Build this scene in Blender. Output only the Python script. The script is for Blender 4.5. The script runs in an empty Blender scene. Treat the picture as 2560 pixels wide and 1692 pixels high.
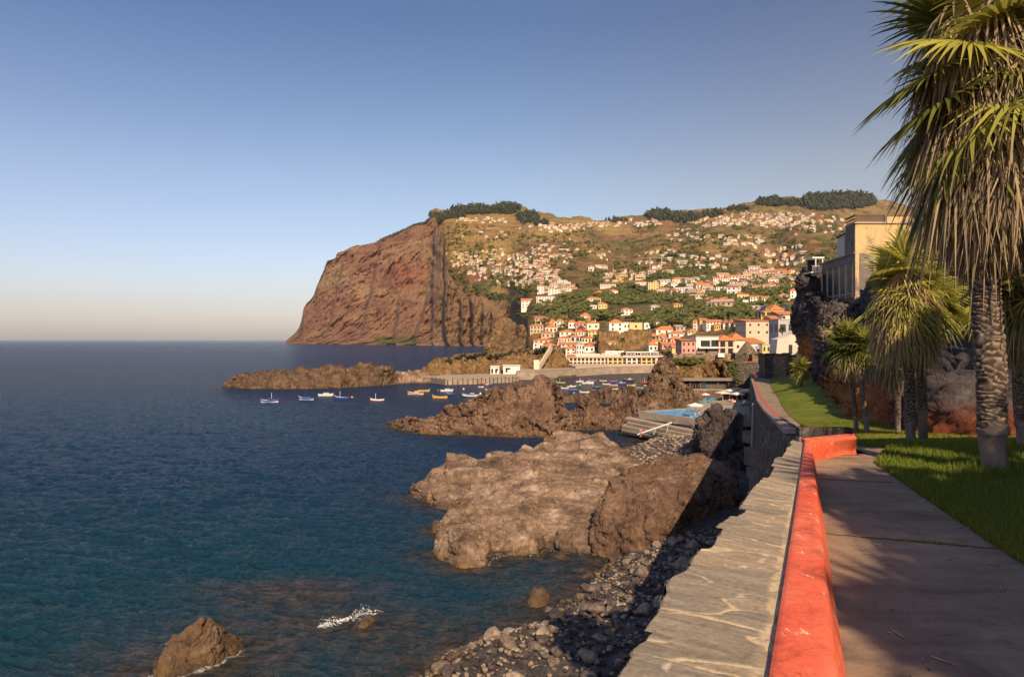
import bpy, bmesh, math, random
import numpy as np
from mathutils import Vector, Matrix
random.seed(7)
RNG = np.random.default_rng(11)
F, CX, HY, CZ = 1706.67, 1280.0, 848.3, 18.0      # lens of the photograph (24 mm), eye height over the sea
sc = bpy.context.scene
COL = sc.collection
R = math.radians
SUN_AZ, SUN_EL = R(10), R(39)                      # sun: behind the camera, to the right
SUN = (math.sin(SUN_AZ)*math.cos(SUN_EL), -math.cos(SUN_AZ)*math.cos(SUN_EL), math.sin(SUN_EL))

def W(px, py, Y): return ((px-CX)/F*Y, Y, CZ-(py-HY)/F*Y)
def YZ(py, z): return (CZ-z)*F/(py-HY)
def G(px, py, z=0.0): return W(px, py, YZ(py, z))

# ------------------------------------------------------------------ noise
def _h(ix, iy, iz, s):
    h = (ix.astype(np.uint32)*np.uint32(374761393) + iy.astype(np.uint32)*np.uint32(668265263)
         + iz.astype(np.uint32)*np.uint32(2147483647) + np.uint32((s*1274126177) & 0xffffffff))
    h = (h ^ (h >> np.uint32(13)))*np.uint32(1274126177)
    h = (h ^ (h >> np.uint32(16)))*np.uint32(2246822519)
    return ((h ^ (h >> np.uint32(15))) & np.uint32(0xffffff)).astype(np.float32)/np.float32(0xffffff)
def vnoise(p, s=0):
    p = np.asarray(p, np.float64); i = np.floor(p); f = (p-i).astype(np.float32); i = i.astype(np.int64)
    f = f*f*f*(f*(f*6-15)+10); x, y, z = i[:, 0], i[:, 1], i[:, 2]
    r = 0
    for dx in (0, 1):
        for dy in (0, 1):
            for dz in (0, 1):
                w = (f[:, 0] if dx else 1-f[:, 0])*(f[:, 1] if dy else 1-f[:, 1])*(f[:, 2] if dz else 1-f[:, 2])
                r = r+w*_h(x+dx, y+dy, z+dz, s)
    return r*2-1
def fbm(p, o=5, s=0, gain=.5, ridged=False):
    p = np.array(p, np.float64); a, t, n = 1., 0., 0
    for k in range(o):
        v = vnoise(p, s+k)
        if ridged: v = 1-2*np.abs(v)
        n = n+a*v; t += a; a *= gain; p = p*2.03+17.1
    return n/t
def cells(p, s=0):
    """distance to nearest jittered point and that cell's id: blocky rock"""
    p = np.asarray(p, np.float64); i = np.floor(p).astype(np.int64)
    best = np.full(len(p), 9., np.float32); sec = best.copy(); idv = np.zeros(len(p), np.float32)
    for dx in (-1, 0, 1):
        for dy in (-1, 0, 1):
            for dz in (-1, 0, 1):
                c = i+np.array([dx, dy, dz]); a, b, d = c[:, 0], c[:, 1], c[:, 2]
                q = c+np.stack([_h(a, b, d, s), _h(a, b, d, s+1), _h(a, b, d, s+2)], 1)
                r = np.sqrt(((q-p)**2).sum(1)).astype(np.float32); m = r < best
                sec = np.where(m, best, np.minimum(sec, r)); idv = np.where(m, _h(a, b, d, s+3), idv); best = np.where(m, r, best)
    return best, sec, idv
def ss(a, b, x):
    t = np.clip((x-a)/(b-a), 0, 1); return t*t*(3-2*t)

# ------------------------------------------------------------------ objects
def link(o, parent=None):
    COL.objects.link(o)
    if parent is not None: o.parent = parent
    return o
def tag(o, label=None, cat=None, group=None, kind=None):
    if label: o['label'] = label
    if cat: o['category'] = cat
    if group: o['group'] = group
    if kind: o['kind'] = kind
    return o
def empty(name, loc=(0, 0, 0), rz=0.):
    o = bpy.data.objects.new(name, None); o.location = loc; o.rotation_euler = (0, 0, rz); o.empty_display_size = .1
    return link(o)
def mesh_np(name, V, Fc, mat=None, smooth=True, col=None, midx=None):
    V = np.asarray(V, np.float32); Fc = np.asarray(Fc, np.int32); k = Fc.shape[1]
    me = bpy.data.meshes.new(name); me.vertices.add(len(V)); me.vertices.foreach_set('co', V.ravel())
    me.loops.add(Fc.size); me.loops.foreach_set('vertex_index', Fc.ravel())
    me.polygons.add(len(Fc)); me.polygons.foreach_set('loop_start', np.arange(0, Fc.size, k, dtype=np.int32))
    me.polygons.foreach_set('loop_total', np.full(len(Fc), k, np.int32))
    if smooth: me.polygons.foreach_set('use_smooth', np.ones(len(Fc), bool))
    if midx is not None: me.polygons.foreach_set('material_index', np.asarray(midx, np.int32))
    me.update(calc_edges=True)
    if mat is not None:
        for m in (mat if isinstance(mat, (list, tuple)) else [mat]): me.materials.append(m)
    if col is not None:
        a = me.color_attributes.new('Col', 'FLOAT_COLOR', 'POINT')
        c = np.ones((len(V), 4), np.float32); c[:, :col.shape[1]] = col; a.data.foreach_set('color', c.ravel())
    return me
def obj_np(name, V, Fc, mat, parent=None, **k):
    return link(bpy.data.objects.new(name, mesh_np(name, V, Fc, mat, **k)), parent)
def grid_faces(r, c, wrap=False):
    i = np.arange(r-1)[:, None]*c; j = np.arange(c if wrap else c-1)[None, :]; j2 = (j+1) % c
    return np.stack([i+j, i+j2, i+c+j2, i+c+j], -1).reshape(-1, 4)

class MB:
    """collects boxes, prisms, tubes into one mesh"""
    def __init__(s): s.v = []; s.f = []; s.m = []; s.cur = 0
    def mat(s, i): s.cur = i; return s
    def add(s, vs, fs):
        n = len(s.v); s.v += [tuple(v) for v in vs]; s.f += [tuple(n+i for i in f) for f in fs]; s.m += [s.cur]*len(fs); return s
    def box(s, c, d, rz=0., taper=1.):
        x, y, z = d[0]/2, d[1]/2, d[2]/2; t = taper; co, si = math.cos(rz), math.sin(rz)
        P = [(-x, -y, -z), (x, -y, -z), (x, y, -z), (-x, y, -z), (-x*t, -y*t, z), (x*t, -y*t, z), (x*t, y*t, z), (-x*t, y*t, z)]
        return s.add([(c[0]+a*co-b*si, c[1]+a*si+b*co, c[2]+e) for a, b, e in P],
                     [(3, 2, 1, 0), (4, 5, 6, 7), (0, 1, 5, 4), (1, 2, 6, 5), (2, 3, 7, 6), (3, 0, 4, 7)])
    def prism(s, poly, z0, z1):
        """poly: list of (x,y) ccw; z0/z1 numbers or lists"""
        n = len(poly); a = z0 if hasattr(z0, '__len__') else [z0]*n; b = z1 if hasattr(z1, '__len__') else [z1]*n
        return s.add([(p[0], p[1], a[i]) for i, p in enumerate(poly)]+[(p[0], p[1], b[i]) for i, p in enumerate(poly)],
                     [tuple(range(n-1, -1, -1)), tuple(range(n, 2*n))]+[(i, (i+1) % n, n+(i+1) % n, n+i) for i in range(n)])
    def tube(s, p, r, n=8, cap=True):
        """p: list of points, r: radius or list"""
        p = [Vector(q) for q in p]; r = r if hasattr(r, '__len__') else [r]*len(p); vs = []; fs = []; m = len(p)
        for k in range(m):
            t = (p[min(k+1, m-1)]-p[max(k-1, 0)]).normalized()
            u = t.cross(Vector((0, 0, 1))); u = u.normalized() if u.length > .05 else t.cross(Vector((1, 0, 0))).normalized(); w = t.cross(u)
            vs += [p[k]+(u*math.cos(a)+w*math.sin(a))*r[k] for a in [2*math.pi*j/n for j in range(n)]]
        for k in range(m-1):
            fs += [(k*n+j, k*n+(j+1) % n, (k+1)*n+(j+1) % n, (k+1)*n+j) for j in range(n)]
        if cap: fs += [tuple(range(n))[::-1], tuple((m-1)*n+j for j in range(n))]
        return s.add(vs, fs)
    def lathe(s, c, prof, n=16):
        """prof: (r,z)"""
        vs = [(c[0]+r*math.cos(2*math.pi*j/n), c[1]+r*math.sin(2*math.pi*j/n), c[2]+z) for r, z in prof for j in range(n)]
        return s.add(vs, [(k*n+j, k*n+(j+1) % n, (k+1)*n+(j+1) % n, (k+1)*n+j) for k in range(len(prof)-1) for j in range(n)])
    def mesh(s, name, mats, smooth=False):
        me = bpy.data.meshes.new(name); me.from_pydata(s.v, [], s.f)
        for m in (mats if isinstance(mats, (list, tuple)) else [mats]): me.materials.append(m)
        me.polygons.foreach_set('material_index', s.m)
        if smooth: me.polygons.foreach_set('use_smooth', [True]*len(s.f))
        me.update(); return me
    def build(s, name, mats, parent=None, smooth=False, bevel=0., loc=None, rz=0.):
        o = link(bpy.data.objects.new(name, s.mesh(name, mats, smooth)), parent)
        if bevel:
            b = o.modifiers.new('bevel', 'BEVEL'); b.width = bevel; b.segments = 2; b.limit_method = 'ANGLE'
        if loc is not None: o.location = loc
        if rz: o.rotation_euler = (0, 0, rz)
        return o
def copy_tree(o, parent=None):
    c = o.copy(); COL.objects.link(c)
    if parent is not None: c.parent = parent
    for ch in list(o.children): copy_tree(ch, c)
    return c

# ------------------------------------------------------------------ materials
def nt_of(name):
    m = bpy.data.materials.new(name); m.use_nodes = True; nt = m.node_tree
    return m, nt, nt.nodes['Principled BSDF']
def N(nt, typ, **k):
    n = nt.nodes.new(typ)
    for a, b in k.items():
        if a[0] == '_': n.inputs[a[1:]].default_value = b
        else: setattr(n, a, b)
    return n
def ramp(nt, fac, stops):
    r = nt.nodes.new('ShaderNodeValToRGB'); e = r.color_ramp.elements
    while len(e) < len(stops): e.new(.5)
    for i, (p, c) in enumerate(stops): e[i].position = p; e[i].color = (*c, 1) if len(c) == 3 else c
    nt.links.new(fac, r.inputs[0]); return r.outputs[0]
def mixc(nt, fac, a, b, mode='MIX'):
    m = nt.nodes.new('ShaderNodeMix'); m.data_type = 'RGBA'; m.blend_type = mode
    for sock, v in ((m.inputs[0], fac), (m.inputs[6], a), (m.inputs[7], b)):
        if hasattr(v, 'type') and not isinstance(v, (tuple, list, float)): nt.links.new(v, sock)
        else: sock.default_value = (*v, 1) if isinstance(v, (tuple, list)) and len(v) == 3 else v
    return m.outputs[2]
def mathn(nt, op, a, b=None, c=None):
    m = nt.nodes.new('ShaderNodeMath'); m.operation = op
    for i, v in enumerate((a, b, c)):
        if v is None: continue
        if isinstance(v, (int, float)): m.inputs[i].default_value = v
        else: nt.links.new(v, m.inputs[i])
    return m.outputs[0]
def coords(nt, scale=(1, 1, 1), rot=(0, 0, 0), kind='Object'):
    t = nt.nodes.new('ShaderNodeTexCoord'); mp = nt.nodes.new('ShaderNodeMapping')
    mp.inputs['Scale'].default_value = scale; mp.inputs['Rotation'].default_value = rot
    nt.links.new(t.outputs[kind], mp.inputs[0]); return mp.outputs[0]
def noise(nt, vec, scale, detail=6, rough=.6, dist=0., out='Fac'):
    n = N(nt, 'ShaderNodeTexNoise', _Scale=scale, _Detail=detail, _Roughness=rough, _Distortion=dist)
    nt.links.new(vec, n.inputs['Vector']); return n.outputs[out]
def bump(nt, b, h, strength=.5, dist=.05, prev=None):
    n = N(nt, 'ShaderNodeBump', _Strength=strength, _Distance=dist); nt.links.new(h, n.inputs['Height'])
    if prev is not None: nt.links.new(prev, n.inputs['Normal'])
    nt.links.new(n.outputs[0], b.inputs['Normal']); return n.outputs[0]
def set_in(b, **k):
    for a, v in k.items(): b.inputs[a.replace('_', ' ')].default_value = v
def plain(name, c, rough=.6, var=.12, scale=3., bmp=0., metal=0.):
    m, nt, b = nt_of(name); v = coords(nt); f = noise(nt, v, scale, 5, .65)
    lo = tuple(x*(1-var) for x in c); hi = tuple(min(1, x*(1+var)) for x in c)
    nt.links.new(ramp(nt, f, [(.3, lo), (.7, hi)]), b.inputs['Base Color']); set_in(b, Roughness=rough, Metallic=metal)
    if bmp: bump(nt, b, noise(nt, v, scale*6, 6, .7), .6, bmp)
    return m
def rockmat(name, cs, scale=.5, bscale=1., bdist=.15, rough=.9, vcol=False, wet=True, strat=None, mottle=.5):
    """cs: four colours dark to light; gold band at the water line (weed)"""
    m, nt, b = nt_of(name); v = coords(nt, strat or (1, 1, 1))
    f = noise(nt, v, scale, 8, .68, .3)
    c = ramp(nt, f, [(.30, cs[0]), (.44, cs[1]), (.58, cs[2]), (.74, cs[3])])
    f2 = noise(nt, v, scale*7, 6, .75)
    c = mixc(nt, mottle, c, ramp(nt, f2, [(.35, (.35, .33, .33)), (.6, (1.35, 1.3, 1.22))]), 'MULTIPLY')
    if vcol:
        a = N(nt, 'ShaderNodeAttribute', attribute_name='Col'); c = mixc(nt, 1., a.outputs['Color'], mixc(nt, .75, (1, 1, 1), ramp(nt, f2, [(.3, (.45, .45, .47)), (.65, (1.45, 1.4, 1.32))])), 'MULTIPLY')
    rgh = rough
    if wet:
        g = nt.nodes.new('ShaderNodeNewGeometry'); sp = nt.nodes.new('ShaderNodeSeparateXYZ'); nt.links.new(g.outputs['Position'], sp.inputs[0])
        z = mathn(nt, 'ADD', sp.outputs[2], mathn(nt, 'MULTIPLY', mathn(nt, 'SUBTRACT', f2, .5), 1.2))
        band = ramp(nt, mathn(nt, 'DIVIDE', z, 2.), [(0., (.9, .9, .9)), (.16, (.6, .6, .6)), (.42, (0, 0, 0))])
        gold = ramp(nt, noise(nt, v, .35, 4, .6), [(.42, (.060, .040, .026)), (.55, (.14, .082, .030)), (.70, (.30, .17, .04))])
        bs = nt.nodes.new('ShaderNodeSeparateColor'); nt.links.new(band, bs.inputs[0])
        c = mixc(nt, bs.outputs[0], c, gold)
        nt.links.new(mathn(nt, 'SUBTRACT', rough, mathn(nt, 'MULTIPLY', bs.outputs[0], .55)), b.inputs['Roughness'])
    else: set_in(b, Roughness=rough)
    nt.links.new(c, b.inputs['Base Color']); set_in(b, **{'Specular_IOR_Level': .3})
    n1 = bump(nt, b, noise(nt, v, bscale, 9, .72), .9, bdist)
    bump(nt, b, noise(nt, v, bscale*6, 6, .75), .8, bdist*.25, n1)
    return m

def plain_v(name, sc_, bs, bd, rough=.95, lo=.62, hi=1.3):
    m, nt, b = nt_of(name); v = coords(nt); a = N(nt, 'ShaderNodeAttribute', attribute_name='Col')
    f = noise(nt, v, sc_*10, 7, .7)
    c = mixc(nt, 1., a.outputs['Color'], ramp(nt, f, [(.32, (lo, lo, lo)), (.66, (hi, hi*.98, hi*.94))]), 'MULTIPLY')
    nt.links.new(c, b.inputs['Base Color']); set_in(b, Roughness=rough, Specular_IOR_Level=.15)
    bump(nt, b, noise(nt, v, sc_*10, 8, .75), 1., bs); return m

# ------------------------------------------------------------------ lofted terrain and rock
def pchip_axis(A, x, xq):
    """smooth monotone-ish interpolation along axis 0 of A at positions x"""
    A = np.asarray(A, float); x = np.asarray(x, float); h = np.diff(x)[:, None]; d = np.diff(A, axis=0)/h
    m = np.zeros_like(A); m[0] = d[0]; m[-1] = d[-1]
    if len(x) > 2:
        a, b = d[:-1], d[1:]; with_ = (a*b) > 0
        m[1:-1] = np.where(with_, 2*a*b/np.where(with_, a+b, 1), (a+b)*.5*.0)
    k = np.clip(np.searchsorted(x, xq, side='right')-1, 0, len(x)-2); t = ((xq-x[k])/(x[k+1]-x[k]))[:, None]; hh = (x[k+1]-x[k])[:, None]
    return (2*t**3-3*t**2+1)*A[k]+(t**3-2*t**2+t)*hh*m[k]+(-2*t**3+3*t**2)*A[k+1]+(t**3-t**2)*hh*m[k+1]
def loft(st, nu, nv, upos=None):
    """st: stations x nodes x 3 -> (nv, nu, 3) smooth surface; rows follow the nodes"""
    S = np.asarray(st, float); n, K, _ = S.shape
    upos = np.arange(n, dtype=float) if upos is None else np.asarray(upos, float)
    uq = np.linspace(upos[0], upos[-1], nu)
    A = pchip_axis(S.reshape(n, K*3), upos, uq).reshape(nu, K, 3)
    seg = np.linalg.norm(np.diff(S, axis=1), axis=2).mean(0); seg = np.maximum(seg, seg.sum()*.02); tp = np.concatenate([[0], np.cumsum(seg)])
    tq = np.linspace(0, tp[-1], nv)
    B = pchip_axis(A.transpose(1, 0, 2).reshape(K, nu*3), tp, tq).reshape(nv, nu, 3)
    return B
def normals(P):
    du = np.gradient(P, axis=1); dv = np.gradient(P, axis=0); n = np.cross(du, dv); n /= np.linalg.norm(n, axis=2, keepdims=True)+1e-9
    return n
def rough_surface(P, amp, scale, seed=0, oct=6, block=0., bsc=None, fade=None, stretch=(1, 1, 1), gain=.5, ridged=False):
    """push a lofted surface along its normals by fractal noise and by blocky cells"""
    n = normals(P); sh = P.shape[:2]; Q = P.reshape(-1, 3)/scale*np.array(stretch)
    d = fbm(Q, oct, seed, gain, ridged)*amp
    if block:
        q = P.reshape(-1, 3)/(bsc or scale)*np.array(stretch); q = q+.35*np.stack([vnoise(q*1.7, 91), vnoise(q*1.7, 92), vnoise(q*1.7, 93)], 1)
        a, b, i = cells(q, seed+50); d = d+block*((i-.5)*1.2-np.exp(-(b-a)*9)*.7)
    d = d.reshape(sh)
    if fade is not None: d = d*fade
    return P+n*d[..., None]
# ================================================================== camera, light, sky, air
cam = bpy.data.cameras.new('camera'); co = link(bpy.data.objects.new('camera', cam))
co.location = (0, 0, CZ); co.rotation_euler = (R(90), 0, 0); cam.lens = 24; cam.sensor_width = 36
cam.shift_y = (HY-846)/2560; cam.clip_start = .1; cam.clip_end = 90000; sc.camera = co
sun = bpy.data.lights.new('sun', 'SUN'); so = link(bpy.data.objects.new('sun', sun))
sun.energy = 4.8; sun.angle = R(.5); sun.color = (1., .80, .55)
so.rotation_euler = Vector(SUN).to_track_quat('Z', 'Y').to_euler()
w = bpy.data.worlds.new('World'); sc.world = w; w.use_nodes = True; nt = w.node_tree
sky = nt.nodes.new('ShaderNodeTexSky'); sky.sky_type = 'NISHITA'; sky.sun_disc = False
sky.sun_elevation = SUN_EL; sky.sun_rotation = math.pi-SUN_AZ
sky.air_density = 1.2; sky.dust_density = 1.0; sky.ozone_density = 2.5; sky.altitude = 20
bg = nt.nodes['Background']; bg.inputs[1].default_value = .125
tint = nt.nodes.new('ShaderNodeMix'); tint.data_type = 'RGBA'; tint.blend_type = 'MULTIPLY'; tint.inputs[0].default_value = 1
tc_ = nt.nodes.new('ShaderNodeTexCoord'); sp_ = nt.nodes.new('ShaderNodeSeparateXYZ'); nt.links.new(tc_.outputs['Generated'], sp_.inputs[0])
tr_ = ramp(nt, sp_.outputs[2], [(0., (.90, .84, .92)), (.08, (.93, .86, .93)), (.22, (.90, .81, .80)), (.42, (.53, .56, .67)), (1., (.64, .70, .88))])
tx_ = ramp(nt, mathn(nt, 'ADD', mathn(nt, 'MULTIPLY', sp_.outputs[0], .9), .5), [(.1, (.95, .96, 1.03)), (.5, (1., 1., 1.)), (.95, (1.06, .88, .76))])
mm_ = nt.nodes.new('ShaderNodeMix'); mm_.data_type = 'RGBA'; mm_.blend_type = 'MULTIPLY'; mm_.inputs[0].default_value = 1; nt.links.new(tr_, mm_.inputs[6]); nt.links.new(tx_, mm_.inputs[7]); nt.links.new(mm_.outputs[2], tint.inputs[7])
nt.links.new(sky.outputs[0], tint.inputs[6]); nt.links.new(tint.outputs[2], bg.inputs[0])
sc.view_settings.view_transform = 'Standard'; sc.view_settings.look = 'None'; sc.view_settings.exposure = .28; sc.view_settings.gamma = 1
try:
    sc.cycles.max_bounces = 5; sc.cycles.diffuse_bounces = 2; sc.cycles.glossy_bounces = 2; sc.cycles.transmission_bounces = 3
    sc.cycles.volume_bounces = 0; sc.cycles.use_denoising = True; sc.cycles.caustics_reflective = False; sc.cycles.caustics_refractive = False
    sc.cycles.sample_clamp_indirect = 4
except Exception: pass

def haze():
    m = bpy.data.materials.new('haze air'); m.use_nodes = True; t = m.node_tree; t.nodes.clear()
    o = t.nodes.new('ShaderNodeOutputMaterial'); v = t.nodes.new('ShaderNodeVolumePrincipled')
    v.inputs['Color'].default_value = (.86, .80, .86, 1); v.inputs['Density'].default_value = HAZE; v.inputs['Anisotropy'].default_value = 0.
    t.links.new(v.outputs[0], o.inputs['Volume'])
    b = MB().box((0, 8200, 495), (40000, 17800, 1010)); ob = b.build('haze', m); tag(ob, kind='stuff')
    return ob
HAZE = 1.9e-5

# ================================================================== sea
def sea():
    m, nt, b = nt_of('sea water'); v = coords(nt)
    a = N(nt, 'ShaderNodeAttribute', attribute_name='Col'); sep = nt.nodes.new('ShaderNodeSeparateColor'); nt.links.new(a.outputs['Color'], sep.inputs[0])
    cd = nt.nodes.new('ShaderNodeNewGeometry'); sp = nt.nodes.new('ShaderNodeSeparateXYZ'); nt.links.new(cd.outputs['Position'], sp.inputs[0])
    big = noise(nt, v, .045, 4, .6); mid = noise(nt, coords(nt, (.35, 1, 1)), .5, 5, .6)
    deep = ramp(nt, mathn(nt, 'DIVIDE', sp.outputs[1], 400.), [(0., (.012, .074, .088)), (.11, (.010, .060, .092)), (.22, (.012, .042, .098)), (.6, (.014, .038, .100)), (1., (.015, .038, .102))])
    teal = mixc(nt, mathn(nt, 'MULTIPLY', ramp(nt, big, [(.45, (0, 0, 0)), (.7, (1, 1, 1))]), .35), deep, (.008, .07, .08))
    brown = ramp(nt, noise(nt, v, .8, 6, .65), [(.35, (.018, .034, .036)), (.52, (.085, .062, .046)), (.70, (.18, .115, .068))])
    c = mixc(nt, sep.outputs[1], mixc(nt, .55, deep, teal), brown)
    harb = mixc(nt, sep.outputs[2], c, (.085, .070, .062))
    fo = noise(nt, coords(nt, (.6, 1, 1)), 3.2, 9, .75, 1.6)
    fm = nt.nodes.new('ShaderNodeClamp'); nt.links.new(mathn(nt, 'MULTIPLY', mathn(nt, 'SUBTRACT', mathn(nt, 'ADD', mathn(nt, 'MULTIPLY', sep.outputs[0], .62), mathn(nt, 'MULTIPLY', fo, .95)), .93), 11.), fm.inputs[0]); fm = fm.outputs[0]
    c2 = mixc(nt, fm, harb, (.72, .70, .66)); nt.links.new(c2, b.inputs['Base Color'])
    nt.links.new(mathn(nt, 'ADD', .10, mathn(nt, 'MULTIPLY', fm, .6)), b.inputs['Roughness'])
    set_in(b, Specular_IOR_Level=0.)
    n1 = bump(nt, b, noise(nt, coords(nt, (.45, 1, 1), (0, 0, .25)), .6, 8, .70, .4), 1., 1.8)
    bump(nt, b, noise(nt, coords(nt, (.5, 1, 1), (0, 0, -.2)), 2.6, 6, .7, .6), 1., .42, n1)
    gl = nt.nodes.new('ShaderNodeBsdfGlossy'); gl.inputs['Roughness'].default_value = .08; fr = nt.nodes.new('ShaderNodeFresnel'); fr.inputs[0].default_value = 1.33
    nn_ = b.inputs['Normal'].links[0].from_socket; nt.links.new(nn_, gl.inputs['Normal']); nt.links.new(nn_, fr.inputs['Normal'])
    fc = mathn(nt, 'MULTIPLY', mathn(nt, 'MINIMUM', fr.outputs[0], .78), mathn(nt, 'SUBTRACT', 1., fm)); ms_ = nt.nodes.new('ShaderNodeMixShader'); nt.links.new(fc, ms_.inputs[0]); nt.links.new(b.outputs[0], ms_.inputs[1]); nt.links.new(gl.outputs[0], ms_.inputs[2]); nt.links.new(ms_.outputs[0], nt.nodes['Material Output'].inputs[0])
    ys = [14.]
    while ys[-1] < 330: ys.append(ys[-1]*1.0042)
    while ys[-1] < 22000: ys.append(ys[-1]*1.03)
    ys = np.array([y for y in ys if y < 15500]+[16500.]); us = np.concatenate([np.linspace(-2.2, -.85, 60)[:-1], np.linspace(-.85, .45, 820), np.linspace(.45, 2.2, 60)[1:]])
    Yg, Ug = np.meshgrid(ys, us, indexing='ij'); X = Yg*Ug; P = np.stack([X, Yg, np.zeros_like(X)], -1).reshape(-1, 3)
    near = np.clip(1-(P[:, 1]-60)/220, 0, 1)
    q = P*np.array([.30, .85, 1]); ca, sa = math.cos(.25), math.sin(.25); q = np.stack([P[:, 0]*ca-P[:, 1]*sa, P[:, 0]*sa+P[:, 1]*ca, P[:, 2]], 1)*np.array([.28, .8, 1])
    z = (fbm(q, 4, 3, .55, True)*.36+fbm(q*3.1, 3, 13, .6, True)*.12+vnoise(q*.3, 9)*.14)*near
    foam, shal = FOAM(P[:, 0], P[:, 1]); hb = HARB(P[:, 0], P[:, 1])
    z = z*(1-.45*shal)*(1-.7*hb); P[:, 2] = z-.03
    col = np.stack([foam, shal, hb], 1)
    o = obj_np('sea', P, grid_faces(len(ys), len(us)), m, col=col); tag(o, kind='structure'); return o

def segdist(x, y, poly):
    d = np.full(x.shape, 1e9)
    for (ax, ay), (bx, by) in zip(poly[:-1], poly[1:]):
        L = (bx-ax)**2+(by-ay)**2+1e-9; t = np.clip(((x-ax)*(bx-ax)+(y-ay)*(by-ay))/L, 0, 1)
        d = np.minimum(d, np.hypot(x-ax-t*(bx-ax), y-ay-t*(by-ay)))
    return d
SHORES = []      # (world polyline, foam width, foam strength, shallow width)
SPOTS = []       # foam spots (x, y, rx, ry, strength)
def FOAM(x, y):
    foam = np.zeros_like(x); shal = np.zeros_like(x)
    m = y < 420; xs, ys_ = x[m], y[m]; f = foam[m]; s = shal[m]
    for poly, fw, fs, sw in SHORES:
        d = segdist(xs, ys_, poly); f = np.maximum(f, fs*np.exp(-(d/fw)**2)); s = np.maximum(s, np.exp(-(d/sw)**1.5))
    for a, b, rx, ry, st, sh in SPOTS:
        e = np.exp(-(((xs-a)/rx)**2+((ys_-b)/ry)**2)); f = np.maximum(f, st*e); e2 = np.exp(-(((xs-a)/(rx*2))**2+((ys_-b)/(ry*2))**2)); s = np.maximum(s, sh*e2)
    foam[m] = f; shal[m] = s; return foam, shal
def HARB(x, y):
    return ss(205, 240, y)*(1-ss(330, 420, y))*ss(-28, 5, x)*.9
# ================================================================== rocks by the water
M = {}
M['rock_brown'] = rockmat('brown basalt', [(.032, .018, .012), (.095, .056, .034), (.17, .105, .063), (.28, .19, .12)], .35, 1.4, .3, mottle=.6)
M['rock_grey'] = rockmat('weathered basalt', [(.065, .040, .027), (.19, .120, .078), (.36, .245, .165), (.66, .53, .42)], .30, 1.5, .30, mottle=.6)
M['rock_red'] = rockmat('reddish basalt', [(.055, .030, .020), (.145, .082, .053), (.235, .142, .092), (.37, .24, .16)], .3, 2.4, .30, mottle=.65)
M['rock_dark'] = rockmat('dark and shade basalt', [(.022, .017, .016), (.060, .044, .040), (.105, .078, .066), (.18, .14, .115)], .3, 1.2, .25)  # dark stone; the crag's shade is put into this colour too
M['rock_crag'] = rockmat('brown crag rock', [(.035, .022, .015), (.12, .070, .040), (.22, .14, .080), (.36, .25, .15)], .3, .9, .4)
M['rock_ochre'] = rockmat('ochre tuff rock', [(.05, .027, .013), (.15, .085, .035), (.26, .155, .062), (.36, .24, .12)], .28, .9, .4)

def station(px, nodes):
    out = []
    for n in nodes:
        q = G(px, n[0], n[1]) if len(n) == 2 else W(px, n[0], n[2])
        if out and len(n) == 2 and q[1] < out[-1][1]+.25+.006*out[-1][1]: q = W(px, n[0], out[-1][1]+.25+.006*out[-1][1])     # never lean out over the water
        out.append(q)
    return out
def rock(label, cols, nu, nv, amp, scale, mat, block=0., bsc=None, b1=2.5, b2=7., seed=1, oct=7, sub=None, shore=True, fw=.7, fs=.5, sw=2.5, name='rock_outcrop', cat='rock', ends=True, gain=.5, under=-2., fine=0., fsc=1., stretch=(1, 1, 1), zs=1.):
    S = []
    for c in cols:
        c = [c[0]]+[(n[0], n[1]*zs) if len(n) == 2 else n for n in c[1:]]
        s = station(c[0], c[1:]); f = s[0]; t = s[-1]; lowz = f[2]
        pre = (f[0]*(1-.012), f[1]*(1-.012)-.6, min(lowz-1.2, under if lowz < .3 else lowz-1.2))
        b = [(t[0]*(1+b1/t[1]), t[1]+b1, t[2]-.35*(t[2]+2)), (t[0]*(1+b2/t[1]), t[1]+b2, under)]
        S.append([pre]+s+b)
    if ends:
        def endst(s, o, e):
            return [(p[0]+(p[0]-q[0])*e, p[1]+(p[1]-q[1])*e, min(-1.5, s[0][2]-1)) for p, q in zip(s, o)]
        d0 = .25; S = [endst(S[0], S[1], d0)]+S+[endst(S[-1], S[-2], d0)]
    up = [0.]
    for a, b_ in zip(S[:-1], S[1:]): up.append(up[-1]+max(.05, math.hypot(a[1][0]-b_[1][0], (a[1][1]-b_[1][1])*.5)))
    P = loft(S, nu, nv, up)
    P = rough_surface(P, amp, scale, seed, oct, block, bsc, gain=gain, stretch=stretch)
    if fine: P = rough_surface(P, fine, fsc, seed+7, 5, fine*1.1, fsc*.8, gain=.6, ridged=True)
    o = obj_np(name, P.reshape(-1, 3), grid_faces(nv, nu), mat); tag(o, label, cat, 'rocks along the shore')
    if shore: SHORES.append(([G(c[0], c[1][0])[:2] if c[1][1] <= .05 else station(c[0], c[1:])[0][:2] for c in cols if c[1][1] <= .05], fw, fs, sw)) if sum(c[1][1] <= .05 for c in cols) > 1 else None
    return o

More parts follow.
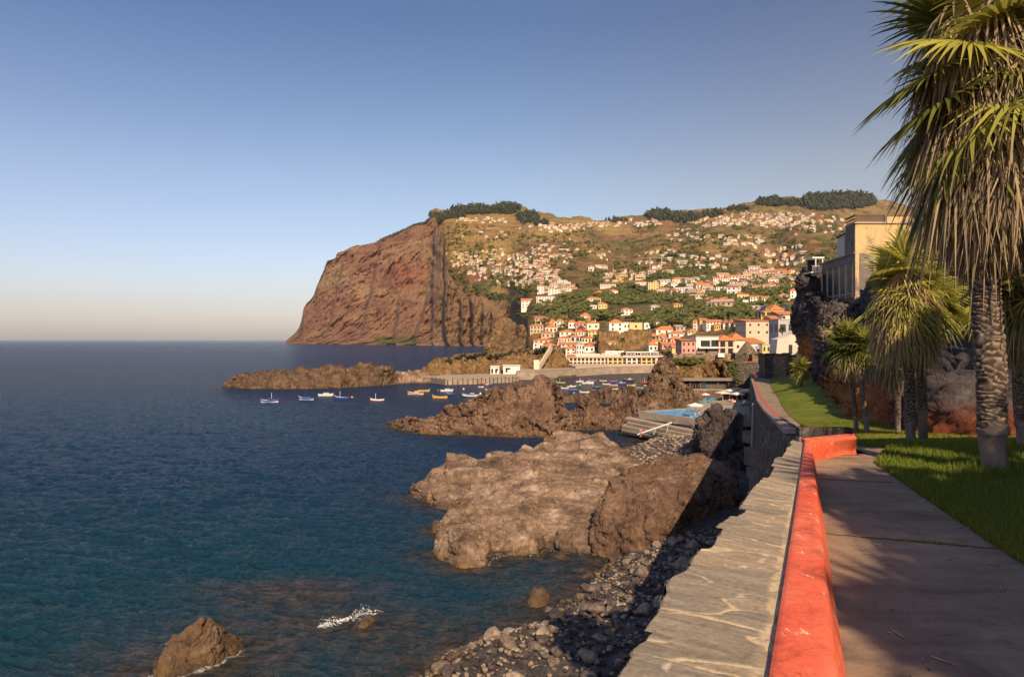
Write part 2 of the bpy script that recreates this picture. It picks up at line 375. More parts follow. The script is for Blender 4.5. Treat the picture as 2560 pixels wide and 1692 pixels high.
rock('long low dark brown rock islet lying in the sea left of the quay',
 [[562, (966, 0), (965, .4), (963, .8)], [574, (967, 0), (958, 1.5), (952, 2.2)], [583, (968, 0), (955, 2), (944, 3.6)], [596, (969, 0), (952, 2.4), (939, 4)], [620, (970, 0), (952, 2.8), (935, 4.6)], [655, (971, 0), (950, 3), (930, 5.2)],
  [697, (971.5, 0), (950, 3.2), (927, 5.8)], [725, (971.5, 0), (950, 3.2), (927, 5.6)], [753, (971.5, 0), (948, 3.4), (919, 6.9)], [800, (970, 0), (946, 3.4), (917, 7.2)], [822, (969, 0), (944, 3.6), (915, 7.6)], [845, (968.5, 0), (944, 3.6), (919, 7)],
  [867, (967.5, 0), (944, 3.6), (918, 7)], [890, (966.5, 0), (940, 4), (911, 7.6)], [901, (966, 0), (938, 4), (908.5, 8.4)], [935, (964, 0), (938, 4), (911, 8)], [960, (962, 0), (938, 4), (914, 8)], [975, (961, 0), (940, 3.6), (916, 7.6)], [981, (960, 0), (945, 2.6), (928, 4.8)], [995, (959, 0), (950, 1.5), (941, 2.6)]],
 420, 70, 1.25, 6., M['rock_brown'], block=1.1, bsc=3., b1=8, b2=24, seed=3, fine=.45, fsc=2.2, fw=1.6, fs=.75, sw=4)
rock('low causeway of piled rubble stones between the rock islet and the quay',
 [[970, (960, 0), (945, 2), (929, 4.)], [1000, (959, 0), (944, 2.2), (928, 4.4)], [1035, (957, 0), (942, 2.6), (927, 4.8)], [1075, (957, 0), (942, 2.6), (926, 5.)]],
 160, 50, .55, 1.6, M['rock_grey'], block=1.0, bsc=1.3, b1=5, b2=14, seed=5, fw=1.4, fs=.6, sw=4, name='rubble_causeway', cat='causeway')
rock('brown rocky headland rising behind the harbour quay with sparse scrub on top',
 [[1055, (938, 0, 300), (932, 0, 306), (924, 0, 312)], [1068, (940, 0, 302), (927, 0, 309), (913, 0, 316)], [1085, (941, 0, 303), (918, 0, 312), (900, 0, 322)], [1120, (941, 0, 304), (914, 0, 314), (893, 0, 328)], [1150, (940, 0, 306), (910, 0, 318), (890, 0, 332)], [1190, (936, 0, 314), (906, 0, 326), (884, 0, 340)], [1240, (930, 0, 322), (902, 0, 334), (880, 0, 348)],
  [1290, (926, 0, 328), (896, 0, 340), (874, 0, 354)], [1335, (924, 0, 334), (894, 0, 344), (872, 0, 356)], [1360, (923, 0, 337), (890, 0, 346), (868, 0, 358)], [1380, (922, 0, 339), (885, 0, 348), (864, 0, 358)], [1395, (922, 0, 341), (886, 0, 349), (866, 0, 358)], [1406, (921, 0, 342), (895, 0, 350), (880, 0, 356)], [1417, (920, 0, 344), (910, 0, 348), (902, 0, 352)]],
 340, 90, 1.9, 7., M['rock_ochre'], block=1.6, bsc=3.5, b1=22, b2=60, seed=9, fine=.6, fsc=2.6, shore=False, under=1)
rock('brown bank sloping to the sea between the far cliff and the town',
 [[1216, (876, 0, 600), (873, 0, 603), (869, 0, 606)], [1228, (879, 0, 580), (860, 0, 610), (835, 0, 640)], [1242, (882, 0, 560), (850, 0, 610), (800, 0, 670)], [1262, (885, 0, 535), (850, 0, 590), (796, 0, 680)], [1290, (888, 0, 500), (855, 0, 555), (806, 0, 650)], [1316, (890, 0, 470), (862, 0, 510), (826, 0, 565)], [1334, (892, 0, 455), (872, 0, 480), (850, 0, 510)]],
 200, 90, 4.5, 26., M['rock_ochre'], block=2.5, bsc=9., b1=30, b2=90, seed=97, shore=False, under=1, cat='bank')
rock('large reddish brown rock ridge pushing out into the sea below the boats',
 [[968, (1064, 0), (1062, .3), (1060, .5)], [985, (1068, 0), (1060, 1), (1055, 1.4)], [1000, (1073, 0), (1063, 1.1), (1052, 2)], [1027, (1078, 0), (1060, 1.8), (1042, 3)], [1054, (1083, 0), (1062, 2.2), (1045, 3.1)], [1085, (1085, 0), (1062, 2.6), (1038, 4)], [1102, (1085.5, 0), (1062, 2.6), (1033, 4.2)], [1116, (1086, 0), (1060, 3), (1022, 5.2)],
  [1135, (1086, 0), (1055, 3.4), (1010, 6)], [1162, (1086.5, 0), (1050, 3.8), (1006, 6.2)], [1189, (1087.5, 0), (1050, 3.8), (992, 7.1)], [1216, (1089, 0), (1050, 4), (986, 7.6)], [1227, (1089.5, 0), (1050, 4), (968, 8.7)], [1240, (1090, 0), (1050, 4), (966, 8.8)], [1254, (1090, 0), (1050, 4), (972, 8.5)], [1270, (1090.6, 0), (1045, 4.4), (963, 9)],
  [1286, (1091, 0), (1045, 4.4), (956, 9.4)], [1298, (1091, 0), (1045, 4.4), (964, 9)], [1315, (1091.5, 0), (1045, 4.4), (959, 9.2)], [1335, (1092, 0), (1045, 4.4), (954, 9.6)], [1348, (1092, 0), (1045, 4.4), (945, 10.2)], [1368, (1092, 0), (1045, 4.4), (947, 10)], [1384, (1091, 0), (1045, 4.4), (955, 9.6)], [1394, (1089, 0), (1045, 4.2), (970, 8.8)], [1403, (1086, 0), (1045, 4), (990, 7.4)], [1412, (1082, 0), (1045, 3.6), (1010, 6)], [1425, (1079, 0), (1050, 3), (1030, 4.6)], [1450, (1074, 0), (1055, 2.4), (1040, 3.6)]],
 460, 190, .75, 3.2, M['rock_red'], block=.75, bsc=1.7, b1=6, b2=20, seed=14, fine=.22, fsc=1.3, fw=1., fs=.7, sw=2.5)
rock('jagged low rock bar closing the harbour pool on its near side',
 [[1396, (1004, 0), (1000, .8), (996, 1.2)], [1413, (1006, 0), (996, 1.6), (986, 2.6)], [1440, (1006, 0), (995, 1.8), (984, 3)], [1485, (1006, 0), (995, 1.8), (983, 3)], [1507, (1007, 0), (992, 2.4), (977, 3.8)], [1514, (1008, 0), (990, 2.8), (970, 4.6)], [1535, (1009, 0), (992, 2.8), (973, 4.4)], [1553, (1010, 0), (990, 3), (967, 5)], [1580, (1012, 0), (990, 3), (967, 5)], [1599, (1014, 0), (994, 2.8), (977, 4.2)], [1622, (1016, 0), (998, 2.4), (982, 4)]],
 260, 60, .7, 3., M['rock_brown'], block=.8, bsc=1.6, b1=6, b2=16, seed=21, fine=.2, fsc=1.4, sw=3)
rock('lumpy brown rocks between the sea pool gap and the bathing steps',
 [[1420, (1070, 0), (1055, 1.4), (1040, 2.4)], [1432, (1071, 0), (1050, 2.4), (1026, 4.2)], [1447, (1073, 0), (1045, 3), (1010, 5.4)], [1464, (1075, 0), (1042, 3.2), (996, 6.3)], [1485, (1075, 0), (1042, 3.2), (997, 6.2)], [1504, (1075, 0), (1045, 3), (1012, 5.2)], [1520, (1075, 0), (1045, 3), (1018, 5)], [1540, (1074, 0), (1045, 3), (1004, 5.8)], [1556, (1070, .3), (1040, 3.2), (995, 6.2)], [1580, (1062, 1.), (1030, 3.8), (992, 6.4)], [1602, (1055, 1.8), (1025, 4), (994, 6.2)], [1618, (1050, 2), (1030, 3.4), (1012, 5)], [1630, (1046, 2.2), (1035, 3), (1026, 3.8)]],
 300, 110, .65, 2.4, M['rock_red'], block=.7, bsc=1.5, b1=4, b2=12, seed=26, fine=.2, fsc=1.2, sw=2.5)
rock('tall craggy brown rock with hollows standing left of the beach bar',
 [[1604, (1018, 0, 151), (1008, 0, 153), (1000, 0, 155)], [1614, (1020, 0, 150), (996, 0, 154), (978, 0, 157)], [1622, (1022, 0, 150), (985, 0, 156), (957, 0, 160)], [1632, (1024, 0, 149), (972, 0, 158), (932, 0, 165)], [1640, (1025, 0, 149), (965, 0, 159), (915, 0, 169)], [1648, (1026, 0, 149), (960, 0, 160), (903, 0, 172)], [1657, (1026, 0, 149), (955, 0, 160), (893, 0, 174)], [1668, (1026, 0, 149), (955, 0, 160), (891, 0, 175)],
  [1680, (1026, 0, 149), (965, 0, 158), (905, 0, 172)], [1694, (1025, 0, 149), (985, 0, 155), (935, 0, 164)], [1710, (1024, 0, 149), (995, 0, 153), (962, 0, 158)], [1730, (1022, 0, 149), (1000, 0, 151), (982, 0, 154)]],
 300, 260, 1.3, 3.8, M['rock_crag'], fine=.45, fsc=1.6, block=1.2, bsc=2.6, b1=6, b2=16, seed=31, shore=False, under=1)
rock('smooth brown rock face below the terrace of the beach bar',
 [[1690, (1022, 0, 153), (1000, 0, 154), (974, 0, 156)], [1720, (1020, 0, 153), (1000, 0, 154), (975, 0, 156)], [1780, (1016, 0, 154), (998, 0, 155), (975, 0, 157)], [1850, (1012, 0, 155), (996, 0, 156), (975, 0, 158)]],
 160, 60, .5, 3., M['rock_red'], block=.3, bsc=2.4, b1=6, b2=14, seed=33, shore=False, under=1)
rock('ochre cliff with dark caves rising behind the beach bar to the stone wall',
 [[1640, (950, 0, 172), (930, 0, 175), (906, 0, 180)], [1690, (958, 0, 171), (930, 0, 176), (903, 0, 181)], [1740, (960, 0, 171), (930, 0, 176), (903, 0, 181)], [1775, (960, 0, 171), (935, 0, 173), (903, 0, 181)], [1788, (960, 0, 177), (935, 0, 182), (903, 0, 181)], [1806, (960, 0, 179), (935, 0, 184), (903, 0, 181)], [1815, (960, 0, 172), (935, 0, 176), (903, 0, 181)], [1850, (960, 0, 171), (930, 0, 176), (903, 0, 181)]],
 300, 130, 1.5, 4.2, M['rock_ochre'], block=1.6, bsc=2.6, b1=10, b2=24, seed=35, fine=.45, fsc=1.6, shore=False, under=1)
rock('upper sunlit slab of the big rock shelf reaching furthest out into the sea',
 [[1022, (1245, 0), (1236, .6), (1226, 1.)], [1040, (1248, 0), (1232, 1.3), (1213, 2)], [1065, (1251, 0), (1225, 1.9), (1204, 2.6)], [1075, (1255, 0), (1215, 2.2), (1180, 3.2)], [1091, (1268, 0), (1215, 2.2), (1169, 3.6)], [1110, (1272, 0), (1205, 2.6), (1160, 3.9)], [1118, (1273, 0), (1200, 2.8), (1137, 4.5)], [1143, (1277, 0), (1200, 2.8), (1135, 4.6)],
  [1190, (1280, .0), (1205, 2.8), (1146, 4.3)], [1199, (1276, .4), (1205, 2.8), (1151, 4.2)], [1232, (1262, .8), (1200, 3), (1134, 4.8)], [1269, (1248, 1.2), (1190, 3.2), (1128, 5)], [1286, (1245, 1.2), (1190, 3.2), (1141, 4.6)], [1297, (1242, 1.3), (1190, 3.2), (1126, 5)], [1314, (1236, 1.5), (1180, 3.6), (1116, 5.4)], [1330, (1232, 1.6), (1180, 3.6), (1121, 5.2)], [1351, (1224, 1.8), (1170, 3.8), (1111, 5.5)],
  [1368, (1220, 1.8), (1160, 4), (1092, 6)], [1395, (1216, 2), (1150, 4.2), (1078, 6.4)], [1443, (1214, 2), (1145, 4.3), (1079, 6.4)], [1473, (1214, 2), (1145, 4.3), (1085, 6.2)], [1499, (1216, 2), (1145, 4.2), (1079, 6.3)], [1518, (1218, 2), (1155, 3.8), (1092, 5.6)], [1540, (1220, 2), (1165, 3.5), (1108, 5)], [1575, (1220, 2), (1180, 3), (1135, 4)], [1610, (1216, 2.1), (1190, 2.6), (1165, 3.1)], [1650, (1210, 2.2), (1195, 2.4), (1185, 2.6)]],
 640, 300, .46, 3.0, M['rock_grey'], stretch=(.6, .8, 2.), block=.42, bsc=1.8, b1=5, b2=18, seed=41, zs=.6, fine=.11, fsc=.9, fw=.4, fs=.72, sw=2.2, gain=.62)
rock('lower rounded slab of the big rock shelf with gold weed at its foot',
 [[1092, (1386, 0), (1375, .3), (1362, .7), (1350, 1)], [1100, (1395, 0), (1360, 1.2), (1330, 2.2), (1310, 2.7)], [1121, (1407, 0), (1350, 2), (1310, 3), (1262, 3.4)], [1140, (1415, 0), (1352, 2.4), (1310, 3.1), (1252, 3.5)], [1158, (1421, 0), (1355, 2.5), (1300, 3.2), (1240, 3.8)], [1195, (1421, 0), (1350, 2.5), (1290, 3.3), (1240, 4)], [1215, (1418, 0), (1350, 2.3), (1290, 3.3), (1238, 4.1)], [1234, (1396, 0), (1345, 2.2), (1285, 3.4), (1228, 4.3)],
  [1262, (1393, 0), (1340, 2.2), (1275, 3.6), (1222, 4.5)], [1290, (1394, 0), (1338, 2.2), (1270, 3.8), (1212, 4.8)], [1314, (1395, 0), (1335, 2.2), (1265, 3.9), (1206, 5)], [1345, (1390, 0), (1330, 2.2), (1258, 4), (1201, 5.2)], [1362, (1375, 0), (1322, 2.1), (1255, 4), (1200, 5.2)], [1384, (1375, 0), (1322, 2.1), (1252, 4), (1199, 5.2)], [1400, (1384, 0), (1322, 2.3), (1252, 4), (1199, 5.2)],
  [1440, (1387, 0), (1322, 2.3), (1252, 4), (1201, 5)], [1480, (1387, 0), (1330, 2.2), (1262, 3.8), (1208, 4.8)], [1520, (1388, 0), (1330, 2), (1270, 3.5), (1213, 4.6)], [1550, (1388, 0), (1330, 1.9), (1280, 3), (1225, 4.)], [1580, (1385, .2), (1335, 1.8), (1290, 2.6), (1240, 3.3)]],
 600, 290, .38, 2.4, M['rock_grey'], stretch=(.6, .8, 2.), block=.34, bsc=1.6, b1=3, b2=9, seed=47, zs=.62, fine=.10, fsc=.8, fw=.4, fs=.75, sw=2.2, gain=.62)
rock('small wet boulder joined to the seaward corner of the lower slab',
 [[1074, (1332, 0), (1325, .4), (1316, .8)], [1084, (1338, 0), (1315, 1.), (1303, 1.4)], [1105, (1340, 0), (1313, 1.2), (1301, 1.6)], [1125, (1338, 0), (1312, 1.2), (1302, 1.6)], [1142, (1334, 0), (1316, 1.), (1308, 1.3)]],
 70, 50, .12, 1., M['rock_brown'], b1=1.5, b2=3.5, seed=51, fine=.06, fsc=.4, sw=1.5)
rock('big smooth rounded brown rock half in shade beside the sea wall',
 [[1478, (1391, 0), (1365, .7), (1335, 1.5), (1310, 2)], [1490, (1392, 0), (1350, 1.7), (1305, 2.9), (1280, 3.4)], [1503, (1394, 0), (1340, 2.4), (1280, 3.9), (1243, 4.6)], [1520, (1396, 0), (1325, 2.9), (1255, 4.4), (1208, 5.2)], [1566, (1399, 0), (1315, 3.1), (1245, 4.7), (1178, 5.8)], [1600, (1376, .9), (1305, 3.3), (1235, 5), (1163, 6.1)], [1640, (1362, 1.2), (1300, 3.5), (1225, 5.2), (1150, 6.3)], [1673, (1350, 1.5), (1295, 3.6), (1220, 5.3), (1141, 6.4)],
  [1705, (1330, 1.8), (1285, 3.6), (1215, 5.3), (1138, 6.5)], [1740, (1305, 2.1), (1265, 3.8), (1205, 5.4), (1137, 6.5)], [1780, (1285, 2.3), (1250, 3.8), (1200, 5.2), (1146, 6.2)], [1810, (1275, 2.4), (1245, 3.8), (1205, 4.8), (1160, 5.8)], [1844, (1265, 2.5), (1245, 3.4), (1220, 4.2), (1195, 4.8)]],
 460, 300, .42, 2.2, M['rock_red'], block=.30, bsc=1.6, b1=4, b2=10, seed=57, zs=.88, fine=.11, fsc=.6, fw=.5, fs=.45, sw=2.2, gain=.62)
rock('dark shaded crag standing against the sea wall above the pebbles',
 [[1728, (1140, 2.4), (1132, 2.8), (1126, 3.2)], [1738, (1143, 2.4), (1120, 3.6), (1100, 4.8)], [1747, (1150, 2.4), (1105, 4.6), (1062, 6.6)], [1757, (1155, 2.4), (1100, 5), (1040, 7.6)], [1765, (1160, 2.4), (1095, 5.2), (1026, 8)], [1775, (1165, 2.4), (1090, 5.4), (1013, 8.7)], [1792, (1168, 2.4), (1088, 5.5), (1009, 8.9)], [1812, (1170, 2.4), (1088, 5.5), (1012, 8.7)], [1832, (1172, 2.4), (1090, 5.5), (1014, 8.6)], [1843, (1174, 2.4), (1095, 5.2), (1026, 8)], [1858, (1178, 2.4), (1100, 5), (1046, 7)], [1868, (1182, 2.4), (1120, 4.4), (1080, 5.8)], [1882, (1186, 2.4), (1140, 3.6), (1110, 4.6)]],
 340, 270, 1.0, 2.6, M['rock_dark'], block=.8, bsc=1.6, b1=3.5, b2=10, seed=63, fine=.25, fsc=.9, shore=False, under=1)
rock('wedge shaped brown rock standing in the sea at the lower left',
 [[383, (1692, 0), (1680, .25), (1668, .5)], [400, (1694, 0), (1665, .7), (1640, 1.2)], [418, (1692, 0), (1640, 1.1), (1608, 1.8)], [432, (1690, 0), (1625, 1.3), (1592, 2.)], [455, (1686, 0), (1610, 1.6), (1582, 2.3)], [475, (1682, 0), (1600, 1.8), (1562, 2.7)], [500, (1678, 0), (1600, 1.8), (1549, 3)], [520, (1672, 0), (1595, 1.8), (1547, 3)], [540, (1664, 0), (1600, 1.6), (1558, 2.6)], [560, (1652, 0), (1605, 1.3), (1577, 2)], [585, (1640, 0), (1612, .9), (1594, 1.4)], [606, (1626, 0), (1616, .4), (1609, .6)]],
 260, 200, .22, 1.3, M['rock_brown'], block=.16, bsc=1.1, b1=1.8, b2=4.5, seed=71, fine=.09, fsc=.5, fw=.6, fs=.85, sw=5)
rock('single dark boulder standing in the shallow cove off the pebble beach',
 [[1317, (1506, 0), (1498, .3), (1492, .5)], [1325, (1512, 0), (1490, .7), (1477, 1)], [1340, (1517, 0), (1485, .9), (1468, 1.3)], [1354, (1517, 0), (1484, .9), (1469, 1.3)], [1366, (1512, 0), (1490, .7), (1478, 1)], [1375, (1505, 0), (1496, .3), (1491, .5)]],
 60, 46, .1, .8, M['rock_brown'], block=.08, bsc=.6, b1=.9, b2=2, seed=75, fine=.05, fsc=.3, fw=.25, fs=.55, sw=1.6)
rock('small dark rock just breaking the water at the foot of the lower slab',
 [[1374, (1390, 0), (1388, .15), (1386, .2)], [1390, (1396, 0), (1385, .5), (1379, .7)], [1403, (1399, 0), (1384, .6), (1377, .8)], [1417, (1395, 0), (1388, .3), (1384, .5)]],
 50, 30, .08, .6, M['rock_dark'], b1=.8, b2=2, seed=77, fw=.2, fs=.4, sw=1.4)
rock('low rock awash with white foam breaking around it',
 [[880, (1566, 0), (1562, .15), (1558, .25)], [900, (1569, 0), (1556, .45), (1549, .6)], [918, (1568, 0), (1548, .6), (1538, .8)], [930, (1560, 0), (1546, .5), (1536, .7)], [938, (1550, 0), (1544, .2), (1540, .3)]],
 60, 36, .1, .7, M['rock_brown'], b1=.8, b2=2.2, seed=79, fine=.05, fsc=.3, fw=.5, fs=.2, sw=2.5)
for (px, py, rx, ry, st, sh) in [(820, 1560, 1.6, .45, .85, .9), (860, 1552, 1.8, .35, .8, .9), (905, 1536, 1.3, .5, .85, .6), (795, 1546, .9, .35, .8, .6), (945, 1528, 1., .25, .9, .5), (700, 1478, 2.6, .9, .55, .95), (790, 1470, 1.6, .6, .5, .9), (740, 1500, 3, 1.2, .2, .9), (860, 1560, 4, 1.6, .1, .9),
    (1275, 1455, .8, .3, .75, .4), (1310, 1470, .7, .3, .75, .3), (1300, 1440, 2.5, 1.5, .35, .5), (1420, 1430, 2.0, .9, .45, .6), (1250, 1600, 3, .7, .55, .7), (1150, 1640, 2.5, .8, .55, .8), (548, 1652, .5, .6, .95, .5), (450, 1684, 1.3, .5, .9, .6), (600, 1640, 1., .5, .8, .5), (400, 1690, 1.2, .5, .85, .6), (1060, 1650, 1.6, .9, .45, .7), (1040, 1083, 2.5, .7, .85, .2), (375, 1640, 1.6, .8, .3, .8), (640, 1640, 2.2, 1.5, .2, .8), (1530, 1400, 1.5, .5, .6, .6), (800, 1560, 5, 1.8, .3, .75), (1000, 1610, 4, 1.6, .4, .7), (480, 1680, 3, 1., .4, .8), (740, 1470, 3.5, 1., .4, .8)]:
    g = G(px, py); SPOTS.append((g[0], g[1], rx, ry, st, sh))

# ------------------------------------------------------------------ beach
SHL = [(-14, -30), (-12, -5), (-9, 12), (-7.5, 24), (-5.6, 33), (-4.4, 36.4), (-3.5, 39.1), (-1.7, 40.2), (.56, 41.6), (2., 42.8), (3.4, 44.9), (4.6, 47), (5.9, 49.7), (7.6, 54.2), (9.6, 56.5), (11, 66), (15, 92), (18.5, 110), (24, 121), (31, 124), (31.5, 140), (33, 160)]
SHORES.append((SHL, .7, .80, 4.5))
_sy = np.array([p[1] for p in SHL]); _sx = np.array([p[0] for p in SHL])
def beach_z(x, y):
    x = np.asarray(x, float); y = np.asarray(y, float); d = x-np.interp(y, _sy, _sx)
    up = 2.6*(1-np.exp(-np.maximum(d, 0)/5.5))
    return np.where(d > 0, up, d*.22)
def beach():
    ys = np.arange(-10, 150, .3); us = np.arange(0, 46, .3)
    Yg, Ug = np.meshgrid(ys, us, indexing='ij'); X = np.interp(Yg, _sy, _sx)-3+Ug
    P = np.stack([X, Yg, beach_z(X, Yg)], -1).reshape(-1, 3)
    P[:, 2] += fbm(P/1.1, 4, 80)*.22
    m = rockmat('shore gravel', [(.03, .022, .02), (.07, .052, .044), (.13, .10, .08), (.24, .19, .145)], 1.2, 3., .12)
    o = obj_np('beach', P, grid_faces(len(ys), len(us)), m); tag(o, kind='structure')
beach()

# boulders: seven shapes, the largest 300 as things, the small rest as one stretch of shingle
def ico(sub):
    bm = bmesh.new(); bmesh.ops.create_icosphere(bm, subdivisions=sub, radius=1); V = np.array([v.co[:] for v in bm.verts]); Fc = np.array([[v.index for v in f.verts] for f in bm.faces]); bm.free(); return V, Fc
ICO3, ICO2 = ico(4), ico(2)
def stone_shape(k, base):
    V, Fc = base; r = np.random.default_rng(k); s = np.array([1, r.uniform(.6, .95), r.uniform(.5, .8)])
    P = V.copy()
    for j in range(12):                                  # cut flat facets
        n = r.normal(size=3); n /= np.linalg.norm(n); h = r.uniform(.46, .80); d = P@n-h; P = P-np.maximum(d, 0)[:, None]*n*.88
    P = P*(1+.10*fbm(V*1.7+k*9, 4, k)[:, None]+.035*fbm(V*6+k*9, 3, k)[:, None])*s
    return P, Fc
pebm = [rockmat('boulder '+n, c, 1.5, 3.5, .03, mottle=.45) for n, c in (
    ('charcoal', [(.016, .013, .013), (.036, .029, .028), (.062, .050, .046), (.10, .08, .07)]),
    ('brown grey', [(.065, .046, .035), (.13, .095, .072), (.20, .15, .115), (.31, .245, .19)]),
    ('tan', [(.13, .095, .065), (.25, .185, .13), (.36, .275, .20), (.48, .385, .29)]),
    ('plum', [(.03, .020, .021), (.065, .045, .043), (.10, .072, .068), (.16, .12, .11)]))]
SH = [stone_shape(k+3, ICO3) for k in range(8)]; SHs = [stone_shape(k+3, ICO2) for k in range(8)]
SM = [[mesh_np('boulder', V, Fc, pm) for pm in pebm] for V, Fc in SH]
def free(x, y):
    """keep stones off the big rocks: regions of the shore that are open shingle"""
    px = CX+x/y*F; py = HY+(CZ-2)*F/y
    if px > 1905: return False
    if y < 58: return not (px > 1885 and py < 1250)
    return 1535 < px < 1780 and py < 1225 and (px < 1735 or py < 1120)
tints = ['charcoal black', 'brown grey', 'pale tan', 'dark plum coloured']
cand = []; r = random.Random(5)
def place_ok(x, y, s, lst, k=.62):
    for (a, b, q, *_) in lst:
        if abs(a-x) < 2 and abs(b-y) < 2 and (a-x)**2+(b-y)**2 < ((s+q)*k)**2: return False
    return True
tries = 0
while len(cand) < 262 and tries < 60000:
    tries += 1; y = r.uniform(27, 60) if r.random() < .93 else r.uniform(60, 112); x0 = np.interp(y, _sy, _sx); x = x0+r.uniform(-1.6, 13) if r.random() < .8 else x0+r.uniform(-1.2, 4)
    if x > .36*y-.3 or not free(x, y): continue
    px = CX+x/y*F
    if px < 900: continue
    s = r.choice([.24, .28, .32, .36, .42, .5, .6, .74]) if y < 60 else r.choice([.3, .4, .5, .7, 1.])
    if place_ok(x, y, s, cand): cand.append((x, y, s))
zoned = {}
for x, y, s in cand:
    k = r.randrange(8); d = x-np.interp(y, _sy, _sx)
    q = r.random(); mi = (0 if q < .45 else 3 if q < .8 else 1) if d < 1.2 else (0 if q < .22 else 3 if q < .40 else 1 if q < .72 else 2)
    if 47 < y < 58 and d > 1.5: mi = 2 if q > .35 else 1
    o = link(bpy.data.objects.new('boulder', SM[k][mi])); o.location = (x, y, float(beach_z(x, y))+s*.22); o.scale = (s, s, s*r.uniform(.85, 1.1)); o.rotation_euler = (r.uniform(-.3, .3), r.uniform(-.3, .3), r.uniform(0, 6.3))
    zone = ('lying in the water at the edge of the cove' if d < -.2 else 'at the waterline of the pebble beach' if d < 1.6 else 'on the shingle between the steps and the big rocks' if y > 60 else 'in the sunlit heap by the big rounded rock' if y > 47 else 'high on the pebble beach under the sea wall' if d > 6 else 'in the middle of the pebble beach')
    size = 'large' if s > .55 else 'medium' if s > .33 else 'small'
    tag(o, f'{size} {tints[mi]} boulder {zone}', 'boulder', f'{size} {tints[mi]} boulders {zone}')
# the rest
VV, FF, MI = [], [], []; nv = 0
for i in range(5200):
    y = r.uniform(24, 60) if r.random() < .7 else r.uniform(60, 118); x0 = np.interp(y, _sy, _sx); x = x0+r.uniform(-1.4, 14)
    if x > .37*y or not free(x, y): continue
    s = r.choice([.08, .11, .14, .18, .22]) if y < 60 else r.choice([.15, .2, .3, .4]); V, Fc = SHs[r.randrange(8)]
    a = r.uniform(0, 6.3); ca, sa = math.cos(a), math.sin(a); P = V*s; P = np.stack([P[:, 0]*ca-P[:, 1]*sa, P[:, 0]*sa+P[:, 1]*ca, P[:, 2]], 1)+np.array([x, y, float(beach_z(x, y))+s*.2+.06])
    VV.append(P); FF.append(Fc+nv); nv += len(P); MI += [r.choice([0, 1, 1, 2, 2, 3]) if y < 60 else r.choice([1, 2, 2])]*len(Fc)
o = obj_np('shingle', np.concatenate(VV), np.concatenate(FF), pebm, midx=MI); tag(o, 'small loose pebbles filling the beach between the boulders', 'pebbles', kind='stuff')
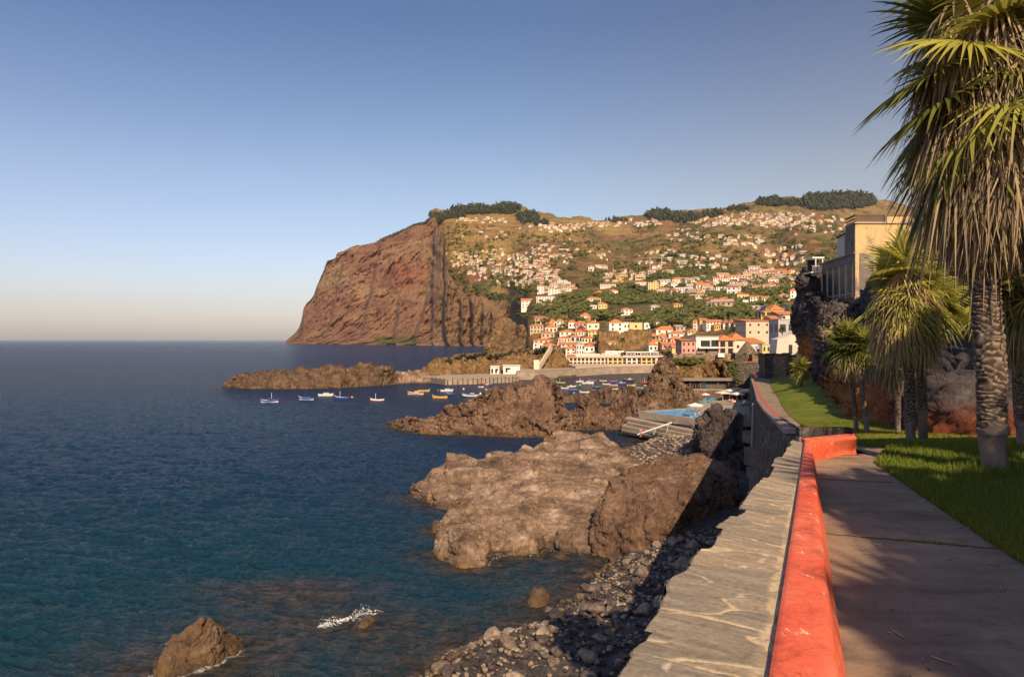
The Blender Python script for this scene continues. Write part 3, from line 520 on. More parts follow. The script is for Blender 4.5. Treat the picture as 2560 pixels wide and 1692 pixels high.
# ================================================================== far cliff and hillside
def hexmix(*c): return np.array(c, float)
def far_cliff():
    # px: base(Y), talus, low, mid, upper, crest
    T = [  # px, base Y, crest (py, Y), lean
     (714, 3300, (853, 3302)), (722, 3290, (846, 3310)), (746, 3260, (822, 3320)), (754, 3230, (799, 3330)), (759, 3210, (772, 3330)), (784, 3150, (739, 3330)), (794, 3120, (712, 3330)), (808, 3060, (681, 3330)), (819, 3020, (656, 3330)), (838, 2950, (648, 3300)),
     (843, 2930, (636, 3300)), (862, 2860, (630, 3270)), (894, 2760, (617, 3230)), (932, 2620, (612, 3150)), (956, 2540, (601, 3100)), (997, 2400, (585, 2980)), (1037, 2270, (566, 2880)), (1064, 2190, (561, 2800)), (1076, 2150, (549, 2760)), (1085, 2120, (545, 2740)), (1097, 2080, (568, 2560)), (1109, 2040, (590, 2420)), (1106, 2035, (642, 2180)),
     ]
    T = [(p, 2120+(y-2120)*.45, (c, 2740+(q-2740)*.45 if p < 1086 else q)) for p, y, (c, q) in T]
    T = T[:-1]+[(1112, 2060, (625, 2260)), (1122, 2030, (690, 2160)), (1142, 1990, (723, 2100)), (1169, 1950, (742, 2060)), (1199, 1910, (744, 2010)), (1239, 1860, (763, 1950)), (1266, 1800, (777, 1890)), (1282, 1740, (825, 1800)), (1292, 1700, (857, 1702))]
    S = []
    for px, yb, (pc, yc) in T:
        b = W(px, HY+CZ*F/yb, yb); c = W(px, pc, yc); h = c[2]
        prof = [(0, 0), (.05, .22), (.22, .42), (.5, .62), (.78, .80), (1, 1)]
        st = [(b[0]*.99, b[1]-30, -8)]
        for fz, fy in prof:
            Y = yb+(yc-yb)*fy; z = h*fz; st.append(((px-CX)/F*Y, Y, z))
        st.append((c[0]*1.03, yc+90, c[2]-25)); st.append((c[0]*1.1, yc+300, c[2]-160)); S.append(st)
    up = [t[0] for t in T]
    up = np.maximum.accumulate(np.array(up, float)+np.arange(len(up))*1e-3)
    nu, nv = 1150, 560
    P = loft(S, nu, nv, up); pxs = CX+P[..., 0]/P[..., 1]*F; pys = HY-(P[..., 2]-CZ)/P[..., 1]*F
    # buttresses: each steps sharply forward on its seaward side, then falls back
    off = np.zeros((nv, nu))
    for (pts, A, dec) in [([(712, 1088), (760, 1072), (820, 1050), (862, 1040)], 85, 60), ([(745, 1003), (825, 995), (862, 990)], 45, 70), ([(750, 1156), (860, 1157)], 60, 26), ([(744, 1182), (870, 1187)], 60, 24), ([(770, 1212), (870, 1210)], 50, 22), ([(780, 1232), (870, 1235)], 45, 22), ([(700, 1122), (800, 1112), (870, 1125)], 50, 30), ([(580, 1095), (700, 1086)], 60, 50), ([(630, 870), (862, 820)], 40, 90), ([(600, 960), (860, 905)], 45, 90)]:
        pa = np.array(pts, float); xc = np.interp(pys, pa[:, 0], pa[:, 1]); d = pxs-xc+4*vnoise(np.stack([pys.ravel()/14, pys.ravel()*0, pys.ravel()*0], 1), 5).reshape(pys.shape)
        win = ss(pa[0, 0]-30, pa[0, 0]+20, pys)
        off += A*win*np.where(d < 0, ss(-11, 0, d), np.exp(-np.maximum(d, 0)/dec))
    q = P.reshape(-1, 3)
    off = off*1.35+(fbm(q/np.array([140, 140, 600]), 5, 33, .55, True)*38).reshape(nv, nu)+(fbm(q/np.array([40, 40, 70]), 6, 37, .62, True)*27).reshape(nv, nu)
    strata = (vnoise(np.stack([q[:, 2]/26-q[:, 0]/60, q[:, 0]/500, q[:, 1]/500], 1), 44)*7+vnoise(np.stack([q[:, 2]/10-q[:, 0]/34, q[:, 0]/200, q[:, 1]/300], 1), 45)*4).reshape(nv, nu)
    fade = ss(0, 6, np.arange(nv)[:, None]*1.)*np.ones((1, nu))
    P[..., 1] -= (off+strata)*fade; P[..., 0] = P[..., 0]-(off+strata)*fade*(pxs-CX)/F
    P[..., 2] += (fbm(q/60, 4, 70)*5).reshape(nv, nu)*fade
    q = P.reshape(-1, 3); n1 = fbm(q/np.array([260, 260, 90]), 5, 50); n2 = fbm(q/np.array([60, 60, 25]), 5, 55, .6); X, Z = pxs.ravel(), pys.ravel()
    base = np.array([.26, .135, .085]); tan = np.array([.34, .215, .125]); red = np.array([.33, .105, .062]); dk = np.array([.15, .075, .055]); grn = np.array([.10, .115, .035]); olive = np.array([.19, .155, .07])
    c = base+(tan-base)*ss(-.25, .45, n1+.6*n2)[:, None]; c = c+(dk-c)*(ss(.05, .4, -n2)*.75)[:, None]
    c = c+(olive-c)*(ss(.1, .5, n1)*.5)[:, None]
    rm = np.exp(-(((X-1015)/60)**2+((Z-695)/55)**2))+np.exp(-(((X-1085)/30)**2+((Z-570)/30)**2)); rm = np.clip(rm*1.1+.9*n2+.4*n1-.35, 0, 1); c = c+(red-c)*(rm*.8)[:, None]
    rr = ss(1050, 1110, X); c = c+(np.array([.27, .165, .095])-c)*(rr*.75)[:, None]
    g = ss(835, 846, Z)*ss(915, 960, X)*(1-ss(1040, 1055, X))*ss(-.3, .2, n2+.2*n1+.2); c = c+(grn-c)*(g*.85)[:, None]
    t = ss(852, 862, Z); c = c+(np.array([.30, .2, .13])-c)*(t*.6*(1-g))[:, None]
    ms = plain_v('far cliff rock', .02, 6, .035)
    o = obj_np('sea_cliff', q, grid_faces(nv, nu), ms, col=c); tag(o, kind='structure'); return P
far_cliff()

HC = [  # px, then (py, Y) from the shore up to the ridge and over it
 (1078, [(640, 2850), (620, 2860), (600, 2870), (585, 2880), (570, 2890), (558, 2900), (550, 2920)]),
 (1098, [(640, 2610), (625, 2620), (610, 2640), (598, 2660), (583, 2720), (566, 2800), (545, 2900)]),
 (1115, [(700, 2260), (680, 2280), (655, 2310), (630, 2390), (600, 2520), (570, 2700), (542, 2880)]),
 (1130, [(735, 2190), (712, 2200), (675, 2230), (635, 2320), (595, 2510), (566, 2710), (541, 2900)]),
 (1170, [(765, 2090), (742, 2100), (695, 2150), (645, 2270), (600, 2490), (565, 2730), (538, 2950)]),
 (1200, [(768, 2040), (748, 2050), (700, 2110), (648, 2240), (602, 2470), (564, 2760), (535, 3000)]),
 (1230, [(790, 1970), (762, 1985), (710, 2050), (652, 2190), (602, 2460), (562, 2800), (531, 3050)]),
 (1262, [(830, 1900), (790, 1915), (730, 1980), (660, 2150), (600, 2440), (560, 2800), (530, 3050)]),
 (1276, [(868, 1680), (838, 1720), (770, 1850), (680, 2050), (603, 2420), (562, 2780), (530, 3050)]),
 (1290, [(880, 1080), (848, 1200), (785, 1450), (695, 1850), (606, 2350), (563, 2780), (530, 3050)]),
 (1306, [(889, 560), (856, 680), (798, 900), (700, 1550), (608, 2280), (565, 2750), (531, 3050)]),
 (1320, [(890, 445), (830, 530), (765, 820), (685, 1500), (610, 2200), (570, 2700), (540, 3050)]),
 (1335, [(891, 430), (810, 540), (745, 850), (672, 1500), (610, 2150), (575, 2650), (552, 3050)]),
 (1400, [(893, 415), (812, 515), (748, 800), (675, 1400), (615, 2050), (582, 2600), (562, 3150)]),
 (1500, [(893, 400), (812, 500), (748, 760), (680, 1350), (625, 2050), (588, 2650), (565, 3250)]),
 (1600, [(893, 392), (812, 490), (748, 720), (685, 1300), (625, 2000), (580, 2700), (549, 3400)]),
 (1700, [(893, 370), (810, 460), (746, 680), (685, 1250), (625, 1950), (578, 2700), (545, 3500)]),
 (1800, [(890, 330), (806, 430), (744, 640), (682, 1200), (620, 1900), (570, 2700), (540, 3500)]),
 (1900, [(885, 300), (804, 410), (742, 620), (680, 1200), (615, 1900), (560, 2700), (523, 3500)]),
 (2000, [(880, 285), (802, 390), (740, 600), (680, 1200), (615, 1900), (560, 2700), (516, 3700)]),
 (2100, [(875, 280), (800, 380), (740, 600), (680, 1250), (615, 2000), (556, 3000), (506, 4200)]),
 (2200, [(870, 280), (800, 380), (745, 620), (690, 1300), (625, 2200), (565, 3300), (518, 4300)]),
 (2420, [(870, 280), (805, 390), (755, 640), (705, 1400), (650, 2400), (590, 3500), (550, 4400)])]
def hillside():
    S = []
    for px, nd in HC:
        st = [W(px, py, Y) for py, Y in nd]; f, t = st[0], st[-1]
        S.append([(f[0]*.97, f[1]*.97, min(f[2]-8, 0))]+st+[(t[0]*1.06, t[1]*1.06, t[2]-15), (t[0]*1.4, t[1]*1.4, t[2]-160)])
    nu, nv = 1150, 640
    P = loft(S, nu, nv, [h[0] for h in HC]); pxs = CX+P[..., 0]/P[..., 1]*F
    Y = P[..., 1]; q = P.reshape(-1, 3)
    far = ss(550, 1400, Y); rowf = ss(0, 12, np.arange(nv)[:, None]*1.)
    # spurs and valleys: relief mostly as height, stronger with distance
    rel = fbm(q/np.array([430, 520, 1e9]), 4, 101, .5, True).reshape(nv, nu)*46*far+fbm(q/np.array([130, 150, 1e9]), 5, 107, .55, True).reshape(nv, nu)*13*far
    rel += fbm(q/np.array([60, 60, 1e9]), 4, 111).reshape(nv, nu)*2.4*(1-far)
    cen = np.exp(-((pxs-1560+(Y-1500)*.01)/60)**2)*ss(900, 1500, Y)*(1-ss(2300, 2900, Y)); rel -= cen*45
    cen2 = np.exp(-((pxs-1930)/50)**2)*ss(1000, 1500, Y)*(1-ss(2300, 2900, Y)); rel -= cen2*40
    ridge = 1-.75*ss(nv-130, nv-95, np.arange(nv)[:, None]*1.)*np.ones((1, nu))
    P[..., 2] += rel*rowf*ridge
    # terraces
    z = P[..., 2]; st = 7.+6*far; k = z/st+.6*vnoise(q/90, 120).reshape(nv, nu); fr = k-np.floor(k); terr = (ss(.25, .75, fr)-fr)*st*.75*ss(0, .3, fbm(q/220, 3, 125).reshape(nv, nu)+.25)
    P[..., 2] += terr*rowf*ridge
    return P, pxs
HP, HPX = hillside()
HPY = HY-(HP[..., 2]-CZ)/HP[..., 1]*F
NRH, NCH = HPX.shape
def hill_hit(px, py, near=0):
    """first visible point of the hillside on the ray through (px,py)"""
    j = int(np.argmin(np.abs(HPX[NRH//2]-px))); col = HPY[:, j]; k = np.where(col[2+near:] <= py)[0]
    if len(k) == 0: return None
    i = k[0]+2+near; a = HP[i-1, j]; b = HP[i, j]; t = (col[i-1]-py)/max(1e-6, col[i-1]-col[i]); t = min(max(t, 0), 1); p = a+(b-a)*t
    return np.array([(px-CX)/F*p[1], p[1], p[2]])
def paint_hill():
    q = HP.reshape(-1, 3); X = HPX.ravel(); Z = HPY.ravel(); Y = q[:, 1]
    n1 = fbm(q/190, 5, 130, .55); n2 = fbm(q/45, 5, 135, .6); n3 = fbm(q/12, 4, 139, .6); n4 = fbm(q/np.array([320, 320, 60]), 4, 141)
    dry = np.array([.30, .20, .075]); brown = np.array([.225, .125, .065]); grn = np.array([.075, .088, .028]); olive = np.array([.17, .125, .05]); soil = np.array([.32, .18, .10]); dk = np.array([.045, .05, .022])
    c = dry+(brown-dry)*ss(-.3, .3, n1+.5*n2)[:, None]; c = c+(olive-c)*(ss(-.1, .35, n4+.4*n2)*.75)[:, None]
    c = c+(soil-c)*(ss(.25, .45, n2-.3*n1)*.7)[:, None]
    right = ss(1400, 1750, X); gm = ss(.16, .38, n1*.45+n2*.8+.14*right-.05+.12*(Z > 680)); c = c+(grn-c)*(gm*.85)[:, None]
    left = (1-ss(1250, 1330, X))*(1-ss(640, 700, Z)); c = c+(np.array([.30, .19, .062])-c)*(left*.6)[:, None]
    sp = ss(.25, .5, n3); c = c+(dk-c)*(sp*.55)[:, None]
    stripe = ss(.2, .6, np.sin(q[:, 2]/4.2+2*n2)); c = c*(1-.16*stripe*ss(500, 1200, Y))[:, None]
    def patch(cx, cy, rx, ry, colr, a=.9):
        nonlocal c
        m = np.clip((1.25-(((X-cx)/rx)**2+((Z-cy)/ry)**2)+.5*n2)*2.5, 0, 1)*a; c = c+(np.array(colr)-c)*m[:, None]
    for p in [(1262, 742, 60, 9, (.06, .09, .025)), (1330, 722, 50, 7, (.06, .085, .025)), (1205, 720, 28, 8, (.12, .14, .04)), (1560, 752, 75, 14, (.085, .10, .032)), (1480, 735, 50, 10, (.085, .10, .032)), (1590, 725, 35, 20, (.085, .10, .032)), (1790, 735, 55, 12, (.085, .10, .032)), (1850, 710, 60, 14, (.085, .10, .032)), (1730, 768, 40, 8, (.05, .07, .02)), (1640, 700, 50, 10, (.06, .08, .022)),
              (1700, 775, 70, 7, (.34, .23, .08)), (1680, 800, 70, 12, (.19, .12, .065)), (1600, 825, 50, 8, (.085, .10, .032)), (1310, 835, 38, 16, (.36, .19, .045)), (1285, 810, 40, 80, (.27, .175, .10)), (1240, 790, 40, 25, (.24, .15, .085)), (1162, 668, 26, 9, (.24, .13, .075)), (1190, 692, 30, 8, (.22, .08, .05)), (1215, 570, 34, 4, (.36, .2, .11)), (1945, 560, 38, 5, (.33, .17, .10)), (1160, 590, 45, 14, (.29, .19, .06)), (1890, 625, 45, 14, (.26, .155, .075)),
              (1320, 770, 45, 18, (.17, .11, .065)), (1400, 785, 70, 14, (.16, .105, .06)), (1180, 640, 55, 12, (.30, .2, .07)), (1600, 660, 40, 14, (.28, .17, .07)), (1845, 790, 60, 12, (.22, .15, .08))]: patch(*p)
    m = plain_v('hillside ground', .012, 6, .35, lo=.66, hi=1.28)
    o = obj_np('hillside', q, grid_faces(NRH, NCH), m, col=c); tag(o, kind='structure')
paint_hill()
# ================================================================== promenade: ground heights, path, lawn
_gy = [-60, 15, 20, 28, 41, 60, 90, 141, 165, 210]; _gz = [15.6, 15.6, 14.9, 14.2, 13.3, 12.2, 11., 9.5, 9.2, 9.]
def gz(y): return np.interp(y, _gy, _gz)
PR = np.array([(-60, 5.5), (-20, 4.4), (0, 4.2), (4, 4.75), (7.86, 5.64), (10.2, 6.25), (13.2, 7.07), (15, 8.3), (17, 9.0), (21, 10.3), (26, 12.2), (32, 13.6), (49, 19.6), (72, 28.1), (115, 43.4), (168, 63.5), (190, 72)], float)   # right edge: (y, x)
PL = np.array([(-60, -4), (0, .2), (5.06, 2.3), (14.1, 6.1), (14.3, 7.5), (15.2, 7.5), (20, 8.1), (28, 10.95), (41, 15.25), (60, 21.7), (90, 32.1), (165, 57.7), (166.5, 58), (190, 69)], float)
CB = np.array([(-60, 15), (-25, 18.5), (-10, 19.5), (2, 19.2), (12, 18), (19.6, 15.4), (21, 13.9), (22.5, 13.35), (29, 16.4), (35, 17.8), (50, 24.2), (70, 31.4), (85, 39), (112, 48.8), (128, 55), (150, 66)], float)
def pr(y): return np.interp(y, PR[:, 0], PR[:, 1])
def pl(y): return np.interp(y, PL[:, 0], PL[:, 1])
def cb(y): return np.interp(y, CB[:, 0], CB[:, 1])
def lawn_z(x, y):
    d = np.maximum(np.asarray(x)-pr(y), 0); k = .02+.26*ss(36, 75, np.asarray(y, float)); return gz(y)+.02+k*d+.05*np.minimum(d, 1)
def ground():
    m, nt, b = nt_of('worn concrete path'); v = coords(nt)
    f = noise(nt, coords(nt, (1, 1, 1)), .7, 6, .65); g = noise(nt, v, 60, 4, .8)
    c = ramp(nt, f, [(.3, (.20, .135, .090)), (.5, (.28, .195, .130)), (.72, (.38, .27, .17))]); c = mixc(nt, .5, c, ramp(nt, g, [(.3, (.55, .55, .55)), (.65, (1.4, 1.38, 1.3))]), 'MULTIPLY')
    st = noise(nt, coords(nt, (.25, 2.2, 1), (0, 0, -.15)), 1.6, 6, .7); c = mixc(nt, .55, c, ramp(nt, st, [(.35, (.68, .68, .7)), (.62, (1.22, 1.2, 1.15))]), 'MULTIPLY')
    big = noise(nt, v, .9, 7, .7, 1.2); c = mixc(nt, .8, c, ramp(nt, big, [(.36, (.66, .64, .62)), (.47, (1, 1, 1)), (.6, (1, 1, 1)), (.68, (1.18, 1.14, 1.08))]), 'MULTIPLY')
    hc = noise(nt, coords(nt, (1, 1, 1)), 1.1, 8, .6, 2.); c = mixc(nt, ramp(nt, mathn(nt, 'ABSOLUTE', mathn(nt, 'SUBTRACT', hc, .52)), [(.0, (.7, .7, .7)), (.0035, (0, 0, 0))]), c, (.05, .04, .032))
    nt.links.new(c, b.inputs['Base Color']); set_in(b, Roughness=.88); bump(nt, b, g, .5, .006)
    ys = np.concatenate([np.arange(-60, 0, 2.), np.arange(0, 40, .15), np.arange(40, 190, 1.)]); K = 24
    X0 = pl(ys); X1 = pr(ys); t = np.linspace(0, 1, K); X = X0[:, None]+(X1-X0)[:, None]*t; Yg = np.repeat(ys[:, None], K, 1)
    wob = np.zeros_like(X); wob[:, -1] = .06*vnoise(np.stack([ys*2.3, ys*0, ys*0], 1), 8)+.08
    P = np.stack([X+wob, Yg, gz(Yg)], -1).reshape(-1, 3)
    tag(obj_np('path', P, grid_faces(len(ys), K), m), kind='structure')
    # joints across the path
    jm = plain('joint moss', (.06, .065, .03), .95, .4, 8); lm = plain('pale crack', (.33, .28, .2), .9)
    for nm, a, c_, wd, mm in [('joint', (2062, 1334), (2498, 1372), .035, jm), ('joint', (2042, 1197), (2232, 1206), .05, jm), ('joint', (2090, 1509), (2170, 1520), .008, lm), ('joint', (2405, 1427), (2556, 1447), .008, lm), ('joint', (2270, 1533), (2556, 1568), .007, lm), ('joint', (2040, 1140), (2230, 1134), .05, jm)]:
        A = Vector(G(a[0], a[1], 15.6)); B = Vector(G(c_[0], c_[1], 15.6)); n = 60; mb = MB(); u = (B-A).normalized(); s = Vector((-u.y, u.x, 0))
        vs = []
        for i in range(n+1):
            p = A.lerp(B, i/n)+s*.018*math.sin(i*.9+.5*math.sin(i*2.1)); ww = wd*(.55+.45*random.random()); zz = gz(p.y)+.006
            vs += [(p.x+s.x*ww/2, p.y+s.y*ww/2, zz), (p.x-s.x*ww/2, p.y-s.y*ww/2, zz)]
        mb.add(vs, [(2*i, 2*i+1, 2*i+3, 2*i+2) for i in range(n)]); tag(mb.build('path_joint', mm), kind='structure')
    # lawn
    m, nt, b = nt_of('lawn soil and grass'); v = coords(nt)
    f = noise(nt, v, .5, 5, .6); g = noise(nt, v, 25, 5, .8); c = ramp(nt, f, [(.3, (.085, .12, .018)), (.5, (.15, .175, .026)), (.7, (.24, .22, .04))])
    c = mixc(nt, .6, c, ramp(nt, g, [(.3, (.45, .5, .4)), (.65, (1.5, 1.4, 1.3))]), 'MULTIPLY'); nt.links.new(c, b.inputs['Base Color']); set_in(b, Roughness=.95, Specular_IOR_Level=.1); bump(nt, b, g, 1., .05)
    ys = np.concatenate([np.arange(-60, 4, 2.), np.arange(4, 40, .3), np.arange(40, 175, 1.)]); K = 40
    X0 = pr(ys)+.02; X1 = cb(ys)+3.; t = np.linspace(0, 1, K)**1.4; X = X0[:, None]+(X1-X0)[:, None]*t; Yg = np.repeat(ys[:, None], K, 1)
    Z = lawn_z(X, Yg); Z = Z+.05*vnoise(np.stack([X.ravel()*1.1, Yg.ravel()*1.1, X.ravel()*0], 1), 3).reshape(Z.shape)*np.minimum(1, (X-X0[:, None])*2)
    tag(obj_np('lawn', np.stack([X, Yg, Z], -1).reshape(-1, 3), grid_faces(len(ys), K), m), kind='structure')
ground()
def blades():
    n = 120000; r = np.random.default_rng(4)
    y = 4.5+28*r.random(n)**1.25; x = pr(y)-.05+(r.random(n)**1.15)*(np.minimum(cb(y), y*.79)+.2-pr(y)); h = (.045+.05*r.random(n))*(1+y/28)
    d = np.hypot(x-8.2, y-11.5); h *= 1+1.6*np.exp(-(d/.55)**2)*r.random(n)
    # extra tuft round the near trunk and weeds in the joint
    k = 5200; a = r.random(k)*6.28; q = .2+.75*r.random(k)**.8; x2 = 8.2+q*np.cos(a)*1.3; y2 = 11.5+q*np.sin(a); h2 = (.10+.22*r.random(k))*(1.25-q)
    k3 = 900; t = .1+.85*r.random(k3)**.8; A = np.array(G(2062, 1334, 15.6)); B = np.array(G(2498, 1372, 15.6)); x3 = A[0]+(B[0]-A[0])*t+.015*r.normal(size=k3); y3 = A[1]+(B[1]-A[1])*t+.015*r.normal(size=k3); h3 = .012+.03*r.random(k3)*np.exp(-((t-.62)/.25)**2)
    x = np.concatenate([x, x2, x3]); y = np.concatenate([y, y2, y3]); h = np.concatenate([h, h2, h3]); n = len(x)
    z = np.where(x > pr(y), lawn_z(x, y), gz(y))-.01; a = r.random(n)*6.28; w_ = (.004+.004*r.random(n))*(1+y/9); l = h*.6*r.random(n); b = r.random(n)*6.28
    cx, sx = np.cos(a)*w_, np.sin(a)*w_
    V = np.stack([np.stack([x-cx, y-sx, z], 1), np.stack([x+cx, y+sx, z], 1), np.stack([x+np.cos(b)*l, y+np.sin(b)*l, z+h], 1)], 1).reshape(-1, 3)
    hue = np.repeat(np.clip(.5+.5*fbm(np.stack([x/3, y/3, x*0], 1), 3, 5)+.18*r.normal(size=n), 0, 1), 3)[:, None]; c = np.array([.12, .18, .022])*(1-hue)+np.array([.36, .33, .055])*hue
    m, nt, bb = nt_of('grass blades'); at = N(nt, 'ShaderNodeAttribute', attribute_name='Col'); nt.links.new(at.outputs['Color'], bb.inputs['Base Color']); set_in(bb, Roughness=.7, Specular_IOR_Level=.2)
    tr = nt.nodes.new('ShaderNodeBsdfTranslucent'); nt.links.new(at.outputs['Color'], tr.inputs[0]); mx = nt.nodes.new('ShaderNodeMixShader'); mx.inputs[0].default_value = .35
    nt.links.new(bb.outputs[0], mx.inputs[1]); nt.links.new(tr.outputs[0], mx.inputs[2]); nt.links.new(mx.outputs[0], nt.nodes['Material Output'].inputs[0])
    o = obj_np('grass', V, np.arange(3*n).reshape(-1, 3), m, smooth=False, col=c); tag(o, 'short green grass blades of the lawn beside the path', 'grass', kind='stuff')
blades()
def litter():
    rr = np.random.default_rng(8); n = 170; y = 4+22*rr.random(n)**1.4; e = rr.random(n); x = np.where(e < .45, pr(y)-np.abs(rr.normal(size=n))*.28, np.where(e < .8, pl(y)+.55+np.abs(rr.normal(size=n))*.25, pl(y)+.5+rr.random(n)*(pr(y)-pl(y)-.5)))
    a = rr.random(n)*6.28; L = .02+.07*rr.random(n)**2; w = .006+.008*rr.random(n); z = gz(y)+.008; dx, dy = np.cos(a), np.sin(a)
    V = np.stack([np.stack([x-dx*L-dy*w, y-dy*L+dx*w, z], 1), np.stack([x-dx*L+dy*w, y-dy*L-dx*w, z+.002], 1), np.stack([x+dx*L+dy*w*.5, y+dy*L-dx*w*.5, z+.012], 1), np.stack([x+dx*L-dy*w*.5, y+dy*L+dx*w*.5, z+.004], 1)], 1).reshape(-1, 3)
    tag(obj_np('leaf_litter', V, np.arange(4*n).reshape(-1, 4), plain('dry leaf scraps', (.34, .23, .12), .9, .5, 9), smooth=False), 'dry brown scraps of leaf lying along the path edges', 'leaves', kind='stuff')
litter()

# ================================================================== near sea wall with stone cap and red coping
def line_on(pts, z, fit=0):
    L = np.array([G(a, b, z)[:2] for a, b in pts])
    if fit: L[:, 0] = np.polyval(np.polyfit(L[:, 1], L[:, 0], fit), L[:, 1])
    return L
def resample(L, n, back=0., power=1.):
    L = np.array(L, float)
    if back: d = L[0]-L[1]; d /= np.linalg.norm(d); L = np.vstack([L[0]+d*back, L])
    s = np.concatenate([[0], np.cumsum(np.linalg.norm(np.diff(L, axis=0), axis=1))]); t = np.linspace(0, 1, n)*s[-1]
    return np.stack([np.interp(t, s, L[:, 0]), np.interp(t, s, L[:, 1])], 1), s[-1]
ZC, ZR = 15.95, 16.0
capL = line_on([(1524, 1692), (1597, 1584), (1649, 1524), (1681, 1451), (1718, 1419), (1762, 1366), (1802, 1318), (1822, 1292), (1851, 1272), (1867, 1250), (1903, 1201), (1927, 1169), (1944, 1141), (1965, 1118), (1984, 1099)], ZC)
redL = line_on([(1923, 1692), (1948, 1503), (1972, 1366), (1984, 1286), (1994, 1233), (2004, 1161), (2010, 1105), (2011, 1099)], ZR, 2)
ridge = line_on([(2093, 1692), (2080, 1580), (2064, 1463), (2055, 1342), (2041, 1221), (2035, 1161), (2030, 1120), (2027, 1102)], ZR, 2)
foot = line_on([(2110, 1692), (2085, 1503), (2067, 1362), (2055, 1286), (2043, 1205), (2037, 1153)], 15.6, 2)
SW_ = tag(empty('sea_wall', (3, 6, 15.6)), 'near thick sea wall with flat stone slab top and bright red inner coping', 'sea wall')
def cap():
    n, k = 1500, 110
    a, L = resample(capL, n, 5.); b, _ = resample(redL, n, 5.); t = np.linspace(0, 1, k)[None, :, None]
    s = np.linspace(0, L, n)[:, None]*np.ones((1, k)); tt = t[..., 0]*np.ones((n, 1)); wd = np.linalg.norm(b-a, axis=1)[:, None]
    q = np.stack([s.ravel()/.50+.9*(tt*wd).ravel()*.30, (tt*wd).ravel()/1.9, s.ravel()*0+.5], 1); q = q+.30*np.stack([vnoise(q*2.2, 1), vnoise(q*2.2, 2), q[:, 0]*0], 1)+.05*np.stack([vnoise(q*11, 3), vnoise(q*11, 4), q[:, 0]*0], 1)
    c1, c2, ident = cells(q*np.array([1, 1, 1]), 21); gap = (c2-c1)
    mort = (1-ss(.012, .045, gap+.035*fbm(q*4, 4, 9)))*ss(-.25, .15, vnoise(q*2.3, 19)+.15); strip = ss(.86, .93, tt.ravel()+.05*fbm(q*2, 3, 12)); sm = ss(.05, .12, -(fbm(np.stack([s.ravel()*6, (tt*wd).ravel()*9, s.ravel()*0], 1), 3, 15)))
    mort = np.maximum(mort, strip*(.35+.65*sm)); layers = fbm(np.stack([s.ravel()*14+tt.ravel()*3, (tt*wd).ravel()*2.2, ident*7], 1), 5, 14, .6)
    edge = .05*fbm(np.stack([s[:, 0]*2.6, s[:, 0]*0, s[:, 0]*0], 1), 5, 30, .6)+.035*np.sign(vnoise(np.stack([s[:, 0]*2.2, s[:, 0]*0, s[:, 0]*0], 1), 31))
    XY = a[:, None, :]+(b-a)[:, None, :]*t; dirv = (a-b)/np.linalg.norm(b-a, axis=1)[:, None]
    XY = XY+dirv[:, None, :]*edge[:, None, None]*(1-t)**3
    z = ZC-.012+.014*(ident-.5)*(1-mort)+.003*layers*(1-.6*mort)-.008*mort; z = z-np.where(tt.ravel() < .012, .02, 0)
    P = np.concatenate([XY.reshape(-1, 2), z[:, None]], 1)
    st1 = np.array([.38, .285, .195]); st2 = np.array([.29, .235, .175]); st3 = np.array([.42, .30, .20]); mo = np.array([.62, .47, .29])
    c = st1+(st2-st1)*ss(.35, .8, ident)[:, None]; c = c+(st3-c)*(ss(.25, .05, ident)*.8)[:, None]; c = c*(1+.5*layers[:, None]); c = c+(mo-c)*(mort*.85)[:, None]
    white = ss(.52, .60, fbm(np.stack([s.ravel()*4, (tt*wd).ravel()*7, ident*5], 1), 4, 77)); c = c+(np.array([.62, .5, .38])-c)*(white*.7)[:, None]
    m = plain_v('cap stone slabs', 2., .012, .012, .85, .75, 1.22)
    obj_np('stone_cap', P, grid_faces(n, k)[:, ::-1], m, SW_, col=np.clip(c, 0, 1))
    SW_.location = (0, 0, 0)
    # battered outer face
    rows = [0, .1, 1, 3, 6, 10, 15]; a2 = a[::6]; d2 = dirv[::6]; e2 = edge[::6]
    V = np.stack([np.concatenate([a2+d2*(e2[:, None]*(1 if r_ < 1 else .3)+r_*.07), np.full((len(a2), 1), ZC-.03-r_)], 1) for r_ in rows], 0)
    V = rough_surface(V, .05, .4, 5, 4)
    obj_np('outer_face', V.reshape(-1, 3), grid_faces(len(rows), len(a2)), WALLM, SW_)
def wallmat():
    m, nt, b = nt_of('dark rubble masonry'); v = coords(nt)
    vo = N(nt, 'ShaderNodeTexVoronoi', _Scale=3.2); nt.links.new(coords(nt, (1, 1, 1.5)), vo.inputs['Vector']); vo.feature = 'F1'
    ve = N(nt, 'ShaderNodeTexVoronoi', _Scale=3.2); ve.feature = 'DISTANCE_TO_EDGE'; nt.links.new(coords(nt, (1, 1, 1.5)), ve.inputs['Vector'])
    s = nt.nodes.new('ShaderNodeSeparateColor'); nt.links.new(vo.outputs['Color'], s.inputs[0])
    c = ramp(nt, s.outputs[0], [(0., (.05, .038, .034)), (.4, (.095, .075, .066)), (.8, (.14, .11, .095)), (1, (.33, .27, .22))])
    c = mixc(nt, mathn(nt, 'LESS_THAN', ve.outputs['Distance'], .05), c, (.075, .062, .052))
    mo = noise(nt, v, .35, 5, .65); c = mixc(nt, ramp(nt, mo, [(.5, (0, 0, 0)), (.66, (.75, .75, .75))]), c, (.085, .085, .028))
    c = mixc(nt, .5, c, ramp(nt, noise(nt, v, 5, 5, .7), [(.3, (.55, .55, .55)), (.65, (1.4, 1.35, 1.3))]), 'MULTIPLY')
    nt.links.new(c, b.inputs['Base Color']); set_in(b, Roughness=.93, Specular_IOR_Level=.2); bump(nt, b, ve.outputs['Distance'], .8, .12); return m
WALLM = wallmat(); cap()
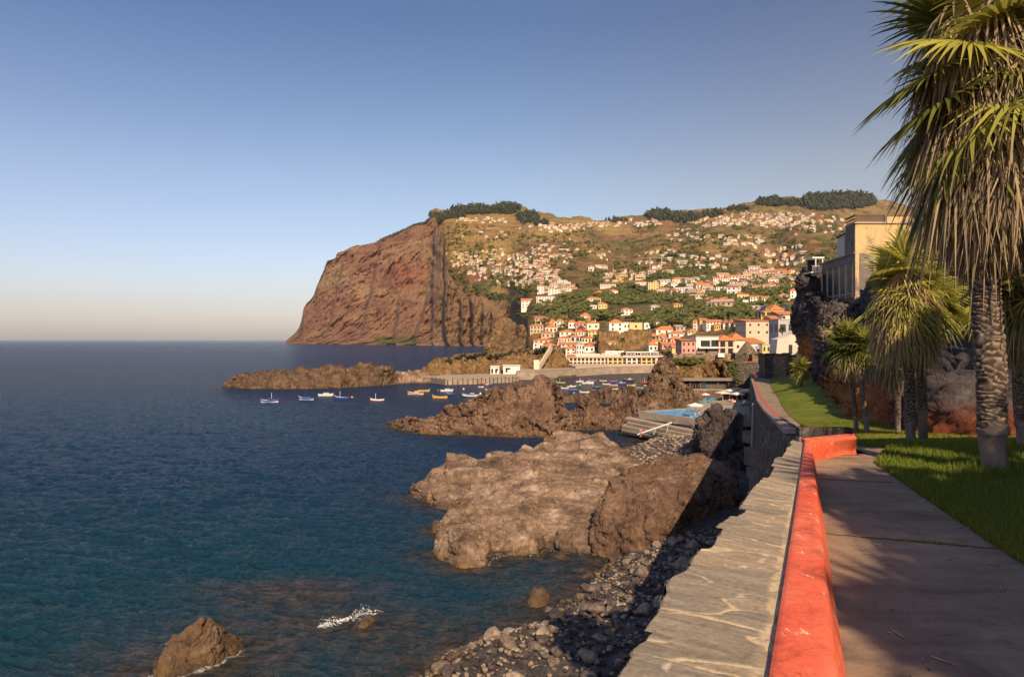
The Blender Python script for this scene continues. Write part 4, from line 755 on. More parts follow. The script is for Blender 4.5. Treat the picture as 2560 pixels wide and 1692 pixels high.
def redmat():
    m, nt, b = nt_of('red masonry paint'); v = coords(nt)
    f = noise(nt, v, 1.1, 6, .6); c = ramp(nt, f, [(.3, (.74, .105, .050)), (.5, (.82, .150, .072)), (.72, (.82, .22, .125))])
    chip = noise(nt, coords(nt, (1.5, .8, 1)), 5.5, 8, .72, .5); ck = ramp(nt, chip, [(.618, (0, 0, 0)), (.632, (1, 1, 1))]); c = mixc(nt, ck, c, (.78, .55, .36))
    c = mixc(nt, .5, c, ramp(nt, noise(nt, v, 14, 6, .7), [(.3, (.75, .72, .7)), (.62, (1.15, 1.15, 1.15))]), 'MULTIPLY')
    gr = noise(nt, v, 2.3, 8, .72, .8); c = mixc(nt, .8, c, ramp(nt, gr, [(.34, (.50, .46, .44)), (.46, (.92, .9, .9)), (.62, (1., 1., 1.)), (.74, (1.05, 1.25, 1.35))]), 'MULTIPLY')
    cr = noise(nt, coords(nt, (.7, 2.2, 1), (0, 0, .5)), 1.6, 7, .65, 1.5); c = mixc(nt, ramp(nt, mathn(nt, 'ABSOLUTE', mathn(nt, 'SUBTRACT', cr, .5)), [(.0, (.8, .8, .8)), (.006, (0, 0, 0))]), c, (.10, .035, .025))
    nt.links.new(c, b.inputs['Base Color']); set_in(b, Roughness=.72, Specular_IOR_Level=.3); bump(nt, b, noise(nt, v, 9, 7, .7), .7, .012); return m
REDM = redmat()
def coping():
    n = 500; a, _ = resample(redL, n, 5.); r_, _ = resample(ridge, n, 5.); f, _ = resample(foot, n, 5.)
    ins = (a-r_)/np.linalg.norm(a-r_, axis=1)[:, None]; bow = .004*fbm(np.stack([np.linspace(0, 30, n)]*3, 1), 4, 6)[:, None]
    # return leg at the corner
    def leg(near, p, q): return np.vstack([near, np.linspace(p, q, 40)[1:]])
    e_f = np.array(G(2141, 1130, 15.6)[:2]); e_r = np.array(G(2141, 1090.5, ZR)[:2]); e_b = e_r+np.array([-.02, .42]); cb_ = np.array([a[-1][0], a[-1][1]+.22])
    R_ = [leg(a+bow, cb_, e_b), leg(a+bow, cb_, e_b), leg(a-ins*.03+bow, cb_, e_b-np.array([0, .03])), leg(r_+ins*.05, r_[-1]+np.array([-.03, .05]), e_r+np.array([0, .05])), leg(r_+ins*.012, r_[-1], e_r+np.array([0, .012])), leg(r_-ins*.004, r_[-1], e_r-np.array([0, .004])), leg(f, f[-1], e_f), leg(f-ins*.02, f[-1], e_f-np.array([0, .02]))]
    zs = [ZR-.10, ZR-.015, ZR, ZR+.002, ZR-.008, ZR-.03, 15.66, 15.55]
    V = np.stack([np.concatenate([p, np.full((len(p), 1), z)], 1) for p, z in zip(R_, zs)], 0)
    k = 5; V2 = [V[0]]
    for i in range(len(V)-1):
        for j in range(1, k+1): V2.append(V[i]+(V[i+1]-V[i])*j/k)
    V = np.array(V2); V = V+(.0022*fbm(V.reshape(-1, 3)/.35, 4, 8)).reshape(V.shape[:2])[..., None]*np.array([.5, .5, 1])
    obj_np('red_coping', V.reshape(-1, 3), grid_faces(V.shape[0], V.shape[1]), REDM, SW_)
    mb = MB(); mb.prism([tuple(e_f), tuple(e_b), tuple(e_b-np.array([.03, 0])), tuple(e_f-np.array([.03, 0]))], 15.5, ZR-.012); mb.build('end_face', REDM, SW_)
coping()

# ================================================================== far sea wall
def farwall():
    t = tag(empty('sea_wall', (0, 0, 0)), 'tall dark rubble sea wall with faded pink coping curving away along the path', 'sea wall')
    pts = np.array([(6.85, 14.9), (6.8, 15.6), (7.05, 17.2), (8.06, 20), (10.9, 28), (15.2, 41), (21.6, 60), (32., 90), (57.6, 165), (60, 171), (69, 187)])
    L, s = resample(pts, 420); tg = np.gradient(L, axis=0); tg /= np.linalg.norm(tg, axis=1)[:, None]; nr = np.stack([-tg[:, 1], tg[:, 0]], 1)     # to the sea
    zt = gz(L[:, 1])+.45
    rows = [0, .25, .6, 1.2, 2.2, 3.5, 5, 7, 9, 11, 14]; V = np.stack([np.concatenate([L+nr*(.05+d*.055), (zt-d)[:, None]], 1) for d in rows], 0); V = rough_surface(V, .10, 1.1, 15, 5)
    obj_np('wall_face', V.reshape(-1, 3), grid_faces(len(rows), len(L)), WALLM, t)
    w_ = .45; prof = [(.10, -.12), (.10, 0), (.06, .03), (-.2, .04)]; prof2 = [(-.2, .04), (-w_+.05, .03), (-w_, -.02), (-w_, -.6)]
    m = plain('faded coping plaster', (.30, .19, .15), .9, .35, 1.2, .01)
    a = ss(24, 29, s*np.linspace(0, 1, 420)); k0 = 40
    V = np.stack([np.concatenate([L+nr*o_, (zt+z)[:, None]], 1) for o_, z in prof], 0); obj_np('coping', V.reshape(-1, 3), grid_faces(4, len(L)), m, t)
    m2 = plain('old red paint', (.42, .085, .055), .8, .3, 1.5, .01); L2, nr2, z2 = L[40:], nr[40:], zt[40:]
    V = np.stack([np.concatenate([L2+nr2*o_, (z2+z)[:, None]], 1) for o_, z in prof2], 0); obj_np('red_edge', V.reshape(-1, 3), grid_faces(4, len(L2)), m2, t)
    L2, nr2, z2 = L[:41], nr[:41], zt[:41]; V = np.stack([np.concatenate([L2+nr2*o_, (z2+z)[:, None]], 1) for o_, z in prof2], 0); obj_np('plain_edge', V.reshape(-1, 3), grid_faces(4, len(L2)), WALLM, t)
    mb = MB(); mb.box((6.82, 14.93, 15.3), (1.15, .2, 1.56)); mb.build('end_stone', WALLM, t)
    # concrete footings at the wall's foot
    cm = plain('old concrete', (.14, .105, .078), .9, .5, 1.2, .1)
    for i, (px, py0, py1, Y) in enumerate([(1868, 1035, 1066, 75), (1866, 1078, 1108, 66), (1872, 1120, 1165, 58), (1878, 1170, 1200, 54)]):
        p = W(px, py0, Y); q = W(px, py1, Y); mb = MB(); mb.box((p[0]+1.0, Y, (p[2]+q[2])/2), (1.7, 2.2, p[2]-q[2]), .34); o = mb.build('concrete_footing', cm, bevel=.06)
        tag(o, ['upper weathered concrete footing block at the far sea wall foot', 'second concrete footing block down the far sea wall foot', 'third concrete footing block down the far sea wall foot', 'lowest concrete footing block at the far sea wall foot'][i], 'concrete block', 'concrete footings of the sea wall')
    mb = MB(); p = W(1880, 1060, 62); mb.tube([(p[0]-.2, 62, 1.5), (p[0]+.15, 62, 12.2)], .14, 8); tag(mb.build('drain_pipe', plain('drain pipe grey', (.3, .24, .2)), smooth=True), 'thin pale pipe running down the edge of the far sea wall', 'pipe')
farwall()

# ================================================================== cliff beside the lawn
def near_cliff():
    def wd(*p): return [tuple(q) for q in p]
    P_ = lambda px, nodes: [W(px, a, b) for a, b in nodes]
    S = []
    # behind the camera, coming forward (world points)
    for (y, x, h) in [(-60, 15, 14), (-40, 17, 15), (-28, 18.4, 15.5), (-18, 19.2, 22.), (-9, 19.5, 21), (-2, 19.4, 18.5), (4, 19.1, 14.5), (9, 18.6, 9.), (14, 17.2, 8.)]:
        z = 15.5; S.append([(x, y, z-.4), (x+.5, y, z+h*.16), (x+.8, y+.2, z+h*.4), (x+1.3, y+.3, z+h*.66), (x+2.2, y+.4, z+h*.88), (x+4, y+.5, z+h)])
    S.append(P_(2640, [(1120, 19.6), (1040, 19.9), (940, 20.6), (850, 21.6), (780, 23), (735, 25)]))
    S.append(P_(2500, [(1114, 20.3), (1040, 20.8), (950, 22), (850, 24), (770, 27), (700, 31)]))
    S.append(P_(2400, [(1110, 21), (1030, 21.8), (940, 24), (830, 28), (730, 35), (610, 48)]))
    S.append(P_(2310, [(1107, 22.4), (1030, 23.5), (930, 27), (800, 35), (680, 50), (575, 72)]))
    S.append(P_(2240, [(1090, 28.6), (1010, 31), (910, 36), (800, 50), (715, 72), (650, 96)]))
    S.append(P_(2165, [(1079, 34), (1000, 37), (915, 46), (850, 62), (790, 84), (752, 104)]))
    S.append(P_(2100, [(1045, 49), (980, 54), (915, 64), (870, 78), (815, 94), (780, 108)]))
    S.append(P_(2062, [(1000, 68), (950, 76), (890, 86), (840, 96), (810, 104), (762, 114)]))
    S.append(P_(2030, [(958, 105), (910, 110), (870, 113), (820, 116), (775, 119), (735, 124)]))
    S.append(P_(2012, [(942, 124), (890, 126), (850, 127), (800, 128), (740, 129), (682, 130)]))
    S.append(P_(2012, [(930, 140), (890, 137), (840, 134), (795, 133), (735, 133), (675, 134)]))
    S.append(P_(2080, [(920, 160), (890, 155), (850, 150), (800, 148), (740, 147), (690, 147)]))
    S = [s+[(s[-1][0]+7, s[-1][1]+4, s[-1][2]+.5), (s[-1][0]+30, s[-1][1]+14, s[-1][2]+2)] for s in S]
    S = [[(s[0][0]-.1, s[0][1], s[0][2]-1.5)]+s for s in S]
    # silhouette bulge
    for k, dx in ((-3, [0, 0, -.2, -1.0, -2.0, -1.6, 0, 0, 0]),):
        S[k] = [(p[0]+d, p[1], p[2]) for p, d in zip(S[k], dx)]
    n = len(S); nu, nv = 700, 300
    up = [0.]
    for a, b in zip(S[:-1], S[1:]): up.append(up[-1]+max(.5, math.dist(a[2], b[2])))
    P = loft(S, nu, nv, up); fade = np.ones((nv, nu)); Y = P[..., 1]
    big = ss(20, 90, Y); amp = .5+.75*big
    P0 = P.copy(); P = rough_surface(P, 1., 2.6, 140, 3, fade=amp*.8); P = rough_surface(P, .4, .9, 144, 5, block=.5, bsc=1.5, fade=.6+big*.6); P = rough_surface(P, .14, .5, 148, 4, block=.14, bsc=.5, fade=.5+big*1.6, ridged=True, gain=.6)
    q = P.reshape(-1, 3); zb = lawn_z(q[:, 0]*0+cb(q[:, 1]), q[:, 1]); hh = q[:, 2]-zb
    n1 = fbm(q/3.5, 5, 150, .6); n2 = fbm(q/np.array([1.2, 1.2, .5]), 5, 155, .6); n3 = fbm(q/np.array([6, 6, 14]), 4, 159)
    dark = np.array([.075, .058, .062]); grey = np.array([.18, .145, .135]); c = dark+(grey-dark)*ss(-.25, .4, n1)[:, None]
    pale = np.array([.42, .31, .24]); c = c+(pale-c)*(ss(.30, .5, n3+.25*n2)*.55)[:, None]
    red = np.array([.32, .085, .035]); org = np.array([.46, .17, .045]); bh = .75+.5*n3+1.5*ss(25, 34, q[:, 1])
    rb = ss(.5, -.4, hh-bh)*(1-ss(66, 84, q[:, 1])); k = ss(28, 40, q[:, 1]); band = (red+(org-red)*k[:, None])*(1+.5*n2[:, None]); c = c+(band-c)*(rb*.92)[:, None]
    pxs = CX+q[:, 0]/np.maximum(q[:, 1], 1)*F; pys = HY-(q[:, 2]-CZ)/np.maximum(q[:, 1], 1)*F
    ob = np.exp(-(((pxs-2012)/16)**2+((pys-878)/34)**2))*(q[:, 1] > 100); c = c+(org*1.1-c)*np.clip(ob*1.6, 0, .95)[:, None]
    lt = np.exp(-(((pxs-2085)/38)**2+((pys-835)/38)**2))*(q[:, 1] > 60); c = c+(np.array([.42, .30, .20])-c)*np.clip(lt*1.4, 0, .85)[:, None]  # lighter colour stands in for sun on the outcrop
    lt = ss(650, 600, pys)*ss(2230, 2270, pxs)*(q[:, 1] > 35); c = c+(np.array([.30, .22, .17])-c)*np.clip(lt, 0, .7)[:, None]  # sunlit rock top, its light put into the colour
    m = plain_v('cliff rock', .35, .30, .3, .92, .6, 1.35)
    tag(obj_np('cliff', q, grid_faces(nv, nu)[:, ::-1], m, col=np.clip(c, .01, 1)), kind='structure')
near_cliff()
# ================================================================== palms
def leafmat(name, c0, c1, tr=.3, rough=.5):
    m, nt, b = nt_of(name); at = N(nt, 'ShaderNodeAttribute', attribute_name='Col'); s = nt.nodes.new('ShaderNodeSeparateColor'); nt.links.new(at.outputs['Color'], s.inputs[0])
    c = ramp(nt, s.outputs[0], [(0, c0), (1, c1)]); nt.links.new(c, b.inputs['Base Color']); set_in(b, Roughness=rough, Specular_IOR_Level=.35)
    t = nt.nodes.new('ShaderNodeBsdfTranslucent'); nt.links.new(c, t.inputs[0]); mx = nt.nodes.new('ShaderNodeMixShader'); mx.inputs[0].default_value = tr
    nt.links.new(b.outputs[0], mx.inputs[1]); nt.links.new(t.outputs[0], mx.inputs[2]); nt.links.new(mx.outputs[0], nt.nodes['Material Output'].inputs[0]); return m
GREEN = leafmat('palm frond green', (.055, .075, .014), (.56, .50, .09), .38)
DEAD = leafmat('dead palm frond', (.13, .088, .058), (.70, .51, .29), .22, .85)
def nrm(v): return v/(np.linalg.norm(v, axis=-1, keepdims=True)+1e-9)
class Leaves:
    def __init__(s): s.V = []; s.F = []; s.C = []; s.n = 0
    def strip(s, P, Wd, S, c):
        """P (k,3) spine, Wd (k,) widths, S (3,) side direction"""
        k = len(P); V = np.empty((2*k, 3)); V[0::2] = P-S*Wd[:, None]/2; V[1::2] = P+S*Wd[:, None]/2
        i = np.arange(k-1)*2+s.n; s.V.append(V); s.F.append(np.stack([i, i+1, i+3, i+2], 1)); s.C.append(np.full((2*k, 3), c)); s.n += 2*k
    def obj(s, name, mat, parent): return obj_np(name, np.concatenate(s.V), np.concatenate(s.F), mat, parent, smooth=False, col=np.clip(np.concatenate(s.C), 0, 1))
def fan(L, o, d, size, r, nseg=26, droop=.5, curl=.25, hue=.5, pet=.5, spread=2.0, wid=1., split=.45, tilt=.25):
    """one palmate leaf: petiole along d from o, blade of narrow segments that part and droop at the tips"""
    d = nrm(d); up = np.array([0, 0, 1.]); side = nrm(np.cross(d, up)+1e-4); nn = nrm(np.cross(side, d))
    a = r.uniform(-.5, .5); side, nn = side*math.cos(a)+nn*math.sin(a), nn*math.cos(a)-side*math.sin(a)
    t = np.linspace(0, 1, 5)[:, None]; Pp = o+d*pet*size*t-up*(.12*pet*size*t**2); L.strip(Pp, np.linspace(.035, .02, 5)*size*1.2, side, hue*.8); b = Pp[-1]
    dd = nrm(d-up*tilt)
    for j in range(nseg):
        th = (j/(nseg-1)-.5)*2*spread*.5*2*.95; e = nrm(dd*math.cos(th)+side*math.sin(th)*1.0); ln = size*(.62+.38*math.cos(th*.75))*r.uniform(.9, 1.06)
        k = np.array([0, .22, .45, .65, .84, 1.]); dr = droop*r.uniform(.7, 1.4)
        P = b+e*(ln*k)[:, None]+nn*(curl*size*(math.cos(th)-.4)*k*(1-k))[:, None]-up*(dr*size*np.maximum(k-split, 0)**1.7)[:, None]
        sh = e*math.cos(1.57)+np.cross(nn, e); sh = nrm(sh*.85+nn*(.5 if j % 2 else -.5))
        w_ = size*wid*np.array([.012, .055, .072, .052, .028, .004])*(26/nseg)**.6; L.strip(P, w_, sh, hue+r.uniform(-.12, .12))
def hang(L, o, out, size, r, n=12, hue=.5, stiff=.3):
    """a dead frond hanging down against the trunk"""
    up = np.array([0, 0, 1.]); side = nrm(np.cross(out, up)+1e-4)
    for j in range(n):
        s0 = r.uniform(-.28, .28)*size; ln = size*r.uniform(.6, 1.15); k = np.linspace(0, 1, 6); f = r.uniform(.5, 1.2)
        P = o+out*(stiff*size*(1-(1-k)**2)*f*.9)[:, None]+side*(s0*k+r.uniform(-.04, .04)*size*np.sin(k*5))[:, None]-up*(ln*k**1.15)[:, None]
        a = r.uniform(0, 3.14); L.strip(P, size*np.array([.014, .022, .024, .02, .014, .004])*r.uniform(.5, 1.3), nrm(side*math.cos(a)+out*math.sin(a)), hue+r.uniform(-.35, .35))
def trunk_mesh(pts, r0, r1, parent, k=1., smooth_to=.16, seed=0, name='trunk'):
    pts = np.array(pts, float); n, m = 260, 40; t = np.linspace(0, 1, n); c = pchip_axis(pts, np.linspace(0, 1, len(pts)), t); a = np.linspace(0, 2*np.pi, m, endpoint=False)
    rr = r0+(r1-r0)*t; rr = rr*(1-.10*(t < smooth_to))*(1+.16*np.exp(-t*30)); H = pts[-1][2]-pts[0][2]
    T, A = np.meshgrid(t, a, indexing='ij'); q = np.stack([np.cos(A)*r0, np.sin(A)*r0, T*H], -1).reshape(-1, 3)
    step = .10*k; ph = T*H/step+A*1.0/np.pi+.9*vnoise(q/(r0*1.0), seed).reshape(T.shape)+.35*vnoise(q/(r0*.4), seed+2).reshape(T.shape); fr = ph-np.floor(ph); cx_ = A*4.5/np.pi+np.floor(ph)*.5+.5*vnoise(q/(r0*.8), seed+4).reshape(T.shape); fx = np.abs((cx_-np.floor(cx_))-.5)*2
    scale = np.clip(fr*1.2-.1, 0, 1)*(1-fx**3*.7); on = ss(smooth_to, smooth_to+.03, T+.03*vnoise(q*4, 7).reshape(T.shape))
    d = on*(scale*.16-.05)*r0+(1-on)*.02*r0*fbm(q/(r0*.6)*np.array([1, 1, .25]), 4, seed+3).reshape(T.shape)+r0*.06*vnoise(q/(r0*1.5), seed+9).reshape(T.shape)+.16*r0*np.exp(-((T-smooth_to-.015)/.02)**2)*(.5+vnoise(q*5, 3).reshape(T.shape))
    R_ = rr[:, None]+d; P = np.stack([c[:, 0][:, None]+np.cos(A)*R_, c[:, 1][:, None]+np.sin(A)*R_, c[:, 2][:, None]+0*A], -1)
    lo = np.array([.060, .042, .034]); hi = np.array([.36, .27, .20]); base = np.array([.22, .17, .14]); v = np.clip(scale*1.25-.12+.3*vnoise(q*30, 5).reshape(T.shape), 0, 1)
    col = lo+(hi-lo)*v[..., None]**1.6; fb = fbm(q/(r0*.5)*np.array([1, 1, .15]), 4, seed+11).reshape(T.shape); col = col*on[..., None]+(base*(1+.5*fb[..., None]))*(1-on[..., None])
    return obj_np(name, P.reshape(-1, 3), grid_faces(n, m, True), TRM, parent, col=np.clip(col.reshape(-1, 3), .01, 1))
TRM = plain_v('palm trunk bark', 4., .015, .02, .9, .7, 1.35)
def palm(label, base, top, crown, s, r0, r1, seed, ng=60, nd=60, nseg=24, zr=(-.4, .8), skirt=(1.4, .9), dn=12, sm=.16, mid=None, elong=1., hue=.45, cat='palm tree', shag=0, name='fan_palm', group='fan palms on the lawn'):
    r = np.random.default_rng(seed); e = tag(empty(name, (0, 0, 0)), label, cat, group)
    base, top, crown = map(lambda v: np.array(v, float), (base, top, crown)); pts = [base-np.array([0, 0, .25])]+([np.array(m) for m in mid] if mid else [base*.5+top*.5])+[top, crown]
    trunk_mesh(pts, r0, r1, e, s, sm, seed)
    G1 = Leaves()
    for i in range(ng):
        f = i/ng; el = math.pi*.5*(1-f**.8*1.55); az = i*2.399+r.uniform(-.3, .3); d = np.array([math.cos(az)*math.cos(el), math.sin(az)*math.cos(el), math.sin(el)])
        o = crown+np.array([0, 0, s*(zr[1]+(zr[0]-zr[1])*f)*elong]); fan(G1, o, d, s*r.uniform(.72, 1.12), r, nseg, droop=.12+.28*f+r.uniform(0, .2), tilt=r.uniform(.1, .45)+.5*f, split=.5, hue=np.clip(hue+.2*(1-f)+r.uniform(-.38, .3), 0, 1), pet=r.uniform(.45, .75))
    G1.obj('green_fronds', GREEN, e)
    D = Leaves(); zt = crown[2]+s*zr[0]*elong*.6; zb = top[2]+s*.62
    for i in range(nd):
        az = i*2.399+r.uniform(-.3, .3); out = np.array([math.cos(az), math.sin(az), 0]); f = (i/nd); z = zt+(zb-zt)*f**.9*.85; rad = s*(skirt[0]*(1-f)+skirt[1]*f)*.42*r.uniform(.7, 1.1)
        ax = crown+(top-crown)*f; o = np.array([ax[0], ax[1], z])+out*rad*.55; hang(D, o, out, s*r.uniform(.8, 1.25)*(1-.3*f), r, dn, hue=r.choice([.25, .45, .7])+r.uniform(-.1, .1), stiff=.36*(1-f*.6))
    for i in range(shag):                           # half dead leaves among the green
        az = r.uniform(0, 6.28); el = r.uniform(-.7, .35); d = np.array([math.cos(az)*math.cos(el), math.sin(az)*math.cos(el), math.sin(el)])
        fan(D, crown+np.array([0, 0, s*r.uniform(zr[0]-.2, zr[1]-.1)*elong]), d, s*r.uniform(.65, .98), r, max(10, nseg*2//3), droop=.7+r.uniform(0, .8), tilt=r.uniform(.6, 1.6), hue=r.uniform(.3, .8), pet=.6, wid=.6, split=.15)
    D.obj('dead_fronds', DEAD, e); return e
def at(px, py, Y): return W(px, py, Y)
b = at(2493, 1204, 11.54)
palm('biggest fan palm at right with shaggy skirt of dead fronds and scaly trunk', b, at(2462, 690, 11.6), at(2500, 330, 11.6), 1.35, .215, .215, 21, ng=70, nd=520, nseg=34, zr=(.0, 1.75), skirt=(1.9, .6), dn=30, sm=.19, mid=[at(2480, 1080, 11.55), at(2479, 960, 11.55), at(2468, 800, 11.58)], shag=210, hue=.38)
palm('middle fan palm with golden sunlit crown and fringed skirt', at(2279, 1134, 17.4), at(2273, 925, 17.4), at(2262, 735, 17.3), .82, .135, .115, 22, ng=66, nd=260, nseg=26, zr=(-.75, .85), skirt=(2.1, .7), dn=24, sm=.32, mid=[at(2276, 1060, 17.4)], shag=120, hue=.78)
palm('fan palm standing close behind the golden middle palm', at(2309, 1127, 17.9), at(2303, 930, 17.9), at(2318, 760, 18.1), .72, .125, .11, 23, ng=50, nd=60, nseg=20, zr=(-.3, .5), skirt=(1.5, .8), sm=.32, shag=10, hue=.35)
palm('left one of the twin slim palms in the shade by the red rock', at(2144, 1092, 24.4), at(2130, 965, 24.4), at(2118, 868, 24.4), .66, .09, .075, 24, ng=42, nd=70, nseg=18, zr=(-.2, .45), skirt=(1.5, .9), sm=.25, shag=6, hue=.15)
palm('right one of the twin slim palms in the shade by the red rock', at(2171, 1101, 23.6), at(2155, 965, 23.6), at(2156, 880, 23.9), .60, .09, .075, 25, ng=38, nd=60, nseg=18, zr=(-.2, .45), skirt=(1.4, .9), sm=.3, shag=6, hue=.12)
palm('shaded palm half hidden behind the golden palm with thin brown skirt', at(2245, 1098, 23.5), at(2244, 1000, 23.5), at(2243, 895, 23.6), .68, .10, .09, 26, ng=36, nd=90, nseg=16, zr=(-.2, .4), skirt=(1.2, 1.0), sm=.35, shag=6, hue=.12)
palm('palm at the right edge with long pale skirt behind the biggest trunk', at(2560, 1150, 14.4), at(2547, 960, 14.4), at(2552, 715, 14.4), .82, .12, .11, 27, ng=50, nd=170, nseg=20, zr=(-.3, .5), skirt=(1.3, 1.0), dn=14, sm=.3, shag=10, hue=.5)
palm('palm whose bright fronds show between golden palm and biggest trunk', at(2473, 1120, 19.2), at(2470, 900, 19.2), at(2452, 738, 19.2), .78, .12, .1, 28, ng=44, nd=26, nseg=22, zr=(-.2, .5), skirt=(1.1, .8), sm=.3, shag=6, hue=.8)
palm('small young palm on the grass bank near the end of the path', at(2003, 988, 84), at(2003, 948, 84), at(2001, 925, 84), 1.15, .16, .14, 29, ng=34, nd=24, nseg=12, zr=(-.2, .4), skirt=(1.2, .8), sm=.2, shag=4, hue=.25)
# palms further along the same lawn, behind the camera's right shoulder: their crowns throw the jagged shade on the path
for i, (x, y, h, s) in enumerate([(7.6, -2.2, 9.2, 1.4), (6.3, -7.5, 9.6, 1.4)]):
    palm('tall fan palm out of frame behind the camera', (x, y, 15.6), (x, y, 15.6+h-1.6), (x+.1, y, 15.6+h-.3), s, .2, .18, 40+i, ng=46, nd=50, nseg=14, zr=(-.2, .8), skirt=(1.6, .8), dn=8, shag=14)
# ================================================================== buildings
def paint(name, c, r=.8): return plain(name, c, r, .08, .6, 0)
MW = {k: paint('wall '+k, c) for k, c in dict(white=(.80, .72, .62), cream=(.76, .64, .46), tan=(.56, .42, .28), yellow=(.78, .56, .22), pink=(.66, .32, .25), pale=(.70, .58, .46), grey=(.50, .44, .40), ochre=(.68, .44, .16), peach=(.76, .50, .34), stone=(.28, .21, .16)).items()}
def tilemat(name, a, b_):
    m, nt, b = nt_of(name); v = coords(nt); f = noise(nt, v, 1.2, 6, .7); w_ = nt.nodes.new('ShaderNodeTexWave'); w_.inputs['Scale'].default_value = 1.6; w_.inputs['Distortion'].default_value = .6; nt.links.new(coords(nt, (1, .15, 0)), w_.inputs['Vector'])
    c = ramp(nt, f, [(.3, a), (.7, b_)]); c = mixc(nt, .25, c, w_.outputs['Color'], 'MULTIPLY'); nt.links.new(c, b.inputs['Base Color']); set_in(b, Roughness=.85); bump(nt, b, w_.outputs['Fac'], .5, .06); return m
MR = dict(orange=tilemat('orange roof tiles', (.55, .17, .05), (.72, .27, .09)), red=tilemat('dull red roof tiles', (.42, .14, .08), (.56, .22, .13)), brown=tilemat('weathered roof tiles', (.48, .30, .21), (.60, .40, .29)), flat=paint('flat roof screed', (.42, .34, .28)))
GLASS, _nt, _b = nt_of('dark window glass'); set_in(_b, Base_Color=(.035, .038, .042, 1), Roughness=.25)
SHUT = paint('dark green shutters', (.05, .065, .045)); WHITEP = paint('white trim', (.8, .74, .66)); DARKP = paint('dark timber', (.06, .042, .03)); CONC = plain('weathered concrete', (.34, .27, .20), .9, .25, .8, .02); CONC2 = plain('quay stone', (.36, .27, .19), .9, .3, .35, .04)
def house_mesh(mb, w, d, h, roof, rh, ov=.35, down=3., x0=0, y0=0, z0=0):
    """material 0 wall, 1 roof"""
    def roof_part(mb):
        mb.cur = 1; W2, D2 = w/2+ov, d/2+ov; z = z0+h
        if roof == 'flat':
            mb.box((x0, y0, z+.13), (w+.2, d+.2, .26)); return
        mb.box((x0, y0, z+.07), (2*W2, 2*D2, .14)); z += .14
        b = [(-W2, -D2), (W2, -D2), (W2, D2), (-W2, D2)]
        if roof == 'hip':
            k = min(W2, D2)*.98; r1, r2 = ((-(W2-k), 0), (W2-k, 0)) if W2 >= D2 else ((0, -(D2-k)), (0, D2-k))
            vs = [(x0+a, y0+c, z) for a, c in b]+[(x0+r1[0], y0+r1[1], z+rh), (x0+r2[0], y0+r2[1], z+rh)]
            f = [(0, 1, 5, 4), (1, 2, 5), (2, 3, 4, 5), (3, 0, 4)] if W2 >= D2 else [(0, 1, 4), (1, 2, 5, 4), (2, 3, 5), (3, 0, 4, 5)]
            mb.add(vs, f)
        elif roof == 'gable':      # ridge left to right
            mb.add([(x0+a, y0+c, z) for a, c in b]+[(x0-W2, y0, z+rh), (x0+W2, y0, z+rh)], [(0, 1, 5, 4), (2, 3, 4, 5), (1, 2, 5), (3, 0, 4)])
        elif roof == 'front':      # ridge towards the viewer
            mb.add([(x0+a, y0+c, z) for a, c in b]+[(x0, y0-D2, z+rh), (x0, y0+D2, z+rh)], [(1, 2, 5, 4), (3, 0, 4, 5), (0, 1, 4), (2, 3, 5)])
        elif roof == 'shed':
            mb.add([(x0+a, y0+c, z) for a, c in b]+[(x0-W2, y0+D2, z+rh), (x0+W2, y0+D2, z+rh)], [(0, 1, 5, 4), (1, 2, 5), (2, 3, 4, 5), (3, 0, 4)])
    return roof_part
HOUSES = []
def house(label, L, Rr, base, eave, roof='hip', rtop=None, wall='cream', rm='orange', cols=2, rows=1, d=None, rz=0., Y=None, near=0, win='glass', chim=False, door=False, wins=None, cat='house', group='houses of the town', name='house', ws=1.):
    px = (L+Rr)/2
    if Y is None:
        p = hill_hit(px, base, near); Y = p[1] if p is not None else 450.
    Y = float(Y); b = W(px, base, Y); k = Y/F; w = (Rr-L)*k; h = max(1.5, (base-eave)*k); d = d or min(w*.9, 9); rh = (((eave-rtop)*k) if rtop is not None else min(w, d)*.20)
    e = tag(empty(name, (b[0], b[1]+d/2, b[2]), rz), label, cat, group)
    mb = MB(); mb.box((0, 0, (h-4)/2), (w, d, h+4)); mb.build('wall', MW[wall], e)
    rp = MB(); house_mesh(rp, w, d, h, roof, max(.5, rh))(rp); rp.m = [0]*len(rp.m); ro = rp.build('roof', MR['flat'] if roof == 'flat' else MR[rm], e)
    if chim: c = MB(); c.box((w*.25, d*.1, h+rh*.6+.5), (.6, .6, 1.6)); c.box((w*.25, d*.1, h+rh*.6+1.35), (.8, .8, .14)); c.build('chimney', WHITEP, ro)
    wm = GLASS if win == 'glass' else SHUT; ww, wh = min(1.15, w/cols*.42)*ws, min(1.5, h/rows*.5)*ws
    prot = None
    for i in range(cols):
        for j in range(rows):
            x = -w/2+w*(i+.5)/cols; z = h*(j+.52)/rows
            if prot is None:
                m_ = MB(); m_.box((0, 0, 0), (ww, .12, wh)); prot = m_.mesh('window', wm)
            o = link(bpy.data.objects.new('window', prot), e); o.location = (x, -d/2-.03, z)
    sc_ = max(1, int(d//3.5)) if rows <= 3 and w*F/Y > 12 else 0
    for j in range(rows if sc_ else 0):
        for i in range(sc_):
            o = link(bpy.data.objects.new('window', prot), e); o.location = (-w/2-.03, -d/2+d*(i+.5)/sc_, h*(j+.52)/rows); o.rotation_euler = (0, 0, math.pi/2)
    if door: m_ = MB(); m_.box((w*.05, -d/2-.04, 1.05), (.95, .12, 2.1)); m_.build('door', DARKP, e)
    HOUSES.append((px, base)); return e
T = R
H_ = house
